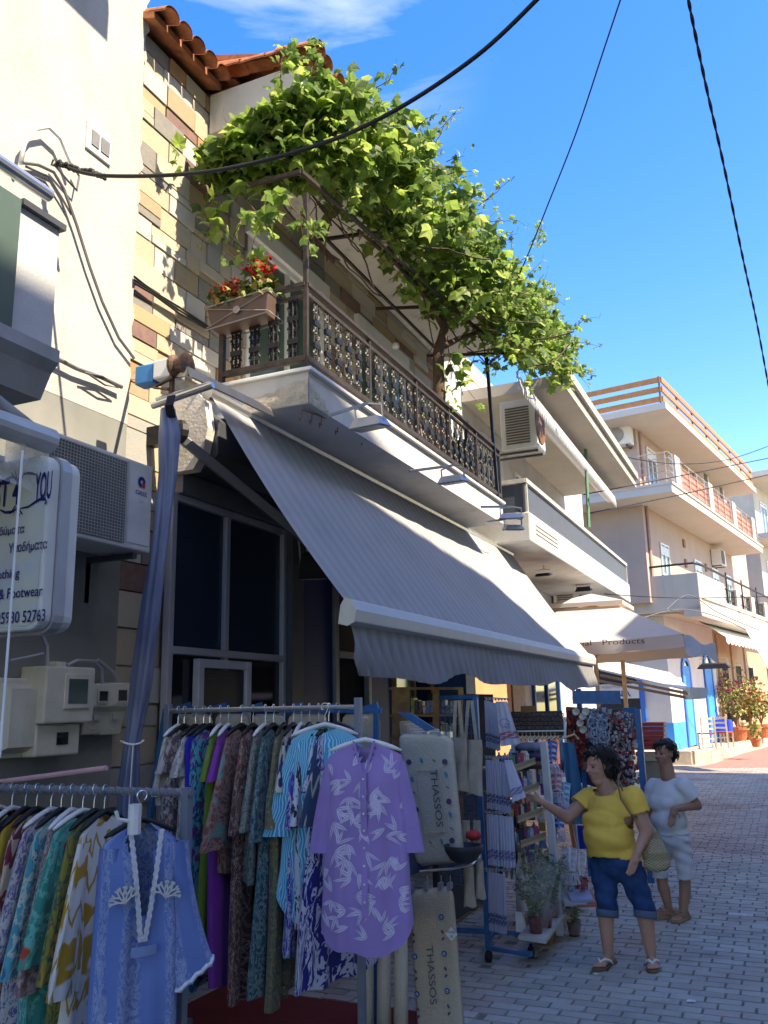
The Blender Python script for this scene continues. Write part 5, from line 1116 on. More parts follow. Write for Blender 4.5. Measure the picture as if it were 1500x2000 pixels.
for i in range(6):
    t, q = bathmat(((780+i*6, 1408+i*5), (822+i*12, 1408+i*5), (822+i*12, 1440+i*4), (782+i*6, 1440+i*4)), 5.75-i*.09, .01, MATC, '%s cream mat edge from the back in the stack behind the dotted bath mat' % NTH[i])
for i, (a, b, l) in enumerate(((702, 732, 'cream towel roll beneath the lilac dress, leftmost'), (738, 762, 'cream towel roll beneath the lilac dress, middle'), (768, 798, 'cream towel roll beneath the lilac dress, rightmost'))):
    m = MB(); y = 4.9; m.tube([PY((a+b)/2, 1835, y), PY((a+b)/2, 2060, y)], [.038, .042], 12); tag(m.build('towel_roll', MATC, smooth=True), l, 'towel', 'cream towel rolls')
m = MB(); m.tube([PY(820, 1702, 5.0), PY(880, 1697, 5.0), PY(922, 1688, 5.15), PY(936, 1672, 5.4)], .008, 6); tag(m.build('chrome_rail', STEEL), 'curved chrome rail between the two bath mats', 'rail')
for i, x in enumerate((805, 835, 862, 880)):
    for y_ in ((1434, 5.18), (1728, 4.96)):
        m = MB(); c = PY(x, y_[0], y_[1]); m.box(c.x-.01, c.x+.01, c.y-.035, c.y+.01, c.z-.02, c.z+.015); m.tube([c, c+Vector((0, 0, .05))], .003, 4); tag(m.build('clip', STEEL), '%s steel clip from the left on the %s bath mat' % (('first', 'second', 'third', 'fourth')[i], 'upper' if y_[1] > 5 else 'lower'), 'clip', 'mat clips')
# ---------------------------------------------------------------- tote bags and basket behind
CANV = M('canvas', (.40, .34, .26), .95, var=.12, sc=18, bump=.4, bsc=160)
def tote(px0, px1, ytop, ymid, ybot, y, label):
    A = PY(px0, ymid, y); B = PY(px1, ymid, y); Cb = PY((px0+px1)/2, ybot, y); top = PY((px0+px1)/2, ytop, y); t = thing('tote_bag', top, label, 'tote bag', 'canvas tote bags'); W_ = (B-A).length
    m = MB(); h = A.z-Cb.z
    def f(u, b):
        th = u*2*math.pi; x = (A.x+B.x)/2+W_/2*math.cos(th)*(1-.1*b+.06*math.sin(b*7)); return Vector((x, y+.03*math.sin(th)*(1+b)+.012*math.sin(x*60+b*4), A.z-h*b-.02*abs(math.cos(th))*b))
    m.grid(f, 26, 10); m.build('bag_body', CANV, t, smooth=True)
    for s_ in (-1, 1):
        m = MB(); c = (A+B)/2; m.grid(lambda a, b, s_=s_: Vector((c.x+s_*W_*.3*(1-b)+(a-.5)*.024+top.x*0+(top.x-c.x)*b+s_*.012*b, y-.03-.02*b, A.z+(top.z-A.z)*b)), 1, 8); m.build('strap', CANV, t, fixn=False)
tote(884, 912, 1368, 1440, 1540, 5.6, 'unbleached canvas tote bag with long straps, left of the pair')
tote(905, 940, 1368, 1445, 1548, 5.7, 'unbleached canvas tote bag with long straps, right of the pair')
tote(905, 925, 1600, 1690, 1765, 5.3, 'small canvas bag hanging low beside the bath mats')
tote(928, 944, 1600, 1680, 1750, 5.5, 'narrow canvas bag hanging low beside the blue wire stand')
m = MB(); c = PY(905, 1650, 5.1); m.lathe(c+Vector((0, 0, -.08)), [(.04, -.02), (.08, 0), (.11, .05), (.115, .08), (.10, .08), (.09, .04), (.03, .01)], 20); tag(m.build('black_basket', M('basket_black', (.03, .03, .035), .5), smooth=True), 'black plastic basket beside the upper bath mat', 'basket')
m = MB(); c = PY(925, 1628, 5.1); m.ell(c-UPZ*.01, (.05, .04, .03), 10, 8); tag(m.build('red_purse', M('purse_red', (.35, .02, .02), .6), smooth=True), 'red purse lying in the black basket', 'purse')
m = MB(); m.prism([Vector(p) for p in ((-3.6, 3.8, .006), (-2.05, 3.8, .006), (-2.0, 5.3, .006), (-3.6, 5.3, .006))], (0, 0, .01)); tag(m.build('floor_mat', M('dark_red_carpet', (.16, .02, .02), .95, bump=.5)), 'dark red carpet under the dress rail', 'carpet')
# ---------------------------------------------------------------- blue wire stand with hand towels
SX, SYY = -2.13, 6.47; ST = thing('wire_stand', (SX, SYY, 0), 'blue wheeled wire stand with white hand towels', 'display stand')
top = PX(942, 1360, SX)
m = MB(); m.bar((SX, SYY, .09), (SX-.02, SYY, 1.86), .035); m.build('post', BLUER, ST)
m = MB(); m.bar((SX-.35, SYY+.1, 1.86), (SX-.0, SYY, 1.86), .03); m.build('top_bar', BLUER, ST); m = MB(); m.bar((SX, SYY, .10), PZ(1038, 1864, .10), .04, .03); m.bar((SX, SYY, .14), (SX-.1, SYY+.55, .14), .035); m.build('base_bars', BLUER, ST); m = MB(); m.bar((SX-.45, SYY+.3, .12), (SX+.15, SYY+.4, .12), .035); m.build('base_bars', BLUER, ST)
m = MB()
for i in range(8): x = SX-.03-i*.045; m.tube([(x, SYY+.02+i*.01, .5), (x, SYY+.02+i*.01, 1.84)], .003, 4)
for i in range(22): z = .5+i*.064; m.tube([(SX-.03, SYY+.02, z), (SX-.36, SYY+.09, z)], .003, 4)
m.build('wire_grid', BLUER, ST, kind='stuff')
for p in (Vector((SX, SYY, .0)), PZ(1038, 1872, 0), Vector((SX-.45, SYY+.3, 0))):
    m = MB(); m.lathe(p+Vector((-.02, 0, .04)), [(.01, 0), (.035, 0), (.04, .008), (.04, .03), (.035, .038), (.01, .038)], 12, Matrix.Rotation(rad(90), 3, 'Y')); m.bar(p+Vector((0, 0, .05)), p+Vector((0, 0, .1)), .02); m.build('caster', RUBBER, ST)
def towelmat(name, band, logo=0):
    t = NT(name); uv = t.coord('UV'); sp = t.n('ShaderNodeSeparateXYZ'); t.l(uv, sp.inputs[0]); v = sp.outputs[1]
    b = t.math('MULTIPLY', t.ramp(v, .68, .70), t.ramp(v, .88, .86)); pt = t.ramp(t.math('SINE', t.math('MULTIPLY', v, 160)), -.2, .2); zz = t.ramp(t.math('SINE', t.math('ADD', t.math('MULTIPLY', sp.outputs[0], 90), t.math('MULTIPLY', v, 60))), -.2, .3)
    k = t.mix(t.math('MULTIPLY', b, t.math('MAXIMUM', pt, zz)), (.50, .51, .62), band); t.bump(t.noise(uv, 200, 2), .3, .001); return t.fin(k, .9, 0, .1)
TWB = towelmat('towel_blue_band', (.14, .16, .28)); TWR = towelmat('towel_red_band', (.36, .14, .18)); TWL = towelmat('towel_lavender_band', (.20, .20, .36))
GRP = 'white hand towels on the blue wire stand'; tierw = ('top', 'second', 'third', 'lowest')
def towel(c4, y0, y1, mat, label, tw=0, sway=.008):
    TL = PD(*c4[0], y0); TR = PD(*c4[1], y1); BR = PD(*c4[2], y1); BL = PD(*c4[3], y0); m = MB(); wv = R.uniform(0, 6)
    def f(a, b, s): p = TL.lerp(TR, a).lerp(BL.lerp(BR, a), b); return p+(-HF)*(sway*(b+.3)*math.sin(a*16+wv)+s*.004+.01*math.sin(a*3.1)*(1-b))
    m.grid(lambda a, b: f(a, b, 1), 14, 12, uvf=lambda a, b: (a*(TR-TL).length*1.0, b)); m.grid(lambda a, b: f(a, b, -1), 14, 12, uvf=lambda a, b: (a*(TR-TL).length, b))
    o = m.build('hand_towel', mat, base=TL, smooth=True, fixn=False); return tag(o, label, 'hand towel', GRP)
tiers = [(1368, 1462, 946, 972, TWB), (1484, 1582, 948, 992, TWB), (1590, 1692, 950, 1000, TWL), (1702, 1820, 952, 985, TWB)]
for k, (ya, yb, xa, xb, mt) in enumerate(tiers):
    n_ = 6 if k != 2 else 5
    for i in range(n_):
        x = xa+(xb-xa)*i/n_; wpx = (xb-xa)/n_*1.5
        towel(((x, ya+i*1.2), (x+wpx*.8, ya+i*1.2), (x+wpx+3, yb+i*1.5-4), (x+3, yb+i*1.5-2)), 6.5-.02*i, 6.47-.02*i, mt, '%s white hand towel from the left in the %s tier of the blue wire stand' % (('first', 'second', 'third', 'fourth', 'fifth', 'sixth')[i], tierw[k]), sway=.012)
t = towel(((968, 1370), (990, 1370), (1016, 1452), (978, 1458)), 6.35, 6.3, TWR, 'white towel with embroidered wreath and red border fanned out atop the wire stand')
m = MB()
c = PD(985, 1412, 6.27)
m.tube([c+HR*(.035*math.cos(a)*(1+.15*math.sin(5*a)))+Vector((0, 0, .028*math.sin(a))) for a in [i*.35 for i in range(19)]], .0022, 4); m.tube([c+HR*(.02*math.cos(a)+.02)+Vector((0, 0, .015*math.sin(a)-.02)) for a in [i*.5 for i in range(13)]], .002, 4)
o = m.build('embroidery', M('thread_violet', (.22, .14, .32), .8), base=ROOT[t.name]); o.parent = t; o.location = (0, 0, 0); 
towel(((985, 1484), (1000, 1484), (1028, 1556), (1000, 1568)), 6.3, 6.4, TWL, 'sheer white towel pulled out sideways by the woman in yellow', sway=.01)
for k, y_ in enumerate((1362, 1476, 1584, 1696)):
    m = MB(); m.tube([PD(946, y_, 6.55), PD(1000, y_+3, 6.4)], .004, 5)
    for i in range(8): m.ell(PD(950+i*6, y_+4, 6.5), .010, 5, 4)
    tag(m.build('towel_peg_row', STEEL), 'row of pegs carrying the %s tier of hand towels' % tierw[k], 'peg row', 'peg rows')
# cutlery-like silver souvenirs
for r_ in range(4):
    for i in range(5):
        c = PD(966+i*10+r_*1, 1600+r_*34+i*3-8, 7.0+i*.03); m = MB(); m.ell(c, (.014, .010, .055), 8, 8); m.bar(c+Vector((0, 0, .04)), c+Vector((0, 0, .09)), .007); tag(m.build('bottle_opener', M('souvenir_metal', (.45, .45, .46), .25, .8) if (i+r_) % 2 else BLACKI, smooth=True), '%s bottle opener in the %s row behind the hand towels' % (NTH[i], ('top', 'second', 'third', 'lowest')[r_]), 'bottle opener', 'metal souvenirs')
# ---------------------------------------------------------------- white shelf unit with slanted trays
WSH = M('shelf_white', (.50, .51, .53), .5); SH = thing('shelf_unit', PD(1040, 1700, 7.6), 'white shelf unit with stepped pale wooden trays of souvenirs', 'shelf')
for (xa, ya, xb, yb, dd) in ((1062, 1448, 1088, 1720, 7.3), (1005, 1440, 1015, 1760, 7.9), (1105, 1450, 1128, 1640, 8.2)):
    m = MB(); a = PD(xa, ya, dd); b = PD(xb, yb, dd); m.bar(a, Vector((b.x, b.y, .05)), .07, .05, up=(1, 0, 0)); m.build('upright', WSH, SH)
m = MB(); m.box(-2.75, -2.7, 7.0, 8.7, .05, 1.9); m.build('back_panel', M('back_dark', (.05, .045, .05), .9), SH)
tray_y = [(1494, 1500), (1543, 1550), (1592, 1602), (1640, 1652), (1690, 1705)]
CARD = M('cardboard', (.38, .28, .17), .9, var=.1); KC = [(.55, .1, .1), (.1, .3, .5), (.6, .55, .5), (.15, .35, .15), (.5, .35, .1), (.3, .1, .3), (.62, .6, .58), (.08, .08, .1)]
for k, (ya, yb) in enumerate(tray_y):
    A = PD(1000+k*6, ya+16, 7.2); B = PD(1046+k*7, ya-2, 7.35); d = (B-A); nv = Vector((-.35, .25, 0))
    m = MB(); m.hexa([A, B, B+nv, A+nv, A+Vector((0, 0, .02)), B+Vector((0, 0, .02)), B+nv+Vector((0, 0, .02)), A+nv+Vector((0, 0, .02))]); m.build('tray', PALEWOOD, SH)
    m = MB(); m.hexa([A+Vector((0, 0, .021)), A+nv*.04+Vector((0, 0, .021)), B+nv*.04+Vector((0, 0, .021)), B+Vector((0, 0, .021)), A+Vector((0, 0, .05)), A+nv*.04+Vector((0, 0, .05)), B+nv*.04+Vector((0, 0, .05)), B+Vector((0, 0, .05))]); m.build('tray_lip', CARD, SH)
    for i in range(8):
        for j in range(2):
            c = A+d*((i+.5)/8)+nv*(.2+.4*j)+Vector((0, 0, .022)); cc = R.choice(KC); h = R.uniform(.06, .12); wd_ = .022
            m = MB()
            if R.random() < .5: m.lathe(c, [(.018, 0), (.02, .01), (.02, h*.7), (.008, h*.85), (.008, h)], 8)
            else: m.box(c.x-wd_, c.x+wd_, c.y-wd_*.6, c.y+wd_*.6, c.z, c.z+h)
            tag(m.build('souvenir', M('goods_%d' % KC.index(cc), cc, .4, var=.4, sc=60), bevel=.002), '%s souvenir from the left in the %s row of the %s slanted tray' % (NTH[i], ('front', 'back')[j], ('topmost', 'second', 'third', 'fourth', 'lowest')[k]), 'souvenir', 'souvenirs in the slanted trays')
for i, (cc, lab) in enumerate((((.13, .14, .18), 'folded slate blue blanket on top of the white shelf unit'), ((.05, .05, .09), 'folded navy blanket in the middle of the stack on the shelf unit'), ((.12, .06, .05), 'folded brown blanket at the bottom of the stack on the shelf unit'))):
    for j in range(2):
        c = PD(1030+j*18, 1460+i*16, 7.8); m = MB(); m.ell(c, (.11, .10, .045), 14, 8); tag(m.build('folded_blanket', M('blanket_%d_%d' % (i, j), tuple(x*(1+.5*j) for x in cc), .95, bump=.6, bsc=90), smooth=True), lab+(', left one', ', right one')[j], 'blanket', 'folded blankets')
HNG = random.Random(12)
for i in range(40):
    x = 1002+24*(i % 4)+HNG.uniform(0, 18); y = 1472+23*(i//4)+HNG.uniform(0, 14); c = PD(x, y, 7.75+HNG.uniform(0, .3)); cc = HNG.choice(KC); h = HNG.uniform(.03, .06)
    m = MB(); m.tube([c+UPZ*(h+.05), c+UPZ*h], .003, 4); m.box(c.x-.03, c.x+.03, c.y-.006, c.y+.006, c.z-h, c.z+h)
    tag(m.build('hanging_trinket', M('goods_%d' % KC.index(cc), cc, .4, var=.4, sc=60), bevel=.003), '%s trinket, %s from the left in the %s hanging row behind the stepped trays' % (('red', 'blue', 'cream', 'green', 'ochre', 'purple', 'white', 'black')[KC.index(cc)], NTH[i % 4], NTH[i//4]), 'trinket', 'hanging trinkets behind the trays')
# fringed scarves
for i, (x, y, cc, dd, lab) in enumerate(((1075, 1470, (.10, .12, .35), 7.6, 'navy and pink fringed scarf at the top of the white post'), (1085, 1525, (.50, .22, .28), 7.6, 'pink striped fringed scarf on the white post'), (1100, 1550, (.12, .35, .50), 7.7, 'light blue fringed scarf on the white post'), (1090, 1600, (.08, .14, .42), 7.5, 'royal blue scarf with pale fringe halfway down the post'), (1112, 1680, (.48, .48, .55), 7.2, 'white scarf with long fringe above the potted plants'), (1130, 1690, (.55, .5, .5), 7.4, 'white and red pompon scarf near the woman in yellow'))):
    c = PD(x, y, dd); t = thing('fringed_scarf', c, lab, 'scarf', 'fringed scarves'); sm_ = fab('scarf_%d' % i, cc, [('hstripe', (.6, .58, .6), 120, .2), ('stripe', tuple(min(1, v*1.6) for v in cc), 90, .6)])
    m = MB(); m.grid(lambda a, b: c+HR*((a-.5)*.13*(1-.3*b))-HF*(.05*math.sin(a*3.1)+.012*math.sin(a*14+b*3))+Vector((0, 0, .08-.17*b+.02*math.sin(a*3.1))), 12, 8, uvf=lambda a, b: (a*.13, b*.2)); m.build('cloth', sm_, t, smooth=True, fixn=False)
    m = MB()
    for k in range(26): a = k/25; p = c+HR*((a-.5)*.10)-HF*(.05*math.sin(a*3.1)+R.uniform(0, .03))+Vector((0, 0, -.085)); m.tube([p, p+Vector((R.uniform(-.01, .02), 0, -.03)), p+Vector((R.uniform(-.02, .03), R.uniform(-.01, .01), -.085))], .0035, 3)
    m.build('fringe', M('fringe_white', (.55, .55, .62), .9) if i != 5 else M('fringe_red', (.42, .02, .03), .9), t, kind='stuff')
# sea blue cloth on bamboo hanger, shorts of stripes
t = thing('beach_cloth', PD(1118, 1430, 8.0), 'plain sea blue beach cloth hanging from a bamboo hanger', 'cloth')
m = MB(); m.grid(lambda a, b: PD(1098+a*24+b*16*(1-a*.2)+b*a*14, 1450+b*160, 8.0+.02*math.sin(a*9+b*3)), 16, 14); m.build('cloth', fab('sea_blue', (.03, .16, .28)), t, smooth=True, fixn=False)
m = MB(); m.tube([PD(1092, 1452, 8.0), PD(1094, 1444, 8.0), PD(1122, 1434, 8.0), PD(1130, 1444, 8.0)], .009, 6); m.tube([PD(1120, 1436, 8.0), PD(1122, 1426, 8.0)], .004, 4); m.build('bamboo_hanger', PALEWOOD, t)
m = MB(); m.grid(lambda a, b: PD(1126+a*26+b*6, 1612+b*46, 8.2+.015*math.sin(a*12)), 10, 6); tag(m.build('blue_cloth', fab('cobalt_cloth', (.01, .05, .35)), smooth=True, fixn=False), 'cobalt blue cloth hanging behind the woman in yellow', 'cloth')
m = MB(); m.bar(PD(1113, 1600, 7.9), PD(1128, 1690, 7.9), .03, .03); tag(m.build('orange_pole', M('orange_stick', (.45, .17, .06), .6)), 'orange wooden stick leaning behind the scarves', 'stick')
for i in range(10):
    m = MB(); c = PD(1012+i*8, 1438, 8.3); m.tube([c+HR*-.02+Vector((0, -.1, -.03)), c, c+HR*.015+Vector((0, .1, -.03))], .008, 5); m.tube([c, c+Vector((0, 0, .04))], .003, 4); tag(m.build('wooden_hanger', PALEWOOD), '%s empty wooden hanger from the left under the bracelet board' % ('first', 'second', 'third', 'fourth', 'fifth', 'sixth', 'seventh', 'eighth', 'ninth', 'tenth')[i], 'hanger', 'wooden hangers')
bb = thing('bracelet_board', PD(1050, 1440, 8.6), 'dark board crowded with leather bracelets on white bars', 'display board')
m = MB(); m.hexa([PD(1000, 1440, 8.6), PD(1104, 1436, 8.6), PD(1104, 1436, 8.64), PD(1000, 1440, 8.64), PD(998, 1390, 8.6), PD(1098, 1388, 8.6), PD(1098, 1388, 8.64), PD(998, 1390, 8.64)]); m.build('board', M('board_dark', (.07, .055, .045), .9), bb)
m = MB(); m.bar(PD(1010, 1428, 8.55), PD(1105, 1427, 8.55), .012); m.bar(PD(1103, 1400, 8.55), PD(1104, 1450, 8.55), .02); m.build('white_bars', WHITEM, bb)
m = MB()
for i in range(22):
    for j in range(6):
        c = PD(1003+i*4.6, 1396+j*8.5, 8.57); m.tube([c+HR*.008*math.cos(a)+Vector((0, 0, .016*math.sin(a))) for a in [k*1.05 for k in range(7)]], .004, 4)
m.build('bracelets', M('bracelet_mix', (.16, .12, .10), .7, var=.9, sc=60), bb, kind='stuff')
m = MB(); c = PD(1031, 1385, 8.5); m.box(c.x-.07, c.x+.07, c.y, c.y+.01, c.z-.03, c.z+.03); tag(m.build('price_sign', M('sign_brown', (.30, .14, .05), .7)), 'small brown price card on top of the bracelet board', 'price card')
# trinket stands
RS = thing('trinket_stand', PD(1170, 1500, 9.6), 'blue framed stand crowded with red, white and blue trinkets', 'display stand')
m = MB(); m.bar(PD(1130, 1345, 9.6), Vector((PD(1130, 1345, 9.6).x, PD(1130, 1345, 9.6).y, .05)), .05); m.bar(PD(1245, 1385, 9.2), Vector((PD(1245, 1385, 9.2).x, PD(1245, 1385, 9.2).y, .05)), .06); m.bar(PD(1118, 1362, 9.6), PD(1212, 1362, 9.5), .05, .14)
m.hexa([PD(1216, 1382, 9.3), PD(1246, 1382, 9.3), PD(1246, 1382, 9.33), PD(1216, 1382, 9.33), PD(1216, 1440, 9.3), PD(1246, 1440, 9.3), PD(1246, 1440, 9.33), PD(1216, 1440, 9.33)]); m.build('blue_frame', BLUER, RS)
m = MB(); m.hexa([PD(1106, 1520, 9.7), PD(1236, 1560, 9.3), PD(1236, 1560, 9.33), PD(1106, 1520, 9.73), PD(1106, 1380, 9.7), PD(1236, 1390, 9.3), PD(1236, 1390, 9.33), PD(1106, 1380, 9.73)]); m.build('dark_panel', M('panel_dk', (.05, .045, .06), .8), RS)
def trinkets(x0, x1, y0, y1, d0, d1, n_, cols, name, big=.02):
    for ci, cc in enumerate(cols):
        m = MB()
        for i in range(n_//len(cols)):
            a = R.random(); x = x0+(x1-x0)*a; y = y0+(y1-y0)*R.random(); c = PD(x, y, d0+(d1-d0)*a-.05-R.random()*.06); r_ = big*R.uniform(.5, 1.2)
            (m.ell(c, (r_, r_*.5, r_*R.uniform(.6, 1.8)), 6, 4) if R.random() < .6 else m.box(c.x-r_, c.x+r_, c.y-.006, c.y+.006, c.z-r_*1.3, c.z+r_*1.3))
        m.build(name, M('trinket_%s_%d' % (name, ci), cc, .4, var=.5, sc=50), RS, kind='stuff')
trinkets(1108, 1146, 1385, 1500, 9.7, 9.6, 260, [(.36, .02, .03), (.16, .02, .03), (.42, .12, .05)], 'red_trinkets', .019)
trinkets(1146, 1192, 1385, 1450, 9.6, 9.5, 150, [(.20, .28, .33), (.35, .36, .40), (.10, .12, .2)], 'blue_trinkets', .022)
trinkets(1190, 1238, 1392, 1540, 9.45, 9.3, 420, [(.40, .03, .04), (.45, .40, .36), (.20, .15, .13), (.30, .30, .30)], 'small_magnets', .013)
trinkets(1236, 1252, 1420, 1530, 9.3, 9.3, 60, [(.45, .40, .36), (.35, .05, .04), (.25, .2, .15)], 'hanging_charms', .017)
for x, y, wb_ in ((1139, 1401, 'upper right'), (1134, 1414, 'middle'), (1140, 1427, 'lowest'), (1126, 1392, 'top left'), (1145, 1392, 'top right')):
    m = MB(); m.lathe(PD(x, y, 9.45), [(.012, 0), (.03, .012), (.04, .03), (.036, .03), (.026, .016), (.01, .006)], 14, Matrix.Rotation(rad(70), 3, 'X')); tag(m.build('ceramic_bowl', M('bowl_cream', (.60, .55, .42), .4), smooth=True), '%s small cream ceramic bowl hanging among red trinkets' % wb_, 'bowl', 'cream ceramic bowls')
for x, y, wb_ in ((1158, 1412, 'upper left'), (1176, 1415, 'upper right'), (1164, 1432, 'lower left'), (1180, 1440, 'lower right')):
    m = MB(); c = PD(x, y, 9.35); m.tube([c+HR*.055*math.cos(a)+Vector((0, 0, .055*math.sin(a))) for a in [k*.52 for k in range(13)]], .009, 5)
    for k in range(5): a = k*1.25; m.tube([c, c+HR*.05*math.cos(a)+Vector((0, 0, .05*math.sin(a)))], .003, 3)
    for k in (-1, 0, 1): m.tube([c+HR*k*.03+Vector((0, 0, -.05)), c+HR*k*.03+Vector((0, 0, -.13))], [.004, .011], 4)
    tag(m.build('dream_catcher', M('dreamc', (.30, .36, .42), .7, var=.4, sc=40)), '%s pale blue dream catcher on the trinket stand' % wb_, 'dream catcher', 'pale blue dream catchers')
t = thing('bead_rack', PD(1270, 1480, 10.5), 'stack of red crates on a cream box at the end of the trinket stand', 'crates')
for i in range(6):
    c = PD(1271, 1415+i*9, 10.8); m = MB(); m.box(c.x-.15, c.x+.15, c.y, c.y+.3, c.z-.02, c.z+.022); m.build('crate', M('crate_red', (.55, .06, .04), .5), t, bevel=.005)
c = PD(1271, 1476, 10.8); m = MB(); m.box(c.x-.16, c.x+.16, c.y-.02, c.y+.3, c.z-.06, c.z+.03); m.build('cream_box', PALEWOOD, t); m = MB(); m.box(c.x-.15, c.x+.15, c.y, c.y+.28, .0, c.z-.061); m.build('brown_carton', CARD, t)
# ---------------------------------------------------------------- potted olive plants in cellophane, board and wooden box
wb = thing('wooden_box', PZ(1060, 1850, 0), 'low brown wooden box under the pale display board', 'box')
a = PZ(1022, 1836, 0); b = PZ(1078, 1848, 0); c = PZ(1118, 1790, 0); d_ = a+(c-b)
m = MB(); m.hexa([a, b, c, d_]+[q_+Vector((0, 0, .17)) for q_ in (a, b, c, d_)]); m.build('box_body', WOOD, wb, bevel=.006)
bo = MB(); A = [PZ(x, y, .20) for x, y in ((1012, 1828), (1066, 1836), (1112, 1772), (1066, 1768))]; bo.prism([p-Vector((0, 0, .025)) for p in A], (0, 0, .025)); tag(bo.build('display_board', M('pale_board', (.50, .47, .41), .7, var=.1), base=A[0]), 'pale board carrying the potted olive plants', 'board')
m = MB(); m.hexa([PD(1008, 1820, 6.9), PD(1030, 1822, 6.9), PD(1030, 1822, 6.93), PD(1008, 1820, 6.93), PD(1006, 1780, 6.9), PD(1022, 1782, 6.9), PD(1022, 1782, 6.93), PD(1006, 1780, 6.93)]); tag(m.build('white_card', WHITEM), 'white card propped behind the potted plants', 'card')
LEAFO = NT('olive_leaf'); r_ = LEAFO.rand(); LEAFO = LEAFO.fin(LEAFO.crmp(r_, [(0, (.10, .16, .06)), (.4, (.16, .23, .10)), (.7, (.24, .30, .19)), (.9, (.08, .13, .05))]), .6, 0, .3)
REDF = M('red_foil', (.15, .03, .025), .35, .2, var=.6, sc=60)
PLIST = [(1047, 1826, .20, 'front potted olive plant in red foil on the pale board', .44), (1066, 1815, .20, 'second potted olive plant on the pale board, right of the front one', .40), (1080, 1795, .20, 'third potted plant on the pale board', .40), (1090, 1780, .20, 'rearmost potted plant on the pale board', .36), (1122, 1832, 0, 'potted plant in red foil standing alone on the paving', .42)]
for k, (px, py, z, lab, hh) in enumerate(PLIST):
    c = PZ(px, py-4, z); t = thing('potted_olive_plant', c, lab, 'potted plant', 'potted olive plants in cellophane')
    m = MB(); m.lathe(c, [(.042, 0), (.058, .11), (.062, .115), (.05, .115)], 14); m.build('pot', REDF, t)
    m = MB()
    tips = []
    for i in range(9):
        a = R.uniform(0, 6.28); l = hh*R.uniform(.5, 1); p1 = c+Vector((0, 0, .1)); p2 = p1+Vector((math.cos(a)*.05, math.sin(a)*.05, l*.5)); p3 = p1+Vector((math.cos(a)*.12, math.sin(a)*.12, l)); m.tube([p1, p2, p3], [.004, .003, .0015], 4); tips.append((p1, p2, p3))
    m.build('stems', WOOD, t, kind='stuff'); m = MB()
    for p1, p2, p3 in tips:
        for j in range(44):
            s_ = R.random(); p = p1.lerp(p2, s_*2) if s_ < .5 else p2.lerp(p3, s_*2-1); dv = Vector((R.gauss(0, 1), R.gauss(0, 1), R.gauss(.5, .7))).normalized(); sd = dv.cross(Vector((R.gauss(0, 1), R.gauss(0, 1), R.gauss(0, 1)))).normalized()*.008; L_ = R.uniform(.035, .06)
            m.add([p, p+dv*L_*.5+sd, p+dv*L_, p+dv*L_*.5-sd], [(0, 1, 2, 3)])
    m.build('leaves', LEAFO, t, fixn=False, kind='stuff')
    m = MB(); m.grid(lambda a, b: c+Vector((math.cos(a*6.283)*(.06+.13*b+.012*math.sin(a*31+b*5)+.012*math.sin(a*17)), math.sin(a*6.283)*(.06+.13*b+.012*math.sin(a*23+b*7)), .02+b*(hh*1.0)+.03*math.sin(a*25)*b)), 48, 9); m.build('cellophane', CELLO, t, smooth=True, fixn=False)
for k, (x, y, cc, lab) in enumerate(((1130, 1742, (.30, .34, .50), 'blue grey folded rug leaning by the potted plants'), (1140, 1750, (.48, .16, .10), 'orange red folded rug leaning by the potted plants'), (1118, 1748, (.40, .42, .44), 'grey patterned folded rug leaning by the potted plants'))):
    c = PD(x, y, 7.4); m = MB(); m.hexa([c+HR*a*.09+HF*b*.12+Vector((0, 0, (b+1)*.03+e)) for e in (-.06, -.03) for a, b in ((-1, -1), (1, -1), (1, 1), (-1, 1))]); tag(m.build('folded_rug', fab('rug_%d' % k, cc, [('hstripe', (.5, .45, .4), 100, .5)]), bevel=.008), lab, 'rug', 'folded rugs')
# shelf with boxed goods inside the shop
sf_ = thing('shop_cabinet', PD(860, 1400, 6.9), 'brown wooden cabinet of packaged goods in the dim shop doorway', 'cabinet')
for (xa, xb) in ((765, 800), (845, 858), (895, 905)):
    m = MB(); m.hexa([PD(xa, 1600, 7.0), PD(xb, 1600, 7.0), PD(xb, 1600, 7.1), PD(xa, 1600, 7.1), PD(xa, 1345, 7.0), PD(xb, 1345, 7.0), PD(xb, 1345, 7.1), PD(xa, 1345, 7.1)]); m.build('cabinet_post', WOOD, sf_)
for yy in (1342, 1395, 1440, 1500, 1560):
    m = MB(); m.hexa([PD(760, yy+5, 7.0), PD(905, yy+5, 7.0), PD(905, yy+5, 7.3), PD(760, yy+5, 7.3), PD(760, yy, 7.0), PD(905, yy, 7.0), PD(905, yy, 7.3), PD(760, yy, 7.3)]); m.build('cabinet_shelf', WOOD, sf_)
for yy in (1395, 1440, 1500):
    for i in range(12):
        x = 806+i*7.5; c = PD(x, yy-1, 7.02); h = R.uniform(.06, .13); cc = R.choice([(.35, .35, .4), (.2, .22, .35), (.4, .3, .1), (.25, .1, .08), (.08, .08, .1)])
        m = MB(); m.box(c.x-.013, c.x+.013, c.y, c.y+.08, c.z, c.z+h); tag(m.build('packet', M('packet_%.2f' % cc[0], cc, .3, var=.5, sc=50), bevel=.003), '%s packet from the left on the %s shelf of the dim brown cabinet' % (NTH[i], {1395: 'top', 1440: 'middle', 1500: 'lowest'}[yy]), 'packet', 'packets on the dim cabinet')
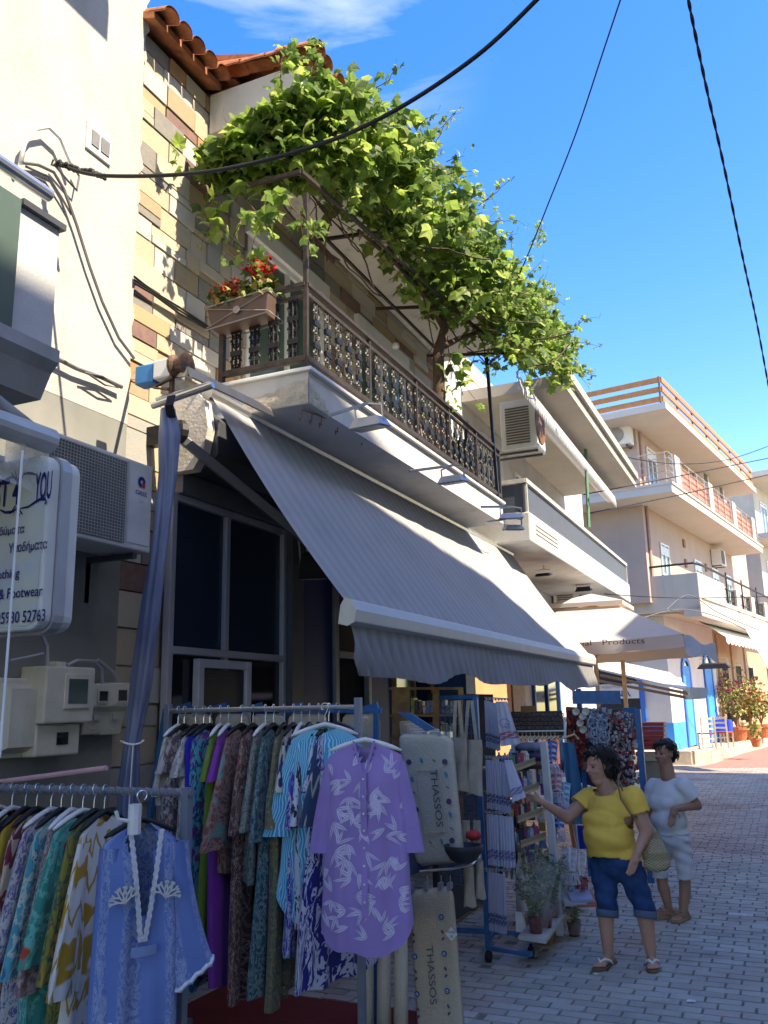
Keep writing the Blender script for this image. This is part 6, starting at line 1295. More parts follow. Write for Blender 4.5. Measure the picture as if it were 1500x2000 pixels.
# ---------------------------------------------------------------- people
def capsule(m, p0, r0, p1, r1, n=12, flat=1.0, fd=None):
    p0 = Vector(p0); p1 = Vector(p1); k = 6; d = (p1-p0)
    if d.length < 1e-6: d = Vector((0, 0, 1e-4))
    u = d.normalized(); x = u.orthogonal().normalized(); y = u.cross(x); vs = []; rings = []
    for i in range(4): a = math.pi/2*(1-i/3.0); rings.append((p0-u*r0*math.sin(a), max(.0004, r0*math.cos(a))))
    for i in range(1, k): t = i/k; rings.append((p0+d*t, r0+(r1-r0)*t))
    for i in range(4): a = math.pi/2*(i/3.0); rings.append((p1+u*r1*math.sin(a), max(.0004, r1*math.cos(a))))
    for c, r_ in rings:
        for j in range(n):
            a = 2*math.pi*j/n; v = (x*math.cos(a)+y*math.sin(a))*r_
            if fd is not None: v -= fd*(v.dot(fd)*(1-flat))
            vs.append(c+v)
    K = len(rings); fs = [(i*n+j, i*n+(j+1) % n, (i+1)*n+(j+1) % n, (i+1)*n+j) for i in range(K-1) for j in range(n)]+[tuple(range(n))[::-1], tuple(range((K-1)*n, K*n))]
    m.add(vs, fs)
def blobmesh(m, voxel, smooth=4, fac=.5):
    o = m.build('blob_tmp', SKIN, base=(0, 0, 0)); r_ = o.modifiers.new('r', 'REMESH'); r_.mode = 'VOXEL'; r_.voxel_size = voxel
    s = o.modifiers.new('s', 'SMOOTH'); s.factor = fac; s.iterations = smooth
    bpy.context.view_layer.update(); me = bpy.data.meshes.new_from_object(o.evaluated_get(bpy.context.evaluated_depsgraph_get())); bpy.data.objects.remove(o); return me
def finish(me, name, mat, parent, cut=None, wob=None, solid=0, kind=None, pick=None):
    me.materials.clear()
    for q in (mat if isinstance(mat, (list, tuple)) else [mat]): me.materials.append(q)
    bm = bmesh.new(); bm.from_mesh(me)
    if cut: bmesh.ops.delete(bm, geom=[v for v in bm.verts if cut(v.co)], context='VERTS')
    if wob:
        bm.normal_update()
        for v in bm.verts: v.co += v.normal*wob(v.co)
    if pick:
        for f in bm.faces: f.material_index = pick(f.calc_center_median())
    L = ROOT[parent.name]
    for v in bm.verts: v.co -= L
    for f in bm.faces: f.smooth = True
    bm.to_mesh(me); bm.free(); me.name = name; o = bpy.data.objects.new(name, me); COL.objects.link(o); o.parent = parent; ROOT[o.name] = L
    if solid: q = o.modifiers.new('solid', 'SOLIDIFY'); q.thickness = solid; q.offset = -1
    return o
def skinm(name, c):
    t = NT(name); n = t.noise(t.coord('World'), 30, 4); n2 = t.noise(t.coord('World'), 7, 3); k = t.mix(t.ramp(n2, .35, .65), tuple(x*.86 for x in c), c); k = t.mix(t.ramp(n, .5, .8, 0, .25), k, (c[0]*.9, c[1]*.6, c[2]*.55))
    t.b.inputs['Subsurface Weight'].default_value = .12; t.b.inputs['Subsurface Radius'].default_value = (.02, .008, .004); return t.fin(k, .5, 0, .35)
SKIN = skinm('skin_tan', (.52, .27, .185)); SKIN2 = skinm('skin_brown', (.42, .21, .14))
HAIR = M('hair_dark', (.012, .008, .007), .45, var=.5, sc=60, bump=.8, bsc=120, spec=.4); LIP = M('lip', (.28, .07, .06), .5); EYEM = M('eye_dark', (.03, .02, .02), .3)
def hand(m, wrist, palm_dir, side, nrm, fdirs, s=1.0):
    palm_dir = palm_dir.normalized(); side = side.normalized(); c = wrist+palm_dir*.045*s
    capsule(m, wrist, .022*s, c, .026*s); 
    for k in (-1, 0, 1): capsule(m, wrist+side*k*.012*s, .018*s, wrist+palm_dir*.075*s+side*k*.022*s, .0135*s, flat=.8, fd=nrm)
    Ls = (.062, .072, .066, .050)
    for i in range(4):
        b = wrist+palm_dir*.085*s+side*(i-1.5)*.0185*s; d1 = fdirs[i][0].normalized(); d2 = fdirs[i][1].normalized(); l = Ls[i]*s
        k1 = b+d1*l*.5; capsule(m, b-palm_dir*.015*s, .0088*s, k1, .008*s, 8); capsule(m, k1, .008*s, k1+d2*l*.5, .0065*s, 8)
    tb = wrist+palm_dir*.025*s-side*.026*s; t1 = tb+(palm_dir*.6-side*.7+nrm*.25).normalized()*.036*s; capsule(m, tb, .012*s, t1, .010*s, 8); capsule(m, t1, .0095*s, t1+(palm_dir*1.0-side*.15+nrm*.5).normalized()*.03*s, .0075*s, 8)
def head(m, c, fr, up, s=1.0):
    lf = up.cross(fr).normalized(); Mx = Matrix((lf, fr, up)).transposed()
    E = lambda x, y, z, rx, ry, rz: m.ell(c+(lf*x+fr*y+up*z)*s, (rx*s, ry*s, rz*s), 16, 12, Mx)
    E(0, -.012, .03, .074, .092, .088); E(0, .02, -.035, .058, .066, .075); E(0, .045, -.085, .030, .030, .026)   # skull, jaw, chin
    E(.034, .055, -.025, .024, .022, .024); E(-.034, .055, -.025, .024, .022, .024)                            # cheeks
    E(0, .085, .000, .011, .012, .026); E(0, .098, -.016, .013, .013, .011)                                   # nose
    E(.0, .072, .028, .045, .012, .010); E(0, .076, -.045, .022, .010, .006); E(0, .074, -.058, .019, .010, .006)   # brow, lips
    E(.073, -.005, -.005, .010, .018, .028); E(-.073, -.005, -.005, .010, .018, .028)
def facebits(t, c, fr, up, s=1.0):
    lf = up.cross(fr).normalized(); Mx = Matrix((lf, fr, up)).transposed(); 
    for k in (-1, 1):
        m = MB(); m.ell(c+(lf*.030*k+fr*.068+up*.006)*s, (.013*s, .007*s, .006*s), 10, 6, Mx); m.build('eye', EYEM, t, smooth=True)
        m = MB(); m.tube([c+(lf*(.014+.012*i)*k+fr*(.079-.004*i*i)+up*(.028+.004*math.sin(i)))*s for i in range(4)], .0035*s, 5); m.build('eyebrow', HAIR, t)
    m = MB(); m.ell(c+(fr*.079+up*-.051)*s, (.020*s, .008*s, .0055*s), 10, 6, Mx); m.build('lips', LIP, t, smooth=True)
def foot(m, ankle, toe, sd, s=1.0):
    d = toe-ankle; d.z = 0; L_ = .215*s; d = d.normalized(); g = Vector((ankle.x, ankle.y, 0))
    capsule(m, ankle, .032*s, g-d*.035*s+Vector((0, 0, .045)), .032*s); capsule(m, g-d*.035*s+Vector((0, 0, .042)), .028*s, g+d*.10*s+Vector((0, 0, .036)), .026*s)
    for k in (-1, 0, 1): capsule(m, g+d*.03*s+Vector((0, 0, .05)), .024*s, g+d*.125*s+sd*k*.022*s+Vector((0, 0, .031)), .016*s)
    for i in range(5): b = g+d*.13*s+sd*(i-2)*.017*s; capsule(m, b+Vector((0, 0, .03)), .0105*s, b+d*(.03-.004*abs(i-1.3))*s+Vector((0, 0, .027)), .0085*s, 8)
def sole(t, ankle, toe, sd, mat, s=1.0, w=.047, h=.018):
    d = toe-ankle; d.z = 0; d = d.normalized(); g = Vector((ankle.x, ankle.y, .001)); m = MB()
    pts = [(-.075, .2), (-.07, .6), (-.04, .8), (.02, .68), (.08, .95), (.13, 1.0), (.165, .8), (.185, .3)]
    P_ = [g+d*a*s+sd*b*w*s for a, b in pts]+[g+d*a*s-sd*b*w*s for a, b in pts[::-1]]; m.prism(P_, (0, 0, h)); return m.build('sole', mat, t, bevel=.004), g, d
# ---- woman in yellow
DY = 6.65
q = lambda x, y, d=0: PD(x, y, DY+d)
fr = (-HR*.74-HF*.67).normalized(); lf = Vector((-fr.y, fr.x, 0)); UP = Vector((0, 0, 1)); MX = Matrix((lf, fr, UP)).transposed()
yw = thing('person', (q(1230, 1880).x, q(1230, 1880).y, 0), 'woman in yellow T-shirt and rolled blue jeans reaching for a hanging towel', 'person')
shR = q(1147, 1558, .13); shL = q(1237, 1556, -.13); elR = q(1108, 1597, .10); wrR = q(1058, 1566, .0); elL = q(1262, 1625, -.17); wrL = q(1244, 1668, -.22)
hipR = q(1180, 1690, .05); hipL = q(1228, 1690, -.05); knR = q(1183, 1742, .0); knL = q(1247, 1742, -.05); anR = q(1188, 1866, .0); anL = q(1272, 1868, -.03)
for p in (anR, anL): p.z = .085
toR = q(1172, 1888, -.1); toL = q(1276, 1895, -.2); hc = q(1170, 1496, .0); hfr = (-HR*.93-HF*.36-UP*.12).normalized(); hup = (UP-hfr*UP.dot(hfr)).normalized()
nk = q(1189, 1537, .02)
def body_y(m, g=0):
    m.ell(q(1192, 1588, .0), (.185+g, .125+g, .155+g), 20, 14, MX); m.ell(q(1186, 1602)+fr*.075, (.150+g, .075+g, .075+g), 16, 12, MX)
    m.ell(q(1194, 1632)+fr*.03, (.175+g, .165+g, .13+g), 20, 14, MX); m.ell(q(1204, 1668)+fr*-.01, (.185+g, .15+g, .12+g), 20, 14, MX); capsule(m, shR, .058+g, shL, .058+g)
m = MB(); body_y(m, -.012)
capsule(m, nk-UP*.06, .075, hc-UP*.05+fr*-.015, .062); m.ell(hc-UP*.105+fr*.02, (.045, .045, .035), 12, 8, MX); head(m, hc, hfr, hup, 1.08)
capsule(m, shR, .055, elR, .046); capsule(m, elR, .044, wrR, .025); capsule(m, shL, .060, elL, .048); capsule(m, elL, .046, wrL, .027)
pd_ = (q(1030, 1554)-wrR).normalized(); sd = UP.cross(pd_).normalized()*.5+UP*.85; nr = pd_.cross(sd).normalized()
curl = (pd_-UP*.35).normalized(); hand(m, wrR, pd_, -sd, nr, [(pd_-UP*.1, pd_-UP*.9+nr*.2)]*2+[(pd_-UP*.3, -UP+pd_*.2)]*2, .95)
pd2 = (q(1234, 1696, -.22)-wrL).normalized(); hand(m, wrL, pd2, HR*-.9-HF*.1, -HF, [(pd2+HR*.05*i-HF*.1, pd2-HR*.25) for i in range(4)], 1.0)
capsule(m, hipR, .092, knR, .068); capsule(m, hipL, .092, knL, .068); capsule(m, knR, .060, q(1184, 1800), .056); capsule(m, q(1184, 1800), .056, anR, .036); capsule(m, knL, .061, q(1262, 1800, -.04), .058); capsule(m, q(1262, 1800, -.04), .058, anL, .037)
sdF = HR
foot(m, anR, toR, (HR+HF*-.2).normalized()); foot(m, anL, toL, HR)
me = blobmesh(m, .0065, 3); finish(me, 'body', SKIN, yw); facebits(yw, hc, hfr, hup, 1.08)
m = MB(); body_y(m, .012)
slR = shR.lerp(elR, .42); slL = shL.lerp(elL, .50); capsule(m, shR, .072, slR, .075); capsule(m, shL, .078, slL, .080); capsule(m, q(1192, 1660), .17, q(1198, 1662), .17)
me = blobmesh(m, .011, 5)
uR = (elR-shR).normalized(); uL = (elL-shL).normalized(); hemz = q(1200, 1672).z; nc = nk+fr*.055+UP*.012
YEL = fab('yellow_cotton', (.62, .44, .02), []); YEL = M('yellow_knit', (.82, .50, .09), .9, var=.05, sc=5, bump=.25, bsc=220)
def cuty(p):
    if p.z < hemz+.012*math.sin(p.dot(lf)*16): return True
    if (p-slR).dot(uR) > 0 and (p-slR).length < .12: return True
    if (p-slL).dot(uL) > .0 and (p-slL).length < .12: return True
    d = p-nc; e = Vector((d.dot(lf)/.095, d.dot(fr)/.085, d.z/.085)); return e.length < 1 or p.z > nk.z+.02
def woby(p):
    s_ = p.dot(HR)*1.0; z = p.z; return .0030*math.sin(z*60+s_*16+2*math.sin(s_*9))*(1 if z < q(0, 1610).z else .2)+.003*math.sin(s_*38+z*18)+.009*noise.noise(p*7)+.004*noise.noise(p*18)
finish(me, 'tee_shirt', YEL, yw, cut=cuty, wob=woby, solid=.004)
DEN = M('blue_denim', (.012, .055, .155), .9, var=.3, sc=14, bump=.4, bsc=200)
m = MB(); g = .014
m.ell(q(1204, 1680)+fr*-.01, (.182+g, .145+g, .125+g), 20, 14, MX); cuR = q(1186, 1776); cuL = q(1260, 1776, -.05)
for a, b, c in ((hipR, knR, cuR), (hipL, knL, cuL)): capsule(m, a, .110, b, .085); capsule(m, b, .084, c, .075)
me = blobmesh(m, .011, 5); cz = q(1200, 1780).z
finish(me, 'jeans', DEN, yw, cut=lambda p: p.z < cz or p.z > q(1200, 1655).z, wob=lambda p: .006*math.sin(p.z*60+p.dot(HR)*26)*math.exp(-abs(p.z-knR.z)*5)+.004*noise.noise(p*14), solid=.004)
for c in (cuR, cuL):
    m = MB(); m.grid(lambda a, b, c=c: Vector((c.x, c.y, cz-.028+.05*b))+HR*math.cos(a*6.283)*(.077+.004*b)+HF*math.sin(a*6.283)*(.080+.004*b)+UP*.006*math.sin(a*12), 28, 3); o = m.build('rolled_cuff', M('denim_pale', (.09, .13, .20), .9, bump=.4, bsc=200), yw, smooth=True); s_ = o.modifiers.new('s', 'SOLIDIFY'); s_.thickness = .007
for an, to, sd in ((anR, toR, (HR+HF*-.2).normalized()), (anL, toL, HR)):
    _, g0, d0 = sole(yw, an, to, sd, M('sole_brown', (.16, .09, .05), .7))
    m = MB(); tip = g0+d0*.125+UP*.05; 
    for k in (-1, 1): m.tube([tip, g0+d0*.10+sd*k*.022+UP*.062, g0+d0*.06+sd*k*.040+UP*.045, g0+d0*.04+sd*k*.046+UP*.018], [.006, .010, .009, .007], 6)
    m.tube([tip, g0+d0*.13+UP*.02], .005, 5); m.build('white_thong', HW, yw, smooth=True)
def hairblob(t, pts, voxel=.008, mat=HAIR, amp=.010, fr_=25):
    m = MB()
    for c, r_ in pts: m.ell(c, r_, 14, 10)
    me = blobmesh(m, voxel, 3); finish(me, 'hair', mat, t, wob=lambda p: amp*noise.noise(p*fr_)+.004*math.sin(p.dot(HR)*160+p.z*90+4*noise.noise(p*12)))
B = lambda x, y, z: hc+(UP.cross(hfr).normalized()*x+hfr*y+hup*z)
YC = [(B(0, -.035, .055), (.098, .098, .088)), (B(0, -.07, .0), (.095, .085, .10)), (B(0, -.075, -.05), (.085, .07, .07)), (B(0, -.03, .09), (.09, .09, .06))]
hairblob(yw, [(B(0, -.035, .055), (.098, .098, .088)), (B(0, -.07, .0), (.095, .085, .10)), (B(0, -.075, -.05), (.085, .07, .07)), (B(0, .03, .095), (.07, .06, .035)), (B(.07, -.03, -.02), (.035, .05, .075)), (B(-.07, -.03, -.02), (.035, .05, .075)), (B(0, -.03, .09), (.09, .09, .06))])
bag = thing('straw_bag', q(1275, 1650, -.12), 'woven straw shoulder bag hanging at the side of the woman in yellow', 'bag')
def strawm():
    t = NT('woven_straw'); c = t.coord('World'); sp = t.n('ShaderNodeSeparateXYZ'); t.l(c, sp.inputs[0]); z = t.math('SINE', t.math('MULTIPLY', sp.outputs[2], 340)); x = t.math('SINE', t.math('MULTIPLY', t.math('ADD', sp.outputs[0], sp.outputs[1]), 170)); k = t.math('MULTIPLY', z, x)
    b = t.ramp(t.math('SINE', t.math('MULTIPLY', sp.outputs[2], 45)), .3, .6, 0, .6); t.bump(k, .7, .004); kk = t.mix(t.ramp(k, -.6, .8), (.30, .22, .12), (.56, .46, .30)); return t.fin(t.mix(b, kk, (.24, .20, .10)), .8)
STR = strawm(); m = MB()
bt = [(1262, 1600, .02, .012), (1270, 1625, .055, .03), (1277, 1655, .085, .05), (1281, 1680, .105, .062), (1282, 1694, .098, .058), (1282, 1701, .06, .03)]
def bgf(a, b):
    k = b*(len(bt)-1); i = min(int(k), len(bt)-2); f = k-i; x, y, w_, d_ = [bt[i][j]*(1-f)+bt[i+1][j]*f for j in range(4)]; c = q(x, y, -.10); return c+HR*math.cos(a*6.283)*w_+HF*math.sin(a*6.283)*d_+UP*.006*math.sin(a*18+b*4)
m.grid(bgf, 32, 18); m.build('bag_body', STR, bag, smooth=True)
m = MB(); m.tube([q(1213, 1500+8, -.15)+UP*-.0, q(1208, 1520, -.2), q(1216, 1545, -.20)], .006, 5)
m.tube([q(1208, 1510, -.04), q(1207, 1530, -.13), q(1213, 1560, -.19), q(1232, 1590, -.24), q(1256, 1604, -.14)], .007, 5); m.tube([q(1210, 1510, .05), q(1228, 1530, .08), q(1262, 1600, -.05)], .007, 5); m.build('shoulder_strap', M('strap_brown', (.22, .13, .07), .7), bag)
# ---- woman in white
DW = 7.95
q2 = lambda x, y, d=0: PD(x, y, DW+d)
fr = (-HR*.80-HF*.60).normalized(); lf = Vector((-fr.y, fr.x, 0)); MX = Matrix((lf, fr, UP)).transposed()
ww = thing('person', (q2(1320, 1800).x, q2(1320, 1800).y, 0), 'short haired woman in white T-shirt and white cropped trousers behind the woman in yellow', 'person')
shR = q2(1276, 1535, .12); shL = q2(1335, 1535, -.12); elL = q2(1362, 1573, -.10); wrL = q2(1316, 1580, -.26); elR = q2(1274, 1590, .14); wrR = q2(1282, 1630, .12)
hipR = q2(1293, 1640, .05); hipL = q2(1329, 1642, -.05); knR = q2(1290, 1688, .03); knL = q2(1337, 1694, -.06); anR = q2(1306, 1775, .02); anL = q2(1336, 1790, -.04)
for p in (anR, anL): p.z = .085
toR = q2(1285, 1790, .0); toL = q2(1318, 1808, -.16); hc2 = q2(1298, 1472, -.01); hfr = (-HR*.85-HF*.50-UP*.06).normalized(); hup = (UP-hfr*UP.dot(hfr)).normalized(); nk = q2(1304, 1507, .0)
def body_w(m, g=0):
    m.ell(q2(1305, 1560), (.165+g, .115+g, .14+g), 20, 14, MX); m.ell(q2(1300, 1568)+fr*.06, (.13+g, .065+g, .065+g), 16, 12, MX); m.ell(q2(1308, 1600)+fr*.02, (.155+g, .13+g, .12+g), 20, 14, MX); m.ell(q2(1312, 1635), (.165+g, .135+g, .11+g), 20, 14, MX); capsule(m, shR, .052+g, shL, .052+g)
m = MB(); body_w(m, -.022); capsule(m, nk-UP*.05, .066, hc2-UP*.05, .055); head(m, hc2, hfr, hup, 1.0)
capsule(m, shR, .048, elR, .040); capsule(m, elR, .038, wrR, .023); capsule(m, shL, .052, elL, .042); capsule(m, elL, .040, wrL, .025)
pdw = (q2(1308, 1625, -.30)-wrL).normalized(); hand(m, wrL, pdw, HR*-1, -HF, [(pdw-HF*.1+HR*.06*i, pdw-HR*.2+HF*.1) for i in range(4)], .98)
pdr = (q2(1284, 1665, .12)-wrR).normalized(); hand(m, wrR, pdr, HR, HF*-1, [(pdr, pdr)]*4, .95)
capsule(m, hipR, .078, knR, .054); capsule(m, hipL, .078, knL, .054); capsule(m, knR, .048, q2(1295, 1735, .02), .048); capsule(m, q2(1297, 1735, .02), .050, anR, .033); capsule(m, knL, .048, q2(1338, 1742, -.03), .050); capsule(m, q2(1338, 1742, -.03), .052, anL, .034)
foot(m, anR, toR, (HR*.3+HF*-1).normalized(), .98); foot(m, anL, toL, (HR*.8-HF*.3).normalized(), .98)
me = blobmesh(m, .007, 3); finish(me, 'body', SKIN2, ww); facebits(ww, hc2, hfr, hup)
m = MB(); body_w(m, .012); slL = shL.lerp(elL, .62); slR = shR.lerp(elR, .6); capsule(m, shR, .07, slR, .085); capsule(m, shL, .075, slL, .085); capsule(m, q2(1285, 1565), .08, q2(1330, 1565, -.05), .09)
me = blobmesh(m, .012, 5); uL = (elL-shL).normalized(); uR = (elR-shR).normalized(); nc = nk+fr*.05+UP*.012; WHT = M('white_knit', (.62, .62, .62), .9, var=.06, sc=5, bump=.25, bsc=200)
hz = q2(1300, 1626).z; tie = q2(1282, 1600)
def cutw(p):
    if p.z < hz-.02*math.sin((p.dot(lf))*10): return True
    if (p-slL).dot(uL) > 0 and (p-slL).length < .13: return True
    if (p-slR).dot(uR) > 0 and (p-slR).length < .13: return True
    d = p-nc; e = Vector((d.dot(lf)/.085, d.dot(fr)/.075, d.z/.075)); return e.length < 1 or p.z > nk.z+.02
finish(me, 'tee_shirt', WHT, ww, cut=cutw, wob=lambda p: .006*math.sin((p-tie).length*70)*math.exp(-(p-tie).length*5)+.0025*math.sin(p.z*50+p.dot(HR)*30)+.005*noise.noise(p*7), solid=.004)
m = MB(); m.ell(q2(1311, 1636), (.174, .143, .108), 20, 14, MX); cuR = q2(1290, 1716, .03); cuL = q2(1339, 1726, -.05)
for a, b, c in ((hipR, knR, cuR), (hipL, knL, cuL)): capsule(m, a, .090, b, .070); capsule(m, b, .070, c, .068)
me = blobmesh(m, .011, 5); cz = q2(1315, 1716).z; WTR = M('white_trouser', (.58, .58, .61), .9, var=.07, sc=7, bump=.3, bsc=160)
finish(me, 'cropped_trousers', WTR, ww, cut=lambda p: p.z < cz or p.z > q2(0, 1612).z, wob=lambda p: .007*math.sin(p.z*70+p.dot(HR)*30)*math.exp(-abs(p.z-.55)*4)+.005*noise.noise(p*12), solid=.004)
for an, to, sd in ((anR, toR, (HR*.3+HF*-1).normalized()), (anL, toL, (HR*.8-HF*.3).normalized())):
    SB = M('sandal_tan', (.30, .19, .11), .6); _, g0, d0 = sole(ww, an, to, sd, SB, .98, h=.03)
    m = MB()
    for a, hgt in ((.11, .050), (.07, .066), (-.0, .085)):
        m.tube([g0+d0*a+sd*.044*math.cos(k)+UP*(.02+hgt*abs(math.sin(k))) for k in [i*math.pi/8 for i in range(9)]], .006, 5)
    m.tube([g0+d0*.12+UP*.06, g0+d0*.04+UP*.085], .006, 5); m.build('sandal_straps', SB, ww)
def curls(t, pts, n, seed, ln=.05):
    r = random.Random(seed); m = MB()
    for i in range(n):
        c, rr_ = r.choice(pts); a = r.uniform(0, 6.28); u = r.uniform(-.6, 1); k = math.sqrt(max(0, 1-u*u)); d = Vector((k*math.cos(a), k*math.sin(a), u)); p = c+Vector((d.x*rr_[0], d.y*rr_[1], d.z*rr_[2]))*1.0; tg = (-UP+Vector((r.gauss(0, .5), r.gauss(0, .5), 0))); tg = (tg-d*tg.dot(d)).normalized(); q_ = []
        for j in range(6): q_.append(p+d*(.002+.004*math.sin(j*1.1+a))+tg*ln*j/5-UP*.012*(j/5)**2)
        m.tube(q_, [.004, .0045, .004, .0035, .003, .001], 4)
    m.build('curls', HAIR, t, kind='stuff')
B = lambda x, y, z: hc2+(UP.cross(hfr).normalized()*x+hfr*y+hup*z)
hairblob(ww, [(B(0, -.03, .055), (.085, .088, .075)), (B(0, -.055, .0), (.080, .07, .08)), (B(0, .035, .088), (.055, .05, .028)), (B(0, -.06, -.045), (.055, .045, .045))], amp=.008)
curls(ww, [(B(0, -.03, .055), (.085, .088, .075)), (B(0, -.055, .0), (.080, .07, .08)), (B(0, .035, .088), (.055, .05, .028))], 160, 3, .045)
curls(yw, YC, 320, 4, .06)
# ---------------------------------------------------------------- grape vine on the pergola
vn = thing('grape_vine', (-3.6, 9.6, 4.2), 'leafy green grape vine sprawling along the balcony pergola and roof edge', 'vine')
def leafm():
    t = NT('vine_leaf'); r_ = t.rand(); n = t.noise(t.coord('World'), 3, 3)
    c = t.crmp(t.math('FRACT', t.math('ADD', r_, t.math('MULTIPLY', n, .4))), [(0, (.055, .11, .028)), (.3, (.09, .165, .035)), (.55, (.13, .22, .042)), (.8, (.19, .29, .06)), (.95, (.25, .31, .09))], False)
    o = t.t.nodes['Material Output']; tl = t.n('ShaderNodeBsdfTranslucent'); mx = t.n('ShaderNodeMixShader'); mx.inputs[0].default_value = .52
    hs = t.n('ShaderNodeHueSaturation'); hs.inputs['Hue'].default_value = .485; hs.inputs['Value'].default_value = 2.0; hs.inputs['Saturation'].default_value = .98; t.l(c, hs.inputs['Color']); t.l(hs.outputs[0], tl.inputs[0])
    m = t.fin(c, .5, 0, .35); t.l(t.b.outputs[0], mx.inputs[1]); t.l(tl.outputs[0], mx.inputs[2]); t.l(mx.outputs[0], o.inputs[0]); return m
LEAF = leafm(); STEM = M('vine_stem', (.10, .06, .045), .9, var=.3, sc=20, bump=.5); TEND = M('vine_tendril', (.25, .30, .08), .7)
def leafshape(seed):
    r = random.Random(seed); n = 15; pts = []
    for i in range(n):
        a = -math.pi/2+.35+(2*math.pi-.7)*i/(n-1); lob = 1+.20*math.cos(5*(a-math.pi/2))+.06*math.cos(13*a+seed); rr = .5*lob*(1.0+.12*math.sin(a))*r.uniform(.94, 1.06); pts.append((rr*math.cos(a), rr*math.sin(a)+.5))
    vs = [Vector((0, .12, 0)), Vector((0, .5, .0))]+[Vector((x, y, -.85*x*x-.55*(y-.5)**2+r.uniform(-.06, .06))) for x, y in pts]
    fs = [(1, 2+i, 3+i) for i in range(n-1)]+[(1, 2+n-1, 0), (1, 0, 2)]; return vs, fs
SH_ = [leafshape(i) for i in range(5)]; LM = []
for i, (vs, fs) in enumerate(SH_):
    m = MB(); m.add(vs, fs); o = m.build('leaf_source', LEAF, base=(0, 0, 0), fixn=False, smooth=False); LM.append(o.data); o.data.name = 'leaf'; bpy.data.objects.remove(o)
ctl = [(420, 330, -3.80, 22), (475, 312, -3.5, 50), (568, 286, -3.15, 84), (640, 262, -2.95, 128), (720, 330, -2.85, 145), (795, 410, -2.85, 135), (865, 500, -2.8, 118), (925, 570, -2.75, 108), (985, 625, -2.7, 105), (1045, 670, -2.65, 82), (1095, 715, -2.55, 45)]
C_ = []
for px, py, x, rp in ctl:
    p = PX(px, py, x); C_.append((p, rp*(p-EY).dot(CF)/FOC))
def along(s):
    k = s*(len(C_)-1); i = min(int(k), len(C_)-2); f = k-i; return C_[i][0].lerp(C_[i+1][0], f), C_[i][1]*(1-f)+C_[i+1][1]*f
rv = random.Random(21); leaves = []
def orient(nrm, spin):
    z = nrm.normalized(); x = z.orthogonal().normalized(); y = z.cross(x); c_, s_ = math.cos(spin), math.sin(spin); x2 = x*c_+y*s_; return Matrix((x2, z.cross(x2), z)).transposed()
def addleaf(p, sc, base_n=None):
    nrm = Vector((rv.gauss(.25, .75), rv.gauss(-.25, .75), rv.gauss(.75, .6))) if base_n is None else base_n
    leaves.append((p, sc, orient(nrm, rv.uniform(0, 6.28)), rv.randrange(5)))
clump = [(rv.random(), Vector((rv.uniform(-1, 1), rv.uniform(-1, 1), rv.uniform(-1, 1)))) for _ in range(150)]
for i in range(5700):
    s = rv.random()
    if rv.random() < .62:
        cs_, cd = rv.choice(clump); s = min(.999, max(0, cs_+rv.gauss(0, .018))); d = cd*.95+Vector((rv.gauss(0, .16), rv.gauss(0, .16), rv.gauss(0, .16)))
    else: d = Vector((rv.gauss(0, .5), rv.gauss(0, .5), rv.gauss(0, .42)))
    if d.length > 1.12: d = d.normalized()*rv.uniform(.7, 1.12)
    if d.z < -.25 and rv.random() < .55: d.z = -d.z*.7
    c, r_ = along(s); p = c+Vector((d.x*r_*.85, d.y*r_, d.z*r_))
    if p.x < -3.93: p.x = -3.93+rv.uniform(0, .2)
    addleaf(p, rv.choice((.07, .09, .11, .13, .15))*rv.uniform(.85, 1.15)*(1 if s < .7 else 1.1))
# runners: thin shoots that wander out of the mass
runs = MB(); tend = MB()
def runner(p, d, L, nl, sc):
    pts = [p]; 
    for i in range(int(L/.06)):
        d = (d+Vector((rv.gauss(0, .22), rv.gauss(0, .22), rv.gauss(-.04, .16)))).normalized(); p = p+d*.06; pts.append(p)
    runs.tube(pts, [.004*(1-i/len(pts))+.0012 for i in range(len(pts))], 4)
    for i in range(nl):
        k = rv.randrange(len(pts)); addleaf(pts[k]+Vector((rv.gauss(0, .03), rv.gauss(0, .03), rv.gauss(0, .03))), sc*rv.uniform(.6, 1.1)*(1-.5*k/len(pts)))
    if rv.random() < .7:
        e = pts[-1]; tend.tube([e+Vector((.02*math.cos(a*1.3)*a*.2, .02*math.sin(a)*a*.2, .012*a)) for a in range(7)], .0018, 3)
for i in range(70):
    s = rv.random(); c, r_ = along(s); out = Vector((rv.uniform(.1, 1), rv.uniform(-.3, 1), rv.uniform(-.3, 1))).normalized(); runner(c+out*r_*.9, out, rv.uniform(.2, .55), 7, .11)
for (px, py, x, dx, L) in ((560, 140, -2.9, (0, -.1, 1), .25), (620, 130, -2.8, (.2, .3, 1), .3), (720, 185, -2.7, (.3, .5, .7), .4), (810, 260, -2.7, (.5, .8, .3), .5), (905, 360, -2.7, (.5, .9, .1), .55), (950, 435, -2.7, (.5, 1, .15), .8), (1050, 470, -2.6, (.3, .4, 1), .6), (1060, 560, -2.6, (.4, 1, 0), .5), (1090, 640, -2.5, (.4, 1, -.1), .5), (1110, 700, -2.4, (.4, .8, -.3), .45)):
    runner(PX(px, py, x), Vector(dx).normalized(), L, 12, .11); runner(PX(px-12, py+12, x), Vector(dx).normalized(), L*.8, 10, .11)
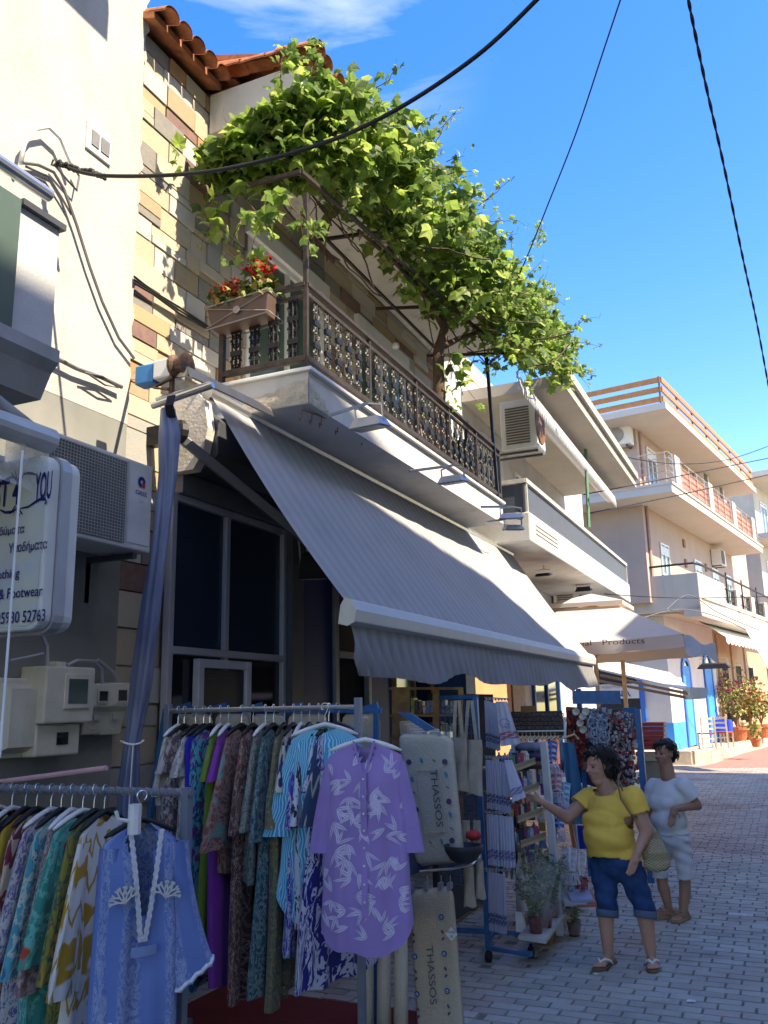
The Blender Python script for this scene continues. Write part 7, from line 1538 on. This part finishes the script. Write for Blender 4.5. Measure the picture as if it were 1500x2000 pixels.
# drooping strands at the near end, and at the far end of the balcony
for (px, py, x, L, nl) in ((345, 300, -3.85, .15, 4), (400, 350, -3.8, .35, 9), (430, 380, -3.6, .5, 10), (480, 370, -3.4, .55, 12), (520, 380, -3.05, .6, 10), (470, 430, -3.4, .45, 7), (495, 500, -3.3, .3, 6), (590, 400, -2.95, .4, 9), (610, 430, -2.9, .3, 7), (560, 380, -2.9, .5, 9), (700, 300, -2.7, .5, 14), (880, 690, -2.85, .6, 16), (900, 720, -2.85, .5, 12), (960, 680, -2.8, .4, 9), (1010, 700, -2.6, .5, 12), (1085, 730, -2.5, .35, 8)):
    runner(PX(px, py, x), Vector((rv.uniform(-.2, .2), rv.uniform(-.3, .1), -1)).normalized(), L, nl, .15)
leaves.sort(key=lambda l: -l[1]/(l[0]-EY).length+(.02 if (along(.0)[0]-l[0]).length < 0 else 0))
# the 300 nearest large leaves that show are parts, the rest one mass
front = sorted(leaves, key=lambda l: (l[0]-EY).length/l[1]); big = front[:300]; restl = front[300:]
for p, sc, mx, k in big:
    o = bpy.data.objects.new('leaf', LM[k]); COL.objects.link(o); o.parent = vn; o.matrix_local = Matrix.Translation(p-ROOT[vn.name])@(mx*sc).to_4x4()
VS = []; FS = []; L0 = ROOT[vn.name]
for p, sc, mx, k in restl:
    vs, fs = SH_[k]; n = len(VS); VS.extend([p-L0+mx@(v*sc) for v in vs]); FS.extend([tuple(n+q_ for q_ in f) for f in fs])
me = bpy.data.meshes.new('foliage'); me.from_pydata(VS, [], FS); me.materials.append(LEAF); fo = bpy.data.objects.new('foliage', me); COL.objects.link(fo); fo.parent = vn; fo['kind'] = 'stuff'
for i in range(46):
    s = rv.uniform(.1, .82); c, r_ = along(s); p = c+Vector((rv.gauss(-.1, .3)*r_, rv.gauss(0, .4)*r_, -abs(rv.gauss(.45, .3))*r_)); d = Vector((rv.gauss(0, .3), rv.gauss(.9, .4), rv.gauss(0, .25))).normalized(); pts = [p]
    for k in range(9): d = (d+Vector((rv.gauss(0, .15), 0, rv.gauss(0, .12)))).normalized(); p = p+d*.11; pts.append(p)
    runs.tube(pts, rv.uniform(.004, .010), 4)
runs.build('shoots', STEM, vn, kind='stuff'); tend.build('tendrils', TEND, vn, kind='stuff')
m = MB(); a = PX(858, 770, -3.0); m.tube([Vector((a.x, a.y, 4.0)), a, PX(856, 690, -3.0), PX(868, 640, -3.0), PX(840, 590, -3.05), PX(780, 520, -3.1), PX(700, 450, -3.1)], [.07, .065, .06, .05, .035, .025, .015], 9); m.tube([PX(858, 680, -3.0), PX(900, 660, -2.95), PX(960, 640, -2.9), PX(1030, 640, -2.8)], [.045, .03, .02, .012], 7); m.build('trunk', STEM, vn, smooth=True)
pg = thing('pergola_frame', (-3, 8, 4.9), 'rusty iron pergola bars carrying the vine above the balcony', 'pergola')
for a, b in (((588, 335, -2.9), (400, 385, -3.95)), ((735, 603, -3.7), (862, 598, -2.9)), ((835, 695, -3.6), (990, 690, -2.75)), ((615, 470, -3.6), (770, 448, -2.9))):
    m = MB(); m.bar(PX(*a), PX(*b), .03); m.build('cross_bar', RUST, pg)
m = MB(); m.bar(PX(588, 335, -2.9), PX(985, 690, -2.9), .03); m.bar(PX(590, 420, -3.4), PX(860, 690, -3.4), .025); m.build('long_bar', RUST, pg)
m = MB(); b = PX(968, 880, -2.88); m.bar(PX(950, 695, -2.88), Vector((b.x, b.y, 4.2)), .035); m.build('far_post', BLACKI, pg)
# ---------------------------------------------------------------- flower box
fx = thing('flower_box', PY(470, 610, 5.05), 'brown plastic flower box of red geraniums hung on the balcony rail', 'flower box')
BRP = M('brown_plastic', (.13, .085, .07), .6, var=.12)
A = PY(404, 603, 5.02); B = PY(524, 566, 5.02); dx = (B-A); m = MB()
def fb(a, d, z): return A+Vector((dx.x*a, d, z+dx.z*a))
m.hexa([fb(.06, .02, -.17), fb(.94, .02, -.17), fb(.94, .17, -.17), fb(.06, .17, -.17), fb(0, 0, 0), fb(1, 0, 0), fb(1, .2, 0), fb(0, .2, 0)]); m.build('box', BRP, fx, bevel=.006)
m = MB()
for z, o_ in ((0, .0), (-.17, .02)): m.tube([fb(-.02, -.015+o_, z), fb(1.02, -.015+o_, z), fb(1.02, .21, z), fb(-.02, .21, z), fb(-.02, -.015+o_, z)], .006, 5)
m.tube([fb(0, -.012, -.01), fb(1, .0, -.16)], .004, 4); m.tube([fb(0, .0, -.16), fb(1, -.012, -.01)], .004, 4); m.lathe(fb(.5, -.008, -.085), [(.004, -.004), (.03, -.003), (.03, .003), (.004, .004)], 10, Matrix.Rotation(rad(90), 3, 'X')); m.build('wire_holder', M('rusty_grey', (.30, .26, .24), .6), fx)
GL = NT('geranium_leaf'); GL = GL.fin(GL.crmp(GL.rand(), [(0, (.10, .16, .04)), (.5, (.20, .24, .06)), (.8, (.30, .20, .06))]), .6)
m = MB(); fl = {0: MB(), 1: MB()}
for i in range(260):
    a = rv.random(); p = fb(a, .1+rv.gauss(0, .06), rv.uniform(.0, .15)); mx = orient(Vector((rv.gauss(0, 1), rv.gauss(0, 1), 1)), rv.uniform(0, 6)); vs, fs = SH_[i % 5]; m.add([p+mx@(v*.05) for v in vs], fs)
for i in range(420):
    k = rv.choice((.12, .22, .36, .66, .76, .86, .72)); p = fb(k, .08, .15+(.10 if k > .6 else .0))+Vector((rv.gauss(0, .028), rv.gauss(0, .035), rv.gauss(0, .03))); mx = orient(Vector((rv.gauss(0, 1), rv.gauss(-.6, 1), rv.gauss(.4, 1))), rv.uniform(0, 6)); vs, fs = SH_[i % 5]; fl[1 if k > .5 else 0].add([p+mx@(v*.028) for v in vs], fs)
m.build('foliage', GL, fx, fixn=False, kind='stuff'); fl[1].build('red_flowers', M('petal_red', (.50, .005, .01), .6), fx, fixn=False, kind='stuff'); fl[0].build('coral_flowers', M('petal_coral', (.52, .07, .03), .6), fx, fixn=False, kind='stuff')
m = MB(); m.lathe(PX(773, 678, -3.6), [(.005, .06), (.04, .04), (.045, 0), (.02, -.02)], 10); tag(m.build('wall_lamp', HW, smooth=True), 'small round white lamp on the shaded stone wall above the balcony', 'lamp')
ct = thing('table', (-3.5, 9.0, 4.2), 'black metal table at the far end of the balcony', 'table')
m = MB(); m.box(-3.7, -3.1, 8.6, 9.3, 4.62, 4.65)
for a in (-3.65, -3.15):
    for b in (8.65, 9.25): m.bar((a, b, 4.2), (a, b, 4.62), .03)
m.build('table_frame', BLACKI, ct)
for b in (9.5, 9.8):
    m = MB(); m.box(-3.5, -3.1, b, b+.03, 4.5, 4.9); m.bar((-3.3, b+.015, 4.2), (-3.3, b+.015, 4.5), .04); tag(m.build('folded_chair', BLACKI), 'black folded chair, %s of two at the far end of the balcony' % ('nearer' if b < 9.6 else 'farther'), 'chair', 'folded balcony chairs')
# ---------------------------------------------------------------- big umbrella
UM = thing('market_umbrella', (-2.6, 15.3, 0), 'large square cream umbrella with Traditional Products lettering beyond the awning', 'umbrella')
UMF = M('umbrella_cream', (.60, .56, .49), .85, var=.05, sc=2, bump=.15); 
def umbm():
    t = NT('umbrella_cloth'); o = t.t.nodes['Material Output']; tl = t.n('ShaderNodeBsdfTranslucent'); tl.inputs[0].default_value = (.55, .34, .2, 1); mx = t.n('ShaderNodeMixShader'); mx.inputs[0].default_value = .38
    n = t.noise(t.coord('World'), 1.5, 4); m = t.fin(t.mix(n, (.66, .66, .65), (.74, .74, .72)), .85); t.l(t.b.outputs[0], mx.inputs[1]); t.l(tl.outputs[0], mx.inputs[2]); t.l(mx.outputs[0], o.inputs[0]); return m
UMB = umbm()
yc = 15.4; ap = PY(1150, 1160, yc); cR = PY(1334, 1238, yc-1.6); half = 1.62
cx = cR.x-half; cz = cR.z; topz = cz+.62
crn = [Vector((cx+half, yc-half, cz)), Vector((cx+half, yc+half, cz)), Vector((cx-half, yc+half, cz)), Vector((cx-half, yc-half, cz))]
vt = .52; inner = [Vector((cx+vt*a, yc+vt*b, topz-.02)) for a, b in ((1, -1), (1, 1), (-1, 1), (-1, -1))]
for i in range(4):
    a, b = crn[i], crn[(i+1) % 4]; c, d_ = inner[(i+1) % 4], inner[i]
    m = MB(); m.grid(lambda s, t: a.lerp(b, s).lerp(d_.lerp(c, s), t)-UP*.06*math.sin(math.pi*s)*(1-t)+UP*.0, 14, 8); m.build('canopy_panel', UMB, UM, smooth=True, fixn=False)
    m = MB(); m.grid(lambda s, t: a.lerp(b, s)-UP*(.06*math.sin(math.pi*s)+t*.19*(1+.05*math.sin(s*22)))+(a+b-crn[(i+2) % 4]-crn[(i+3) % 4]).normalized()*.02*t*math.sin(s*20), 30, 3); m.build('valance', UMB, UM, smooth=True, fixn=False)
apx = Vector((cx, yc, topz+.27)); o2 = [Vector((cx+.62*a, yc+.62*b, topz+.06)) for a, b in ((1, -1), (1, 1), (-1, 1), (-1, -1))]
for i in range(4):
    m = MB(); m.add([o2[i], o2[(i+1) % 4], apx], [(0, 1, 2)]); m.add([o2[i], o2[(i+1) % 4], o2[(i+1) % 4]-UP*.07, o2[i]-UP*.07], [(0, 1, 2, 3)]); m.build('vent_cap', UMB, UM, fixn=False)
m = MB(); m.tube([(cx, yc, 0), (cx, yc, topz+.1)], .03, 10); m.build('pole', PALEWOOD, UM)
m = MB()
for i in range(4): m.bar(apx-UP*.2, crn[i]-UP*.02, .03); mid = (crn[i]+crn[(i+1) % 4])/2; m.bar(apx-UP*.25, mid-UP*.05, .025); m.bar(Vector((cx, yc, cz-.2)), apx.lerp(crn[i], .55)-UP*.04, .025)
m.build('ribs', PALEWOOD, UM)
INKG = M('umbrella_ink', (.07, .06, .06), .8); yv = crn[0].y-.03
P_a = PY(1117, 1256, yv); P_b = PY(1260, 1256, yv)
text('Traditional   Products', P_b-UP*.0, (1, 0, 0), UP, .085, INKG, UM, width=(P_b.x-P_a.x)*1.42, align='RIGHT')
m = MB(); m.grid(lambda s, t: crn[0]+Vector((.0+.42*s, .1+.3*s, -.02-.26*t*(1-s*.2)-.16*s+.04*math.sin(s*8+t*3))), 12, 6); m.build('loose_flap', M('flap_pale', (.55, .56, .60), .7), UM, smooth=True, fixn=False)
bx = PZ(1217, 1400, 0)
m = MB(); p = PY(1216, 1290, 14.6); m.bar(Vector((p.x, p.y, 0)), p, .06); tag(m.build('wooden_post', PALEWOOD), 'plain wooden post standing under the umbrella right of its pole', 'post')
# cafe retractable awning
ca = thing('cafe_awning', PK.w(-1, 1, 2.6), 'half open cafe awning with grey cassette end beyond the umbrella', 'awning')
a0 = PD(1172, 1310, 24.5); a1 = PD(1352, 1352, 22.5); nb = HF*1.6+UP*.5
m = MB(); m.hexa([a0, a1, a1+nb, a0+nb, a0+UP*.05, a1+UP*.05, a1+nb+UP*.05, a0+nb+UP*.05]); m.build('fabric', UMF, ca)
m = MB(); m.bar(a0-UP*.12, a1-UP*.06, .06, .07); m.bar(a0-UP*.25+HF*.5, a1-UP*.14+HF*.3, .06, .07); m.build('brown_arms', M('arm_brown', (.22, .12, .08), .5), ca)
c = PD(1366, 1353, 22.4); m = MB(); m.prism([c+HR*a+UP*b for a, b in ((-.24, .14), (.22, .12), (.22, .0), (.12, -.15), (-.18, -.16), (-.24, -.05))], HF*.5); m.build('cassette_end', M('cassette_grey', (.38, .40, .39), .5), ca)
# scalloped cafe awning
cs2 = thing('scalloped_awning', PK.w(3, .6, 4.3), 'bright white scalloped awning over the blue cafe door', 'awning')
m = MB(); T0, T1 = PK.on(1356, 1198, .5)[0], PK.on(1462, 1222, .5)[0]
m.grid(lambda s, t: PK.w(T0+(T1-T0)*s, .5+.9*t, 4.38-.62*t), 20, 4); m.build('fabric', M('awning_white', (.72, .71, .66), .85), cs2, fixn=False)
m = MB(); n = 16
for i in range(n):
    u0 = T0+(T1-T0)*i/n; u1 = T0+(T1-T0)*(i+1)/n; m.add([PK.w(u0, 1.4, 3.76), PK.w(u1, 1.4, 3.76), PK.w(u1, 1.41, 3.6), PK.w((u0+u1)/2, 1.41, 3.52), PK.w(u0, 1.41, 3.6)], [(0, 1, 2, 3, 4)])
m.build('scalloped_valance', M('awning_white', (.72, .71, .66), .85), cs2, fixn=False)
ra2 = thing('white_awning', PD(1480, 1260, 24), 'white triangular awning edge with faint print at the right border', 'awning')
m = MB(); m.add([PD(1455, 1228, 24), PD(1530, 1240, 24), PD(1530, 1345, 22.5), PD(1500, 1308, 22.5)], [(0, 1, 2, 3)]); o = m.build('fabric', M('awning_white', (.72, .71, .66), .85), ra2, fixn=False); s_ = o.modifiers.new('s', 'SOLIDIFY'); s_.thickness = .02
c = PD(1394, 1262, 24); flood(1394, 1300, 25, .9, .4, .12, 'dark hanging heater lamp below the scalloped awning', 0, arm=(1394, 1270, 25), up=True)
# ---------------------------------------------------------------- cafe table, chairs, pots
CH = M('chair_cream', (.62, .56, .44), .6); REDS = M('seat_red', (.42, .05, .03), .7)
def chair(p, ang, label):
    t = thing('cafe_chair', p, label, 'chair', 'cream wooden cafe chairs'); Mz = Matrix.Rotation(ang, 3, 'Z'); Q = lambda x, y, z: p+Mz@Vector((x, y, z))
    for x, y, h in ((-.2, -.2, .45), (.2, -.2, .45), (-.2, .2, .95), (.2, .2, .95)): m = MB(); m.bar(Q(x, y, 0), Q(x, y*1.05, h), .045); m.build('leg', CH, t)
    m = MB(); m.prism([Q(-.22, -.22, .44), Q(.22, -.22, .44), Q(.22, .22, .44), Q(-.22, .22, .44)], (0, 0, .04)); m.build('seat', REDS, t)
    for z in (.6, .75, .9): m = MB(); m.bar(Q(-.2, .2, z), Q(.2, .2, z), .025, .06); m.build('back_slat', CH, t)
    for z in (.15, .3): m = MB(); m.bar(Q(-.2, -.2, z), Q(.2, -.2, z), .025); m.bar(Q(-.2, .2, z), Q(.2, .2, z), .025); m.build('rung', CH, t)
pz = .352
c1 = PZ(1366, 1463, pz); c2 = PZ(1402, 1460, pz)
chair(c1+Vector((.25, 0, 0)), rad(200), 'cream wooden chair with ladder back left of the blue covered table'); chair(c2+Vector((.2, .1, 0)), rad(160), 'cream wooden chair with red seat in front of the blue covered table')
tb = PZ(1392, 1452, pz)+Vector((0, 1.0, 0)); tt = thing('cafe_table', tb, 'cafe table covered by a bright blue cloth', 'table')
for x in (-.45, .45):
    for y in (-.4, .4): m = MB(); m.bar(tb+Vector((x, y, 0)), tb+Vector((x, y, .72)), .05); m.build('leg', CH, tt)
m = MB(); m.box(tb.x-.55, tb.x+.55, tb.y-.5, tb.y+.5, tb.z+.72, tb.z+.75); m.build('tabletop', CH, tt)
def clth(a, b):
    an = a*2*math.pi; x = max(-1, min(1, 1.35*math.cos(an))); y = max(-1, min(1, 1.35*math.sin(an))); return tb+Vector((x*.62*(1+.04*b*math.sin(an*9)), y*.57*(1+.04*b*math.sin(an*9)), .76-.40*b*(1+.08*math.sin(an*7))))
m = MB(); m.grid(clth, 60, 4); m.prism([clth(i/60, 0) for i in range(60)], (0, 0, .004)); tag(m.build('tablecloth', M('cloth_blue', (.01, .06, .52), .7), smooth=False), 'bright blue tablecloth draped over the cafe table', 'tablecloth')
def pot(px, py, r_, label, h=.42, foliage=0, col=0, z=pz, wide=1.0, hgt=1.6):
    c = PZ(px, py, z); t = thing('potted_plant', c, label, 'potted plant', 'flower pots by the cafe'); m = MB(); m.lathe(c, [(r_*.6, 0), (r_*.9, h*.75), (r_, h*.8), (r_*1.05, h), (r_*.9, h), (r_*.85, h*.9)], 18); m.build('pot', TERRA, t, smooth=False)
    st = MB(); lf_ = MB(); fw = MB(); rp = random.Random(int(px))
    for i in range(foliage//40+1):
        a = rp.uniform(0, 6.28); L = rp.uniform(.5, 1)*hgt; p1 = c+UP*h; p3 = p1+Vector((math.cos(a)*L*.45*wide, math.sin(a)*L*.45*wide, L)); p2 = p1.lerp(p3, .5)+UP*.15*L; st.tube([p1, p2, p3], [.02, .012, .006], 4)
        for j in range(40):
            s = rp.uniform(.2, 1); p = (p1.lerp(p2, s*2) if s < .5 else p2.lerp(p3, s*2-1))+Vector((rp.gauss(0, .11), rp.gauss(0, .11), rp.gauss(0, .11))); mx = orient(Vector((rp.gauss(0, 1), rp.gauss(0, 1), rp.gauss(.5, 1))), rp.uniform(0, 6)); vs, fs = SH_[j % 5]
            (fw if (j % 4 == 0 and s > .6 and col) else lf_).add([p+mx@(v*.10) for v in vs], fs)
    if foliage:
        st.build('stems', WOOD, t, kind='stuff'); lf_.build('leaves', BLEAF, t, fixn=False, kind='stuff')
        if col and fw.v: fw.build('flowers', col, t, fixn=False, kind='stuff')
    return t
BL = NT('bush_leaf'); BLEAF = BL.fin(BL.crmp(BL.rand(), [(0, (.16, .20, .05)), (.4, (.28, .30, .08)), (.75, (.38, .26, .10)), (.9, (.20, .27, .08))]), .6)
MAG = M('petal_magenta', (.50, .04, .22), .6); REDP = M('petal_red2', (.55, .05, .03), .6)
pot(1442, 1448, .42, 'large terracotta pot of bougainvillea nearest the blue table', .5, 560, MAG, hgt=2.0, wide=1.0); pot(1468, 1445, .36, 'terracotta pot with bushy yellow green plant, second from the table', .5, 420, REDP, hgt=1.7); pot(1490, 1441, .36, 'terracotta pot with red flowers at the right border', .5, 300, REDP, hgt=1.5)
pot(1477, 1459, .17, 'small terracotta pot on the kerb', .26, 60, 0, hgt=.4, z=.37); pot(1420, 1436, .34, 'dark pot with thin leafy shrub behind the blue table', .6, 260, MAG, hgt=1.9, wide=1.5)
# ---------------------------------------------------------------- small litter and wall wear
for px, py, lab in ((1350, 1955, 'crumpled scrap of white paper on the near paving'), (1160, 1902, 'cigarette butt on the paving near the feet of the woman in yellow')):
    c = PZ(px, py, .006); m = MB()
    if 'paper' in lab: m.grid(lambda a, b: c+Vector(((a-.5)*.05, (b-.5)*.04, .012*abs(noise.noise(Vector((a*4, b*4, 2)))))), 6, 6)
    else: m.tube([c, c+Vector((.025, .01, 0))], .004, 6)
    tag(m.build('litter', HW, fixn=False), lab, 'litter')
